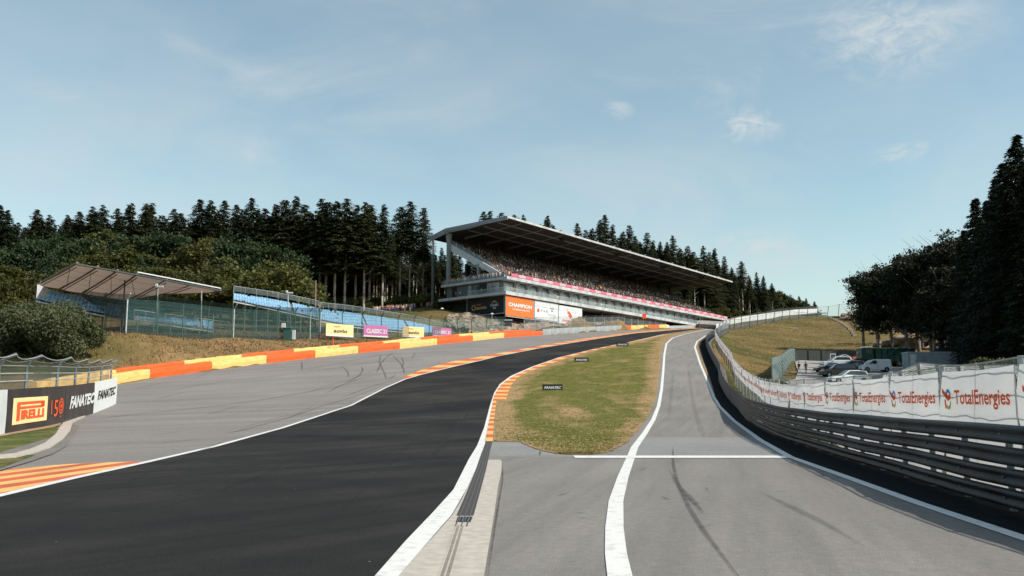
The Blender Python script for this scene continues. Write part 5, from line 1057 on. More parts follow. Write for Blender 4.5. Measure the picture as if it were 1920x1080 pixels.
# sponsor boards under the corner
def gboard(name_lab, a0, a1, b0, b1, z0, z1, mname, texts, hdr=0):
    A, B = G(a0, b0, 0), G(a1, b1, 0); d = (B - A); L_ = d.length; d.normalize(); nrm = Vector((d.y, -d.x, 0)); t = thing('sponsor_board', G(a0, b0, z0), name_lab, 'advertising board'); H_ = z1 - z0
    fn = lambda u, v, o=0.: A + d * u + Vector((0, 0, z0 + v)) + nrm * o
    mb = MB(); mb.hexa([fn(0, 0), fn(L_, 0), fn(L_, 0, -.2), fn(0, 0, -.2)], [fn(0, H_), fn(L_, H_), fn(L_, H_, -.2), fn(0, H_, -.2)]); mb.build('panel', mname, t)
    if hdr: mb = MB(); mb.hexa([fn(0, H_ * (1 - hdr), .03), fn(L_, H_ * (1 - hdr), .03), fn(L_, H_ * (1 - hdr), .005), fn(0, H_ * (1 - hdr), .005)], [fn(0, H_, .03), fn(L_, H_, .03), fn(L_, H_, .005), fn(0, H_, .005)]); mb.build('header', 'greyw', t)
    for s_t, cx, cy, size, wd, mm_, kw in texts: mb = MB(); put_text(mb, s_t, lambda a, b_: fn(L_ * cx + a, H_ * cy + b_, .05), 0, 0, H_ * size, width=(L_ * wd if wd else None), **kw); mb.build('lettering', mm_, t, fix=False)
    mb = MB()
    for u in (-.12, L_ + .12): mb.bar(fn(u, -.3, -.1), fn(u, H_ + .3, -.1), .12, 4)
    mb.bar(fn(-.12, -.2, -.1), fn(L_ + .12, -.2, -.1), .12, 4); mb.build('frame', 'greyl', t); return t, fn, L_, H_
gboard('orange sponsor board with white lettering under the grandstand corner', -.6, 11.3, -1.2, -1.2, 22.1, 26.9, 'boardorange', [('CHAMPION', .5, .58, .20, .86, 'whitep', dict(bold=.04)), ('LUBRICANTS', .53, .36, .085, .62, 'whitep', dict(bold=.02))])
t, fn, L_, H_ = gboard('white sponsor board with small dark lettering, between the orange board and the red falcon board', 11.9, 22.9, -1.2, -1.2, 22.2, 26.9, 'whitep', [('Bell Racing', .28, .70, .09, .44, 'greyw', {}), ('WALHALLA', .72, .32, .07, .36, 'grey', {}), ('F 6 8', .40, .48, .12, .30, 'grey', dict(bold=.03)), ('R R R', .74, .68, .08, .16, 'char', dict(bold=.04)), ('R R', .74, .55, .08, .10, 'char', dict(bold=.04))], .34)
mb = MB(); n = 12; mb.add([fn(L_ * .14 + math.cos(2 * math.pi * i / n) * .55, H_ * .48 + math.sin(2 * math.pi * i / n) * .5, .06) for i in range(n)], [tuple(range(n))]); mb.build('emblem', 'red', t, fix=False)
t, fn, L_, H_ = gboard('white sponsor board with red bird emblem and red lettering', 23.4, 35.3, -1.2, -1.2, 21.9, 26.7, 'whitep', [('CROWDSTRIKE', .53, .18, .12, .80, 'red', dict(bold=.04))], .30)
mb = MB(); mb.add([fn(L_ * a, H_ * b_, .06) for a, b_ in ((.28, .92), (.40, .72), (.48, .66), (.56, .48), (.50, .30), (.46, .42), (.38, .46), (.42, .56), (.33, .62), (.38, .68))], [(0, 1, 9), (9, 1, 2, 7), (7, 2, 3, 5), (5, 3, 4), (7, 8, 9), (6, 7, 5)]); mb.build('emblem', 'red', t, fix=False)
t, fn, L_, H_ = gboard('black sponsor board with gold ring and white lettering on the shaded end of the grandstand', .2, .2, 13.6, .4, 23.0, 27.0, 'black', [('rtbf', .33, .62, .10, .14, 'lgold', {}), ('auvio', .40, .42, .22, .30, 'lgold', dict(bold=.03)), ('CLASSIC', .76, .50, .13, .22, 'greyw', dict(bold=.04)), ('21', .76, .32, .13, .08, 'greyw', dict(bold=.04))])
mb = MB(); n = 16; mb.add([fn(L_ * .19 + math.cos(2 * math.pi * i / n) * .75, H_ * .45 + math.sin(2 * math.pi * i / n) * .75, .06) for i in range(n)] + [fn(L_ * .19 + math.cos(2 * math.pi * i / n) * .45, H_ * .45 + .05 + math.sin(2 * math.pi * i / n) * .5, .06) for i in range(n)], [(i, (i + 1) % n, n + (i + 1) % n, n + i) for i in range(n)]); mb.build('ring', 'lgold', t, fix=False)
mb = MB(); mb.add([fn(L_ * a, H_ * b_, .06) for a, b_ in ((.68, .62), (.76, .78), (.84, .62), (.82, .62), (.76, .73), (.70, .62))], [(0, 1, 4, 5), (1, 2, 3, 4)]); mb.build('chevron', 'greyw', t, fix=False)
# small orange box sign on the balcony
p = at(1208, 593, 268); t = thing('sign_box', p, 'bright red orange square sign below the grandstand balcony', 'sign'); mb = MB(); mb.box(p, (1.1, .3, 1.5)); mb.build('panel', 'red', t); mb = MB(); mb.bar(p - Vector((0, -.2, 3.5)), p - Vector((0, -.2, .7)), .08, 5); mb.build('post', 'darkpost', t)
p = ground_at(953, 213); p.z = at(953, 603, 212).z - 1.2; t = thing('cabin', p, 'small dark cabin with white roof beside the fence end below the sponsor boards', 'cabin'); mb = MB(); mb.box(p + Vector((0, 0, .2)), (1.7, 1.5, 2.6)); mb.build('wall', 'darkpost', t); mb = MB(); mb.box(p + Vector((0, 0, 1.6)), (2.0, 1.8, .2)); mb.build('roof', 'whitep', t)
# crowd on the tiers
P = []; H = []
for i in range(NT):
    b0, z0 = 1.2 + i * .86 + .5, 32.0 + i * .435
    for a in np.arange(2.6, GL - 2, .53):
        pr = .93 if i < 3 else .84
        if i > 19: pr = .55
        if a > 118 and i > 7 + (GL - a) * .3: pr = .10
        if (a % 19) < 1.3: pr *= .15
        if rng.random() < pr: q = G(a + rng.normal() * .06, b0 + rng.normal() * .06, z0); P.append(q[:]); H.append(1.30 + (.35 if rng.random() < .12 else 0) + rng.random() * .12)
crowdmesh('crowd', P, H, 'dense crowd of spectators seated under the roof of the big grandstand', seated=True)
P = []; H = []
for b_ in np.arange(-.6, 22.5, .42):
    for r_ in range(2 if b_ > 3 else 3):
        if rng.random() < .75: q = G(.05 + r_ * .5 + rng.random() * .2, b_ + rng.random() * .2, 31.56); P.append(q[:]); H.append(1.6 + rng.random() * .2)
crowdmesh('crowd', P, H, 'crowd of people standing along the railing of the upper end terrace')
gt_ = 'people on the grandstand balcony'; rr = random.Random(5); spots = [2.2, 3.1, 3.6, 9.5, 12, 12.8, 16, 18.6, 22, 24.5, 27.3, 28.6, 31, 33.3, 36, 38.5, 41, 44, 45, 48, 51, 54, 56, 60, 62, 66, 69, 72, 76, 79, 82, 88, 92, 97]
for k, a in enumerate(spots):
    c = TONE[rr.randrange(len(TONE))] if k not in (10, 11) else (.6, .05, .06)
    person(G(a, -.7 + rr.random() * .8, 27.76), rr.random() * 6.28, rr.choice((0, 3)), c, (.06, .06, .08), 'small figure standing on the lower balcony of the grandstand', gt_)
for b_ in (3, 5.2, 7.6, 15.6, 17.2): person(G(-.6, b_, 27.76), rr.random() * 6, 0, TONE[rr.randrange(len(TONE))], (.06, .06, .08), 'small figure standing on the shaded end balcony of the grandstand', 'people on the shaded end balcony')
# people behind the upper stand
g2 = 'people standing between the forest and the grandstand'; rr = random.Random(11)
for k in range(46):
    px = 698 + 80 * (k + rr.random() * .9) / 46; Y = 222 + rr.random() * 8; q = ground_at(px, Y); q.z = max(q.z, at(px, 584 - (px - 698) * .02, Y).z - .9); person(q, rr.random() * 6, rr.choice((0, 3)), rr.choice(TONE), rr.choice(((.06, .06, .08), (.3, .27, .22), (.06, .08, .15))), 'small figure in the group standing at the edge of the forest', g2)
for k in range(7):
    px = 788 + 26 * rr.random(); Y = 228 + rr.random() * 4; q = ground_at(px, Y); person(q, rr.random() * 6, 0, rr.choice(((.5, .05, .05), (.05, .05, .08), (.2, .2, .25))), (.05, .05, .06), 'small figure in the shade beside the left end of the grandstand', 'people beside the left end of the grandstand')
# marshals behind the far barrier
for px, lab in ((900, 'marshal in orange behind the orange end block, left one'), (1012, 'marshal in orange near the boards, right one')):
    b_ = BP(bx(px), 2.4); b_.z = hz(b_.x, b_.y); person(b_, 1., 0, (.8, .2, .04), (.8, .2, .04), lab)
# two walkers in the car park lane
def walker(px, py, Y, rz, pose, top, bottom, shorts, label, pack, shoes):
    q = at(px, py, Y); q.z = hz(q.x, q.y) + .14; o = person(q, rz, pose, top, bottom, label, None, shorts, shoes); 
    if pack:
        bm = bmesh.new(); bmesh.ops.create_cube(bm, size=1.); [setattr(v, 'co', Vector((v.co.x * .30, v.co.y * .16, v.co.z * .44))) for v in bm.verts]; bmesh.ops.bevel(bm, geom=bm.edges[:], offset=.06, segments=3, affect='EDGES'); me = bpy.data.meshes.new('backpack'); bm.to_mesh(me); bm.free(); b_ = link('backpack', me, 'black', None, None); b_.location = q + Matrix.Rotation(rz, 3, 'Z') @ Vector((0, -.20, 1.25)); b_.rotation_euler = (0, 0, rz); tag(b_, pack, 'backpack')
walker(1498.5, 703, 133, .2, 1, (.35, .05, .04), (.28, .33, .40), False, 'person in a dark red top and pale jeans walking away up the car park lane', 'black backpack on the left walker in the car park lane', (.6, .6, .6))
walker(1511.5, 703, 133, -.15, 2, (.015, .015, .018), (.18, .14, .14), True, 'person in a black t shirt and dark shorts walking away up the car park lane', None, (.3, .05, .04))
# ================================================================== BLUE BLEACHERS
def bleacher(label, front, back, nrow, seatm='blue', railtop=True, legs=True, seg=6):
    F_ = [at(*p) for p in front]; B_ = [at(*p) for p in back]; t = thing('bleacher', (F_[0] + B_[0]) / 2, label, 'grandstand')
    def path(P):
        S_ = [0]; 
        for a, b_ in zip(P[:-1], P[1:]): S_.append(S_[-1] + (b_ - a).length)
        return S_
    sF, sB = path(F_), path(B_)
    def ev(P, S_, u): u *= S_[-1]; i = min(len(S_) - 2, max(0, int(np.searchsorted(S_, u) - 1))); k = (u - S_[i]) / (S_[i + 1] - S_[i]); return P[i].lerp(P[i + 1], k)
    L_ = (sF[-1] + sB[-1]) / 2; n = int(L_ / .55)
    def Q(u, v): return ev(F_, sF, u).lerp(ev(B_, sB, u), v)
    for r in range(nrow):
        v0, v1 = r / nrow, (r + .62) / nrow; mb = MB()
        for i in range(n):
            if (i % 22) == 21 or random.random() < .02: continue
            u0, u1 = (i + .06) / n, (i + .94) / n; a, b_, c, d = Q(u0, v0), Q(u1, v0), Q(u1, v1), Q(u0, v1); up = Vector((0, 0, .06)); bk = Vector((0, 0, .20 + random.random() * .05)); a.z = b_.z = (a.z + b_.z) / 2; c.z = d.z = c.z * 0 + a.z + .05
            mb.add([a, b_, c, d, d + bk, c + bk, a - up * 2, b_ - up * 2], [(0, 1, 2, 3), (3, 2, 5, 4), (0, 6, 7, 1)])
        o = mb.build('seat_row', seatm, t, fix=False)
    # deck under the seats and toothed edge
    mb = MB(); mb.sheet([[Q(u, v) - Vector((0, 0, .35)) for v in np.linspace(0, 1, 5)] for u in np.linspace(0, 1, 20)]); mb.build('deck', 'terr', t, fix=False)
    mb = MB(); mb.sheet([[Q(u, 0) - Vector((0, 0, d)) for d in (.6, .42)] for u in np.linspace(0, 1, 24)]); mb.build('front_beam', 'steell', t, fix=False)
    ns = int(L_ / 2.2)
    for i in range(ns + 1):
        u = i / ns; p = Q(u, .0); q = Q(u, 1.); g1, g2_ = hz(p.x, p.y), hz(q.x, q.y)
        if legs:
            mb = MB(); mb.bar(Vector((p.x, p.y, min(g1, p.z - 1.) - .2)), p - Vector((0, 0, .4)), .05, 4); mb.bar(Vector((q.x, q.y, min(g2_, q.z - 1) - .2)), q - Vector((0, 0, .4)), .05, 4)
            mb.bar(Vector((p.x, p.y, min(g1, p.z - 1.))), q - Vector((0, 0, .5)), .035, 4); mb.bar(p - Vector((0, 0, .7)), q - Vector((0, 0, .6)), .06, 4); mb.build('scaffold_frame', 'steell', t)
        mb = MB(); mb.bar(p - Vector((0, 0, .4)), p + Vector((0, 0, .75)), .03, 4); mb.build('rail_post', 'steell', t)
        if railtop: mb = MB(); mb.bar(q, q + Vector((0, 0, 1.35)), .035, 4); mb.build('rail_post', 'steell', t)
    us = np.linspace(0, 1, 24)
    mb = MB(); mb.tube([Q(u, 0) + Vector((0, 0, .75)) for u in us], .03, 4); mb.build('front_rail', 'steell', t)
    if railtop:
        mb = MB(); mb.tube([Q(u, 1) + Vector((0, 0, 1.35)) for u in us], .045, 4); mb.build('back_rail', 'steell', t)
        mb = MB(); mb.sheet([[Q(u, 1) + Vector((0, 0, z)) for z in (.4, 1.33)] for u in us]); mb.build('back_mesh', 'mesh_grey', t, fix=False)
    for u in (0, 1): mb = MB(); mb.tube([Q(u, 0) + Vector((0, 0, .7)), Q(u, 1) + Vector((0, 0, 1.2))], .04, 4); mb.build('end_rail', 'steell', t)
    return t, Q
bleacher('long open bleacher with light blue seats in front of the forest, upper left part', [(438, 560, 150), (500, 573, 154), (560, 586, 158), (598, 594, 162)], [(438, 550, 158), (500, 558.5, 164), (560, 569, 170), (598, 577, 174)], 7)
bleacher('long open bleacher with light blue seats running down behind the advertising boards', [(600, 597, 163), (650, 607, 168), (700, 613.5, 174), (780, 620.5, 184), (850, 627, 193)], [(600, 579, 178), (650, 584, 184), (700, 591, 190), (780, 604, 199), (850, 621, 203)], 9)
b1, Q1 = bleacher('roofed bleacher with blue seats behind the green fence on the left bank', [(68, 558, 124), (150, 577, 126), (222, 591.5, 127), (325, 605, 128), (400, 615.5, 133)], [(76, 541, 136), (150, 553, 139), (234, 574, 140), (325, 590, 139), (400, 603, 142)], 7, railtop=False)
# shelter canopy over it
cn = thing('canopy', at(150, 520, 124), 'brown fabric canopy on a dark steel frame over the left bleacher', 'canopy')
fr1 = [(145, 493.5, 112), (184, 500, 114), (221, 507, 117), (258, 513.5, 120), (313, 523.8, 126), (360, 533, 131.5), (414, 543.5, 135)]
rr1 = [(68.5, 532.5, 138), (110, 541, 141), (152, 549, 144), (195, 556, 146), (237, 562.5, 148), (300, 551, 150), (412, 546, 152)]
Fr, Rr_ = [at(*p) for p in fr1], [at(*p) for p in rr1]
mb = MB(); rows_ = []
for i in range(len(Fr) - 1):
    for k in range(4):
        u = k / 4; a, b_ = Fr[i].lerp(Fr[i + 1], u), Rr_[i].lerp(Rr_[i + 1], u); sg = -.12 * math.sin(math.pi * u); rows_.append([a.lerp(b_, v) + Vector((0, 0, sg - .25 * math.sin(math.pi * v))) for v in np.linspace(0, 1, 7)])
rows_.append([Fr[-1].lerp(Rr_[-1], v) for v in np.linspace(0, 1, 7)]); mb.sheet(rows_); _bm((.17, .13, .105), (.27, .20, .16), 'canvas', False, .5); mb.build('fabric', 'canvas', cn, fix=False)
for a, b_ in zip(Fr, Rr_): mb = MB(); mb.bar(a + Vector((0, 0, .05)), b_ + Vector((0, 0, -.2)), .17, 5); mb.bar(a - Vector((0, 0, .5)), b_ - Vector((0, 0, .7)), .07, 4); mb.build('rafter', 'bark', cn)
for v in (0, .2, .4, .6, .8, 1): mb = MB(); mb.tube([a.lerp(b_, v) - Vector((0, 0, .15)) for a, b_ in zip(Fr, Rr_)], .06 if 0 < v < 1 else .14, 5); mb.build('purlin', 'bark' if v else 'darkpost', cn)
for i in range(4): mb = MB(); mb.bar(Fr[i].lerp(Rr_[i], .15) - Vector((0, 0, .3)), Fr[i + 1].lerp(Rr_[i + 1], .75) - Vector((0, 0, .3)), .04, 4); mb.build('brace', 'bark', cn)
mb = MB(); mb.tube([p + Vector((0, -.1, .22)) for p in Fr[3:]], .11, 5); mb.build('white_edge', 'whitep', cn)
for i in (0, 1, 2, 3, 4): 
    p = Rr_[i]; mb = MB(); mb.bar(Vector((p.x, p.y, hz(p.x, p.y) - .3)), p, .12, 6); mb.build('column', 'darkpost', cn)
for px, Y, yt in ((235, 125, 512), (296, 128, 522)): p = at(px, yt, Y); mb = MB(); mb.bar(Vector((p.x, p.y, hz(p.x, p.y) - .3)), p, .10, 6); mb.build('column', 'darkpost', cn)
mb = MB(); A = at(70, 533, 124); B = at(80, 540, 128); zb = at(70, 561, 124).z; mb.hexa([Vector((A.x, A.y, zb)), Vector((B.x + .6, B.y, zb)), Vector((B.x + .6, B.y + .3, zb)), Vector((A.x, A.y + .3, zb))], [A, Vector((B.x + .6, B.y, B.z)), Vector((B.x + .6, B.y + .3, B.z)), A + Vector((0, .3, 0))]); mb.build('end_sheet', 'whitep', cn)
# stair enclosure railings at the foot
st = thing('railing', at(340, 620, 124), 'pale metal handrail frames along the foot of the left bleacher', 'railing')
for x0, x1 in ((252, 273), (273, 292), (310, 330), (330, 347), (364, 380), (380, 398), (398, 413), (413, 431)):
    Y = 122 + (x0 - 250) * .05; yt0 = 581 + (x0 - 252) * .128; A, B = at(x0, yt0, Y), at(x1, yt0 + 2.6, Y + 1); C_, D_ = at(x1, yt0 + 26, Y + 1), at(x0, yt0 + 24, Y); mb = MB(); mb.tube([D_, A, B, C_], .05, 4); mb.tube([A.lerp(D_, .5), B.lerp(C_, .5)], .035, 4); mb.tube([A.lerp(D_, .75), B.lerp(C_, .75)], .035, 4); mb.build('frame', 'steell', st)
p = at(257, 596, 121.5); mb = MB(); mb.box(p, (.5, .06, .6)); mb.build('notice', 'whitep', st)
# ================================================================== TREES
def tris(C, Nn, size, r_):     # leaf triangles: centres, in-plane random
    n = len(C); a = r_.normal(size=(n, 3)); a /= np.linalg.norm(a, axis=1)[:, None]; b_ = r_.normal(size=(n, 3)); b_ -= (b_ * a).sum(1)[:, None] * a; b_ /= np.linalg.norm(b_, axis=1)[:, None]
    s = size * (.6 + .8 * r_.random((n, 1))); V = np.stack([C - a * s * .6, C + a * s * .5 + b_ * s * .2, C + b_ * s * .9, C - a * s * .2 + b_ * s * .5 * -1], 1); return V.reshape(-1, 3), np.arange(n * 4).reshape(-1, 4)[:, [0, 3, 1, 2]]
def trunkmesh(h, r0, seed, limbs=0, bare=.4, spread=3.):
    rd = random.Random(seed); mb = MB(); n = 7; P = [Vector((math.sin(i * 1.3 + seed) * .12 * i / n, math.cos(i * 1.7 + seed) * .12 * i / n, h * i / n)) for i in range(n + 1)]
    P[0].z = -1.2
    for i in range(n): mb.bar(P[i], P[i + 1], r0 * (1 - i / n * .85), 7, r0 * (1 - (i + 1) / n * .85))
    for k in range(limbs):
        z = h * (bare + (.9 - bare) * rd.random()); a = rd.random() * 6.28; l = spread * (.4 + .6 * rd.random()); p = Vector((0, 0, z)); q = p + Vector((math.cos(a) * l * .55, math.sin(a) * l * .55, l * .35)); e = q + Vector((math.cos(a + .4) * l * .45, math.sin(a + .4) * l * .45, l * .4)); r = r0 * (1 - z / h * .8) * .5
        mb.bar(p, q, r, 5, r * .6); mb.bar(q, e, r * .6, 4, r * .2)
    me = bpy.data.meshes.new('trunk'); me.from_pydata(mb.v, [], mb.f); me.polygons.foreach_set('use_smooth', [True] * len(mb.f)); return me
def sprucemesh(h, rad, bare, seed, step=.34, nb=8, per=9, size=.42):
    r_ = np.random.default_rng(seed); C = []; A = []
    Vs = []; z = h * bare
    lop = r_.random() * 6.28
    while z < h - .2:
        t = (z - h * bare) / (h * (1 - bare)); Rz = rad * (1 - t)**.72 * (.55 + .45 * min(1, t * 5 + .3)) + .12; Rz *= .8 + .4 * r_.random()
        k = max(4, int(nb * (.6 + .4 * (1 - t))))
        for i in range(k):
            if r_.random() < .10: continue
            a = r_.random() * 6.28; L_ = Rz * (.65 + .5 * r_.random()) * (1 + .15 * math.cos(a - lop)); m_ = max(2, int(per * L_ / rad + 1.5)); q = (np.arange(m_) + .6) / m_
            rr = q * L_; zz = z - .28 * rr - .04 * rr**2 + .10 * rr * q * 2; wd = (1 - q * .6) * .34 * L_**.5
            for s_ in (-1, 0, 1):
                off = s_ * wd * (.5 + .5 * r_.random(m_)); x = rr * math.cos(a) - off * math.sin(a); y = rr * math.sin(a) + off * math.cos(a); C.append(np.stack([x, y, zz - abs(s_) * .12 - r_.random(m_) * .18], 1))
                d = np.tile(np.array([math.cos(a + s_ * .7), math.sin(a + s_ * .7), -.45]), (m_, 1)); A.append(d)
        z += step * (.7 + .6 * r_.random())
    C = np.concatenate(C); A = np.concatenate(A); n = len(C); A = A + r_.normal(size=(n, 3)) * .25; A /= np.linalg.norm(A, axis=1)[:, None]
    sd = np.cross(A, np.array([0, 0, 1.])); sd += r_.normal(size=(n, 3)) * .35; sd /= np.linalg.norm(sd, axis=1)[:, None]; s = size * (.6 + .8 * r_.random((n, 1)))
    V = np.stack([C - sd * s * .32, C + A * s * 1.1, C + sd * s * .32, C - A * s * .25 + np.array([0, 0, -.1])], 1).reshape(-1, 3)
    # leader
    me = bpy.data.meshes.new('crown'); Fq = np.arange(n * 4).reshape(-1, 4)
    me.vertices.add(len(V)); me.vertices.foreach_set('co', V.astype(np.float32).ravel()); me.loops.add(Fq.size); me.loops.foreach_set('vertex_index', Fq.astype(np.int32).ravel()); me.polygons.add(len(Fq)); me.polygons.foreach_set('loop_start', (np.arange(len(Fq)) * 4).astype(np.int32)); me.update(calc_edges=True); return me
def leafymesh(h, rad, base, seed, n=5000, size=.32, lobes=16, flat=.9, sub=None):
    r_ = np.random.default_rng(seed); L = []
    for i in range(lobes):
        a = r_.random() * 6.28; t = r_.random(); rr = rad * .72 * math.sqrt(r_.random()); zc = base + (h - base) * (.12 + .66 * t); rr *= 1 - .5 * max(0, t - .3); L.append((rr * math.cos(a), rr * math.sin(a), zc, (.20 + .22 * r_.random()) * rad))
    L.append((0, 0, base + (h - base) * .80, rad * .30)); L = np.array(L); ns = sub or 190; w = L[:, 3]**2; pk = r_.choice(len(L), ns, p=w / w.sum()); d = r_.normal(size=(ns, 3)); d[:, 2] += .25; d /= np.linalg.norm(d, axis=1)[:, None]
    SC = L[pk, :3] + d * (L[pk, 3] * (.75 + .4 * r_.random(ns)))[:, None] * [1, 1, flat]; SR = rad * (.07 + .09 * r_.random(ns))
    pick = r_.integers(0, ns, n); C = SC[pick] + r_.normal(size=(n, 3)) * (SR[pick] * .75)[:, None] * [1.15, 1.15, .6]
    V, Fq = tris(C, None, size, r_); me = bpy.data.meshes.new('crown'); me.vertices.add(len(V)); me.vertices.foreach_set('co', V.astype(np.float32).ravel()); me.loops.add(Fq.size); me.loops.foreach_set('vertex_index', Fq.astype(np.int32).ravel()); me.polygons.add(len(Fq)); me.polygons.foreach_set('loop_start', (np.arange(len(Fq)) * 4).astype(np.int32)); me.update(calc_edges=True); return me
TREES = {}
def kind_(key, crown, trunk, cm, tm, H):
    crown.materials.append(M[cm]); trunk.materials.append(M[tm]); TREES[key] = (crown, trunk, H)
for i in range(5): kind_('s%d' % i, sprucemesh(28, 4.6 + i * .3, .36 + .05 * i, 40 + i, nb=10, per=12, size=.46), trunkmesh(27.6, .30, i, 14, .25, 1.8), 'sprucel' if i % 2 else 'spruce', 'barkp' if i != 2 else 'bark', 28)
for i in range(4): kind_('f%d' % i, sprucemesh(28, 5.4 + .4 * i, .06, 60 + i, nb=11, per=14, size=.46), trunkmesh(27.6, .32, i + 9), 'spruce', 'bark', 28)
for i in range(3): kind_('n%d' % i, sprucemesh(28, 6.6, .02, 80 + i, step=.28, nb=17, per=26, size=.36), trunkmesh(27.6, .35, i + 20), 'leafb', 'bark', 28)
for i in range(4): kind_('b%d' % i, leafymesh(14, 5.2, 2.2, 100 + i, 7000, .34, 18), trunkmesh(11, .28, i + 30, 9, .25, 4.), ['leafd', 'leafd', 'leafm', 'leafm'][i], 'bark', 14)
for i in range(2): kind_('l%d' % i, leafymesh(10, 5.0, .8, 120 + i, 7000, .32, 18), trunkmesh(7, .22, i + 40, 8, .2, 3.), 'leafl', 'bark', 10)
for i in range(3): kind_('r%d' % i, leafymesh(18, 5.8, 3.6, 140 + i, 11000, .27, 26, sub=170), trunkmesh(16, .38, i + 50, 16, .2, 5.), 'leafb', 'bark', 18)
kind_('u0', leafymesh(4, 2.6, .1, 160, 2600, .26, 10), trunkmesh(2.5, .08, 60, 5, .2, 1.2), 'leafm', 'bark', 4); kind_('u1', leafymesh(4, 2.6, .1, 161, 2600, .26, 10), trunkmesh(2.5, .08, 61, 5, .2, 1.2), 'leafl', 'bark', 4)
def tree(key, px, ytop, Y, name, label, group, wid=1., base=None, minh=3.):
    cr, tr, H = TREES[key]; g = ground_at(px, Y); top = at(px, ytop, Y).z; g.x = ray(px, ytop)[0] * Y; g.z = hz(g.x, Y) if base is None else base; sc = max(minh, top - g.z) / H
    t = empty(name, g, label, 'tree' if 'bush' not in name and 'shrub' not in name else 'bush', group); t.rotation_euler = (0, 0, random.random() * 6.28)
    sw = sc * wid * (.9 + random.random() * .2); t.scale = (sw, sw, sc)
    for nm, me in (('crown', cr), ('trunk', tr)): o = bpy.data.objects.new(nm, me); COL.objects.link(o); o.parent = t
    return t
rd = random.Random(3); used_w = {}
def where(px, yt=None):      # a place in words, never the same twice
    seg = [(-999, 'left of the picture edge'), (0, 'above the big bush'), (60, 'above the left end of the canopy'), (115, 'above the canopy peak'), (170, 'right of the canopy peak'), (225, 'above the middle of the canopy'), (285, 'above the white roof edge'), (345, 'above the canopy tip'), (400, 'just right of the canopy tip'), (435, 'above the left end of the blue bleacher'), (490, 'above the middle of the blue bleacher'), (540, 'next to the bare stemmed spruces'), (1590, 'at the left end over the parked cars'), (1632, 'over the white van'), (1660, 'over the lorry cab'), (1685, 'over the middle of the lorry'), (1708, 'over the container door'), (1740, 'over the middle of the container'), (1765, 'over the container vent'), (1800, 'right of the container'), (1845, 'over the chain link fence'), (1885, 'beside the tallest spruce'), (1918, 'outside the right edge')]
    w = [t for x, t in seg if px >= x][-1]; k = used_w.get(w, 0); used_w[w] = k + 1
    return (['', 'behind another, ', 'third one, ', 'fourth one, ', 'fifth one, '][min(k, 4)]) + w
TOPS = [(0, 382), (15, 391), (-25, 396), (50, 426), (70, 391), (94, 401), (112, 430), (150, 395), (175, 385), (194, 382), (221, 389), (247, 377), (275, 378), (286, 377), (304, 400), (327, 390), (340, 398), (375, 372), (395, 373), (408, 392), (422, 374), (444, 382), (458, 388), (472, 369), (484, 392), (497, 387), (517, 379), (535, 371), (556, 366), (572, 380), (584, 396), (604, 370), (615, 375), (632, 375), (651, 369), (670, 382), (686, 377), (696, 381), (720, 381), (752, 384), (770, 374), (795, 386)]
G1 = 'spruces along the top of the left forest'
for px, yt in TOPS:
    key = ('s%d' % rd.randrange(5)) if px > 520 else 'f%d' % rd.randrange(4)
    tree(key, px, yt, 232 + rd.random() * 14, 'spruce_tree', 'tall dark spruce in the front row of the left forest against the sky', G1, 1.05 if px > 700 else 1.25)['label'] = '%s dark spruce top from the left along the left forest skyline' % ORD[TOPS.index((px, yt))]
G2 = 'spruces filling the left forest behind the front row'
for k in range(85):
    px = -60 + 800 * (k + rd.random()) / 85; tree(rd.choice(['f0', 'f1', 'f2', 'f3'] if px < 560 else ['s0', 's1', 's3', 'f1', 'f2']), px, 398 + rd.random() * 34, 248 + rd.random() * 22, 'spruce_tree', 'dark spruce deeper inside the left forest', G2, 1.1)
for k in range(70):
    px = 540 + 420 * (k + rd.random()) / 70; tree('f%d' % rd.randrange(4), px, (430 if px < 690 else 480 if px < 800 else 500) + rd.random() * 24, 285 + rd.random() * 35, 'spruce_tree', 'dark spruce far inside the forest behind the bare stems', 'spruces far inside the forest', 1.2)
G3 = 'bare stemmed spruces between the left forest and the grandstand'
for k in range(30):
    px = 560 + 300 * (k + rd.random()) / 30; tree('s%d' % rd.randrange(5), px, (400 if px < 700 else 440 if px < 800 else 462) + rd.random() * 30, 262 + rd.random() * 30, 'spruce_tree', 'slender bare stemmed spruce in the gap between the left forest and the grandstand', G3)
for px, yt in ((813, 470), (828, 462), (846, 470), (862, 474), (880, 480), (806, 478)): tree('f%d' % rd.randrange(4), px, yt, 275 + rd.random() * 20, 'spruce_tree', 'smaller spruce seen past the end columns of the grandstand', 'spruces seen past the end of the grandstand')
def bY(px): return float(np.interp(px, [800, 940, 1100, 1237, 1430, 1530], [262, 280, 320, 366, 420, 450]))
T2 = [(907, 395), (919, 392), (940, 395), (964, 399), (982, 400), (1026, 402), (1036, 418), (1082, 417), (1098, 428), (1110, 425), (1124, 410), (1134, 401), (1149, 418), (1168, 431), (1179.5, 419), (1191, 441), (1213, 433), (1225, 448), (1237, 451), (1250, 452), (1261, 440), (1275, 462), (1289, 459), (1300, 470), (1318, 459), (1330, 470), (1340, 463), (1358, 478), (1372, 500), (1390, 488), (1404, 515), (1418, 509), (1431, 516), (1447, 530)]
for px, yt in T2: tree(rd.choice(['s0', 's1', 's3', 'f0', 'f1', 'f2'] if px > 1240 else ['f0', 'f1', 'f2', 'f3']), px, yt, bY(px) + rd.random() * 8, 'spruce_tree', '%s dark spruce top from the left behind the grandstand roof' % ORD[T2.index((px, yt))], 'spruces behind the roof of the grandstand', 1.0)
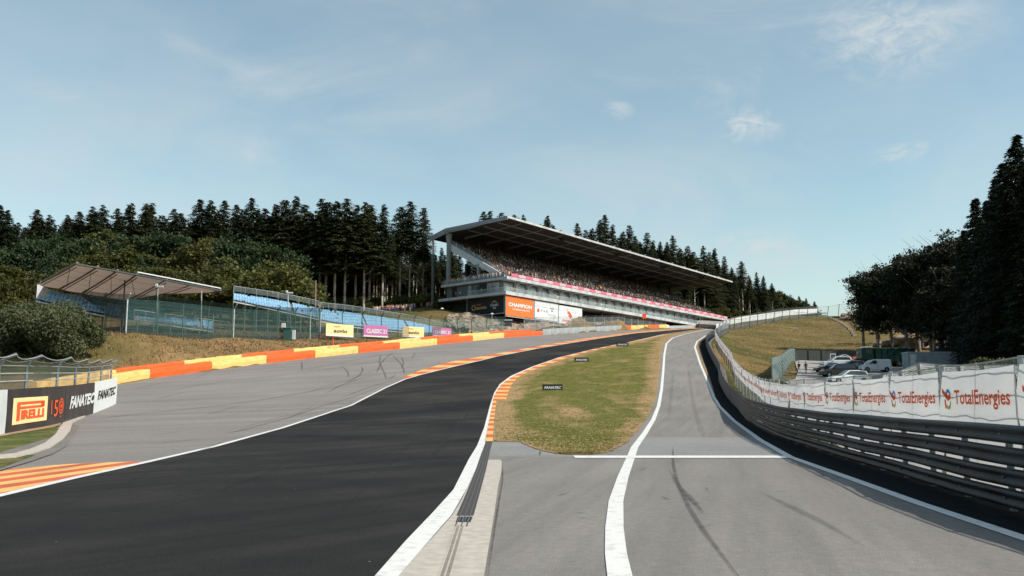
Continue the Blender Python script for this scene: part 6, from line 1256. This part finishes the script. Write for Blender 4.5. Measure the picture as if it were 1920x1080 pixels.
for k in range(52):
    px = 1180 + 275 * (k + rd.random()) / 52; yt = np.interp(px, [1180, 1300, 1360, 1455], [445, 475, 495, 540]) + rd.random() * 26; tree(rd.choice(['s0', 's2', 's4', 's1', 'f0']), px, yt, bY(px) + 6 + rd.random() * 26, 'spruce_tree', 'bare stemmed spruce beyond the far end of the grandstand', 'spruces beyond the far end of the grandstand')
for k in range(16):
    px = 900 + 300 * (k + rd.random()) / 16; tree('f%d' % rd.randrange(4), px, 440 + rd.random() * 40, bY(px) + 22, 'spruce_tree', 'spruce in the wood hidden mostly by the grandstand roof', 'spruces hidden behind the grandstand')
for k in range(40):
    px = 1190 + 260 * (k + rd.random()) / 40; tree('f%d' % rd.randrange(4), px, np.interp(px, [1190, 1360, 1450], [490, 520, 552]) + rd.random() * 14, bY(px) + 45 + rd.random() * 15, 'spruce_tree', 'dark spruce deep in the wood beyond the far end of the grandstand', 'spruces deep in the far wood', 1.2)
for k in range(20):
    px = 1436 + 92 * (k + rd.random()) / 20; yt = np.interp(px, [1436, 1480, 1530], [532, 552, 571]) + rd.random() * 7; tree(rd.choice(['b0', 'b1', 'b2', 'b3']), px, yt, 440 + rd.random() * 20, 'broadleaf_tree', 'green leafy tree at the right end of the far wood', 'leafy trees at the right end of the far wood', .9)
for px, yt in ((1471, 549), (1498, 554), (1511, 558), (1527, 564)): tree('f%d' % rd.randrange(4), px, yt, 452, 'spruce_tree', 'little pointed conifer on the right end of the far wood skyline', 'little conifers on the far wood skyline', 1.2)
# leafy trees in front of the left forest
G5 = 'dark leafy trees in front of the left forest'
for px, yt, Y in [(-30, 450, 205), (20, 455, 210), (62, 438, 214), (100, 432, 214), (135, 445, 208), (160, 440, 212), (200, 425, 216), (235, 432, 212), (262, 440, 214), (300, 425, 216), (335, 432, 216), (365, 470, 205), (395, 440, 218), (430, 435, 216), (465, 440, 216), (500, 450, 218), (545, 462, 220), (250, 470, 200), (210, 480, 196), (320, 478, 198), (150, 480, 196), (90, 470, 200), (385, 500, 196)]:
    tree(rd.choice(['b0', 'b1', 'b1', 'b2']), px, yt, Y, 'broadleaf_tree', 'dark leafy tree below the left spruces, ' + where(px), G5, 1.0)
G6 = 'green leafy trees behind the left bleachers'
for px, yt, Y, k, lab in [(18, 492, 158, 'b3', 'round mid green leafy tree at the left edge of the picture'), (60, 505, 162, 'b2', None), (-25, 500, 155, 'b3', None), (118, 500, 178, 'b2', None), (185, 470, 186, 'b3', 'yellowish green tree above the canopy peak'), (238, 462, 190, 'b3', 'brownish green tree above the middle of the canopy'), (345, 505, 180, 'b2', None), (300, 495, 182, 'b3', None), (270, 500, 184, 'b2', None), (372, 450, 195, 'b3', 'slender birch like tree with drooping crown above the canopy tip'), (418, 482, 186, 'l1', 'pale yellow green tree right of the canopy tip'), (440, 495, 188, 'b3', None), (480, 498, 178, 'l0', None), (520, 486, 180, 'l0', 'round pale green tree above the upper blue bleacher'), (552, 505, 184, 'l1', 'small pale green tree at the right end of the leafy trees'), (570, 520, 186, 'l0', None), (395, 510, 184, 'b2', None)]:
    tree(k, px, yt, Y, 'broadleaf_tree', lab or 'green leafy tree behind the bleachers, ' + where(px), None if lab else G6, 1.15)
for k in range(75):
    px = 560 + 285 * (k + rd.random()) / 75; yt = 556 + rd.random() * 16 - (6 if px > 740 else 0); Y = 232 + rd.random() * 26; tree(rd.choice(['u0', 'u1', 'u0']), px, yt, Y, 'shrub', 'low green shrub under the bare spruce stems', 'shrubs under the bare spruce stems', 1.2, minh=2.)
for px in (1360, 1378, 1398, 1420, 1440, 1460, 1300, 1320, 1340): tree('u0', px, 575 + rd.random() * 8, bY(px) - 8, 'shrub', 'dark shrub at the foot of the far spruces', 'shrubs at the foot of the far spruces', 1.3)
# big bush on the bank
def bush(px0, px1, yt, Y, yb, seed, n, m, label, size=.2, sx=1.):
    A, B = at(px0, yb, Y), at(px1, yb, Y); w = (B.x - A.x) / 2; c = Vector(((A.x + B.x) / 2, Y, hz((A.x + B.x) / 2, Y) - .3)); h = at(px0, yt, Y).z - c.z; r_ = np.random.default_rng(seed)
    t = empty('bush', c, label, 'bush'); L = [(math.cos(a) * w * q * 1.05, math.sin(a) * w * .75 * q, h * (.20 + .56 * r_.random()) * (1.12 - .40 * q), w * (.14 + .26 * r_.random())) for a, q in zip(r_.random(30) * 6.28, np.sqrt(r_.random(30)) * .78)] + [(0, 0, h * .6, w * .42), (-w * .3, 0, h * .5, w * .42), (w * .3, 0, h * .5, w * .4)]
    L = np.array(L); pick = r_.integers(0, len(L), n); d = r_.normal(size=(n, 3)); d /= np.linalg.norm(d, axis=1)[:, None]; C = L[pick, :3] + d * L[pick, 3:4] * [1, 1, h / w * .82] * (1 - np.abs(r_.normal(size=(n, 1))) * .12) + r_.normal(size=(n, 3)) * .16; C[:, 2] = np.clip(C[:, 2], .05, None)
    V, Fq = tris(C, None, size, r_); o = fastmesh('foliage', V, Fq, m, t); mb = MB()
    for k in range(7): a = r_.random() * 6.28; mb.bar((math.cos(a) * .3, math.sin(a) * .3, -.3), (math.cos(a) * w * .5, math.sin(a) * w * .4, h * .6), .09, 5, .03)
    o = mb.build('stem', 'bark', t); return t
M['bushl'] = leafmat('bush leaves', (.055, .07, .03), (.11, .12, .06), (.08, .09, .05), .25)
bush(-45, 192, 566, 100, 672, 5, 60000, 'bushl', 'huge round olive green bush on the bank beside the left bleacher', .17)
bush(-170, -20, 590, 92, 690, 6, 16000, 'bushl', 'second large bush at the left edge of the picture behind the wall', .2)
for px0, px1, yt, Y, yb, lab in ((1598, 1622, 584, 345, 600, 'small round bush on the crest at the top right of the hillside'), (1586, 1604, 590, 350, 602, 'tiny bush left of the crest bushes on the hillside'), (1612, 1640, 612, 300, 628, 'dark bush beside the rocky edge of the hillside'), (1560, 1574, 596, 345, 601, 'low dry bush near the dark crack on the hillside')):
    bush(px0, px1, yt, Y, yb, int(px0), 2500, 'leafm', lab, .35)
# right hand trees
G7 = 'black green leafy trees above the car park'
for px, yt, Y, w in [(1612, 500, 186, .95), (1640, 486, 190, 1.0), (1665, 500, 186, .8), (1690, 466, 178, 1.0), (1712, 456, 182, 1.0), (1735, 470, 174, .9), (1752, 430, 172, 1.0), (1775, 420, 172, 1.), (1790, 428, 168, 1.), (1745, 520, 168, .9), (1770, 480, 165, 1.), (1640, 560, 214, 1.), (1665, 540, 222, 1.), (1690, 545, 205, 1.), (1725, 560, 190, 1.)]:
    tree('r%d' % rd.randrange(3), px, yt, Y, 'broadleaf_tree', 'dark leafy car park tree, ' + where(px, yt), G7, w * .95)
for px, yt, Y, lab in [(1905, 247, 118, 'tallest black spruce at the right edge of the picture'), (1880, 300, 124, 'second tallest black spruce next to the right edge'), (1828, 368, 148, 'pointed black spruce left of the tallest spruces'), (1806, 428, 158, 'shorter black spruce above the white container'), (1850, 372, 138, None), (1866, 330, 132, None), (1840, 420, 140, None), (1890, 350, 116, None), (1925, 300, 112, None), (1950, 260, 112, None), (1985, 280, 108, None), (1815, 470, 150, None), (1858, 440, 126, None), (1895, 440, 112, None), (1930, 400, 104, None), (2030, 260, 104, None), (1790, 470, 168, None), (1835, 500, 132, None), (1875, 500, 116, None), (1915, 500, 104, None)]:
    tree('n%d' % rd.randrange(3), px, yt, Y, 'spruce_tree', lab or 'black spruce in the right stand, ' + where(px, yt), None if lab else 'black spruces at the right edge', .95)
for k in range(12): px = 1835 + k * 9; Y = 92 - k * 2.2; tree('u0', px, 672 + rd.random() * 5, Y, 'shrub', 'low dark hedge shrub above the banners at the right edge', 'hedge shrubs above the banners', 1.0, minh=1.2)
# ================================================================== VEHICLES
def arch(mb, prof_, halfw, mi=0, taper=None, ease=.88, n=5):
    """side profile (x,z) swept across the width with rounded shoulders; taper(z)->width factor"""
    ws = [-1, -.96, -.8, .8, .96, 1]; fz = [.93, .985, 1, 1, .985, .93]; rows_ = []
    cz = sum(p[1] for p in prof_) / len(prof_); cx = sum(p[0] for p in prof_) / len(prof_)
    for w, f in zip(ws, fz): rows_.append([(cx + (x - cx) * f, w * halfw * (taper(z) if taper else 1), cz + (z - cz) * f) for x, z in prof_ + [prof_[0]]])
    mb.sheet(rows_, mi); m_ = len(prof_); mb.add(rows_[0][:m_], [tuple(range(m_))], mi); mb.add(rows_[-1][:m_], [tuple(range(m_ - 1, -1, -1))], mi)
def car(px, py, Y, rz, L_, Hh, Wd, paint, label, style='hatch', cat='car', name='parked_car'):
    q = at(px, py, Y); q.z = hz(q.x, q.y) + .13; t = empty(name, q, label, cat, 'vehicles in the car park'); t.rotation_euler = (0, 0, rz); t['org'] = (0, 0, 0)
    x0, x1 = -L_ / 2, L_ / 2; belt = Hh * .60
    if style == 'van': body = [(x0, .28), (x0 + .05, Hh * .95), (x0 + .3, Hh), (x0 + L_ * .56, Hh * .99), (x0 + L_ * .66, Hh * .93), (x0 + L_ * .82, Hh * .60), (x1 - .15, Hh * .52), (x1, Hh * .36), (x1, .26)]
    else: body = [(x0, .30), (x0 - .02, Hh * .50), (x0 + .08, belt), (x0 + L_ * .3, belt + .03), (x0 + L_ * .68, belt), (x1 - .35, Hh * .52), (x1 - .05, Hh * .44), (x1, .30)]
    def bld(name_, m_, fn, par=None, smooth=False):
        mb = MB(); fn(mb); me = bpy.data.meshes.new(name_); me.from_pydata(mb.v, [], mb.f); bm = bmesh.new(); bm.from_mesh(me); bmesh.ops.recalc_face_normals(bm, faces=bm.faces); bm.to_mesh(me); bm.free(); return link(name_, me, m_, par or t)
    bd = bld('body', paint, lambda mb: arch(mb, body, Wd / 2, taper=lambda z: 1 - .10 * max(0, z - belt) / Hh))
    if style != 'van':
        if style == 'hatch': cab = [(x0 + .12, belt - .02), (x0 + .35, Hh * .93), (x0 + L_ * .3, Hh), (x0 + L_ * .52, Hh * .985), (x0 + L_ * .72, belt)]
        elif style == 'suv': cab = [(x0 + .05, belt - .02), (x0 + .22, Hh * .95), (x0 + L_ * .25, Hh), (x0 + L_ * .55, Hh * .985), (x0 + L_ * .72, belt)]
        else: cab = [(x0 + .5, belt - .02), (x0 + L_ * .30, Hh * .96), (x0 + L_ * .42, Hh), (x0 + L_ * .52, Hh * .98), (x0 + L_ * .72, belt)]
        bld('roof', paint, lambda mb: arch(mb, cab, Wd / 2 * .93, taper=lambda z: 1 - .22 * max(0, z - belt) / (Hh - belt)))
        cx_, cz_ = sum(p[0] for p in cab) / 5, sum(p[1] for p in cab) / 5; sh = [(cx_ + (x - cx_) * .86, cz_ + (z - cz_) * .74 - .01) for x, z in cab]
        for s in (-1, 1):
            g = bld('side_window', 'glass', lambda mb: mb.add([(x, s * (Wd / 2 * .93 * (1 - .22 * max(0, z - belt) / (Hh - belt)) + .006), z) for x, z in sh] + [(x, s * (Wd / 2 * .93 * (1 - .22 * max(0, z - belt) / (Hh - belt)) - .02), z) for x, z in sh], [(0, 1, 2, 3, 4), (9, 8, 7, 6, 5)] + [(i, (i + 1) % 5, 5 + (i + 1) % 5, 5 + i) for i in range(5)]))
        a, b_ = cab[3], cab[4]; bld('windscreen', 'glass', lambda mb: mb.add([(a[0] + (b_[0] - a[0]) * u + .03, y * (Wd / 2 * .93 * (.80 + .16 * u)), a[1] + (b_[1] - a[1]) * u + .02) for u in (.08, .92) for y in (-.9, .9)], [(0, 1, 3, 2)]))
    else:
        for s in (-1, 1): bld('side_window', 'glass', lambda mb: mb.add([(x, s * (Wd / 2 * (1 - .10 * max(0, z - belt) / Hh) + .004), z) for x, z in ((x0 + L_ * .50, Hh * .62), (x0 + L_ * .50, Hh * .90), (x0 + L_ * .62, Hh * .89), (x0 + L_ * .76, Hh * .62))], [(0, 1, 2, 3)]))
        bld('windscreen', 'glass', lambda mb: mb.add([(x0 + L_ * (.67 + .14 * u) + .04, y * Wd * .42, Hh * (.91 - .27 * u) + .03) for u in (0, 1) for y in (-1, 1)], [(0, 1, 3, 2)]))
        for s in (-1, 1): bld('door_seam', 'dark', lambda mb: mb.box((x0 + L_ * .47, s * (Wd / 2 + .0), Hh * .5), (.025, .02, Hh * .62)))
    for x in (x0 + L_ * .17, x1 - L_ * .18):
        for s in (-1, 1):
            w_ = bld('wheel', 'tyre', lambda mb: (mb.bar((x, s * (Wd / 2 - .20), .32), (x, s * (Wd / 2 + .02), .32), .32, 16))); bld('rim', 'rim', lambda mb: mb.bar((x, s * (Wd / 2 + .0), .32), (x, s * (Wd / 2 + .035), .32), .20, 12), w_)
            bld('wheel_arch', 'dark', lambda mb: mb.bar((x, s * (Wd / 2 - .3), .36), (x, s * (Wd / 2 + .008), .36), .39, 16))
    for s in (-1, 1):
        bld('headlight', 'glassl', lambda mb: mb.box((x1 - .12, s * Wd * .36, Hh * .44), (.25, .34, .14))); bld('tail_light', 'red', lambda mb: mb.box((x0 + .02, s * Wd * .42, Hh * .52), (.08, .18, .26))); bld('mirror', paint, lambda mb: mb.box((x0 + L_ * .66, s * (Wd / 2 + .08), belt + .06), (.12, .18, .14)))
    bld('bumper', 'dark', lambda mb: mb.box((x1 - .02, 0, .36), (.12, Wd * .9, .16)))
    return t
def paint(name, c): return mat(name, c, .22, metal=.1, var=.03, spec=.7)
pw, pb, ps, pbl, pwt = paint('white car paint', (.72, .74, .76)), paint('black car paint', (.006, .007, .009)), paint('silver car paint', (.14, .15, .17)), paint('dark blue car paint', (.02, .035, .06)), paint('van white paint', (.68, .71, .74))
W_ = math.pi
car(1578, 677, 163, W_ + .05, 4.3, 1.45, 1.8, pw, 'small white car farthest back in the parked row', 'sedan')
car(1568, 688, 150, W_ + .02, 5.0, 1.75, 1.9, pw, 'white off road car with black windows, third in the parked row', 'suv')
car(1594, 694, 143, W_ + .0, 4.7, 1.55, 1.85, ps, 'silver roofed dark windowed car in the middle of the parked row', 'hatch')
car(1572, 706, 127, W_ - .02, 5.0, 1.9, 1.95, pb, 'large black car at the front of the parked row beside the walkers', 'suv')
car(1590, 716, 112, W_ + .06, 5.0, 1.7, 1.85, pw, 'white car with dark side nearest to the banners, front pointing left', 'hatch')
car(1606, 690, 148, W_ + .03, 4.6, 1.6, 1.85, pbl, 'dark blue car tucked between the silver roofed car and the van', 'suv')
car(1556, 699, 137, W_ + .01, 4.6, 1.5, 1.85, pb, 'low black saloon poking out left between the white and black cars', 'sedan')
car(1641, 699, 139, W_ - .05, 4.6, 1.95, 1.85, pwt, 'white delivery van with a side window parked right of the cars', 'van', 'van', 'delivery_van')
# green lorry with crane
q = at(1664, 692, 150); q.z = hz(q.x, q.y) + .1; t = empty('lorry', q, 'dark green lorry with a loading crane parked behind the white van', 'lorry', 'vehicles in the car park'); t['org'] = (0, 0, 0); M['lgreen2'] = paint('dark green paint', (.008, .030, .025))
mb = MB(); mb.box((-3.7, 0, 1.9), (2.0, 2.4, 2.3)); mb.hexa([(-4.7, -1.2, 1.9), (-2.7, -1.2, 1.9), (-2.7, 1.2, 1.9), (-4.7, 1.2, 1.9)], [(-4.4, -1.15, 3.15), (-2.7, -1.15, 3.15), (-2.7, 1.15, 3.15), (-4.4, 1.15, 3.15)]); mb.build('cab', 'lgreen2', t)
mb = MB(); mb.box((.9, 0, 2.0), (6.8, 2.45, 2.2)); [mb.box((-2.3 + i * 1.05, -1.25, 2.0), (.1, .08, 2.2)) for i in range(7)]; mb.build('cargo_body', 'lgreen2', t)
mb = MB(); mb.box((.9, 0, 3.14), (6.9, 2.5, .12)); mb.build('cover', mat('faded green cover', (.05, .10, .07), .8), t)
mb = MB(); mb.box((0, 0, .75), (8.8, 1.2, .35)); mb.build('chassis', 'dark', t)
mb = MB(); mb.add([(-4.56, -1.0, 2.3), (-4.56, 1.0, 2.3), (-4.45, 1., 2.95), (-4.45, -1., 2.95)], [(0, 1, 2, 3)]); mb.build('windscreen', 'glass', t, fix=False)
mb = MB(); mb.box((-3.5, -1.21, 2.5), (1.0, .02, .7)); mb.build('side_window', 'glass', t)
for x in (-3.6, 1.6, 2.9):
    for s in (-1, 1): mb = MB(); mb.bar((x, s * .95, .5), (x, s * 1.22, .5), .5, 14); w_ = mb.build('wheel', 'tyre', t); mb = MB(); mb.bar((x, s * 1.2, .5), (x, s * 1.25, .5), .28, 10); o = mb.build('rim', 'rim', w_, fix=True)
mb = MB(); mb.tube([(-2.4, .2, 1), (-2.4, .2, 3.4), (-4.2, .3, 3.3), (-4.9, .3, 2.2)], .10, 6); mb.build('crane_arm', 'steell', t)
mb = MB(); mb.box((4.33, -.9, 2.2), (.05, .35, 1.6)); mb.build('marker_plate', 'whitep', t); mb = MB(); [mb.box((4.36, -.9, 1.6 + i * .45), (.03, .35, .2)) for i in range(4)]; mb.build('red_stripes', 'red', t)
# white container
q = at(1754, 692, 143); q.z = hz(q.x, q.y) + .1; t = empty('container', q, 'long pale grey site container with a door and a dark vent', 'container'); t.rotation_euler = (0, 0, -.06); t['org'] = (0, 0, 0); M['contw'] = mat('container white', (.30, .34, .355), .6, var=.1, scale=1)
mb = MB(); mb.box((0, 0, 1.35), (9.4, 2.6, 2.3)); [mb.box((-4.6 + i * .46, -1.32, 1.35), (.05, .04, 2.2)) for i in range(21)]; mb.build('wall', 'contw', t); mb = MB(); mb.box((0, 0, 2.56), (9.6, 2.8, .12)); mb.build('roof', 'greyw', t)
mb = MB(); mb.box((-3.9, -1.36, 1.25), (.95, .05, 1.95)); d_ = mb.build('door', 'whitep', t); mb = MB(); mb.box((-3.6, -1.40, 1.2), (.06, .05, .2)); mb.build('handle', 'dark', d_)
mb = MB(); mb.box((-2.2, -1.36, 1.6), (.8, .05, .9)); mb.build('window', 'glassl', t); mb = MB(); mb.box((3.6, -1.36, 1.5), (1.4, .05, .55)); mb.build('vent', 'dark', t)
for x in (-4.4, -1.4, 1.4, 4.4): mb = MB(); mb.box((x, 0, .1), (.3, 2.4, .3)); mb.build('foot', 'concrete', t)
car(1760, 671, 158, W_, 5.0, 2.6, 1.95, pbl, 'dark blue off road car with its roof just showing above the container', 'suv')
# orange mini loader and white gate frame
q = at(1606, 684, 160); q.z = hz(q.x, q.y) + .1; t = empty('mini_loader', q, 'small orange mini loader between the parked cars and the lorry', 'loader'); t['org'] = (0, 0, 0)
mb = MB(); mb.box((0, 0, .9), (1.6, 1.1, .8)); mb.box((.5, 0, 1.3), (.6, 1.0, .4)); mb.build('body', 'orange', t); mb = MB(); [mb.bar((x, y, 1.2), (x, y, 2.1), .04, 5) for x in (-.5, .3) for y in (-.45, .45)]; mb.box((-.1, 0, 2.12), (1.0, 1.1, .08)); mb.build('roll_cage', 'dark', t); mb = MB(); mb.tube([(-.6, 0, .9), (-1.3, 0, 1.1), (-1.7, 0, .3)], .09, 6); mb.box((-1.8, 0, .3), (.4, 1.2, .5)); mb.build('bucket', 'dark', t)
for x in (-.5, .5):
    for s in (-1, 1): mb = MB(); mb.bar((x, s * .5, .35), (x, s * .75, .35), .35, 12); mb.build('wheel', 'tyre', t)
q = ground_at(1561, 168); t = thing('gate_frame', q, 'thin white square frame standing behind the parked cars', 'frame'); mb = MB(); a, b_ = at(1556.5, 664, 168), at(1566.5, 664, 168); mb.tube([Vector((a.x, a.y, q.z)), a, b_, Vector((b_.x, b_.y, q.z))], .07, 5); mb.build('frame', 'whitep', t)
# hillside details
q = ground_at(1491, 262); t = thing('marker_board', q, 'tiny weathered board on a post in the middle of the hillside', 'sign'); mb = MB(); mb.bar(q - Vector((0, 0, .3)), q + Vector((0, 0, 1.1)), .1, 5); mb.build('post', 'bark', t); mb = MB(); mb.box(q + Vector((0, -.1, 1.3)), (2.4, .12, .3), tilt=Matrix.Rotation(.1, 3, 'Y')); mb.build('board', 'barkp', t)
mb = MB(); pth = [(1558, 600, 340), (1575, 612, 318), (1590, 628, 285), (1604, 642, 245)]; 
for (a0, b0, c0), (a1, b1, c1) in zip(pth[:-1], pth[1:]):
    for k in range(5):
        u = k / 5; px, Y = a0 + (a1 - a0) * u, c0 + (c1 - c0) * u; p = ground_at(px, Y); m1 = MB(); w1 = .5 + rd.random() * .5; h1 = .3 + rd.random() * .3; m1.hexa([p + Vector(v) for v in ((-w1, -w1 * 1.6, -.3), (w1, -w1 * 1.5, -.3), (w1 * .8, w1 * 1.6, -.3), (-w1, w1, -.3))], [p + Vector(v) for v in ((-w1 * .7, -w1 * 1.2, h1), (w1 * .6, -w1, h1 * .8), (w1 * .5, w1, h1), (-w1 * .6, w1 * .8, h1 * .7))]); o = m1.build('stone', 'bark'); tag(o, 'dark broken stone in the line running down the right side of the hillside', 'stone', 'stones down the right side of the hillside')
for i, (px, Y, s) in enumerate(((1612, 352, 3.4), (1600, 330, 2.6), (1622, 318, 3.2), (1590, 342, 2.2), (1632, 300, 3.6), (1715, 196, 4.2), (1740, 200, 3.6), (1690, 198, 3.8), (1790, 196, 4.0), (1768, 190, 3.2), (1820, 190, 3.5))):
    p = ground_at(px, Y); bm = bmesh.new(); bmesh.ops.create_icosphere(bm, subdivisions=3, radius=1.)
    for v in bm.verts: n_ = 1 + .35 * math.sin(v.co.x * 3.1 + i) * math.sin(v.co.y * 4.3 + i * 2) + .25 * math.sin(v.co.z * 5 + i) + (rd.random() - .5) * .16; v.co = Vector((v.co.x * s * 1.2, v.co.y * s, v.co.z * s * .6)) * n_
    me = bpy.data.meshes.new('boulder'); bm.to_mesh(me); bm.free(); o = link('boulder', me, 'rock', None, p + Vector((0, 0, s * .1))); tag(o, 'pale rough boulder on the crest beside the hillside fence' if i < 5 else 'pale rock showing between the dark trees above the car park', 'boulder', 'boulders on the hillside crest' if i < 5 else 'rocks between the dark trees')
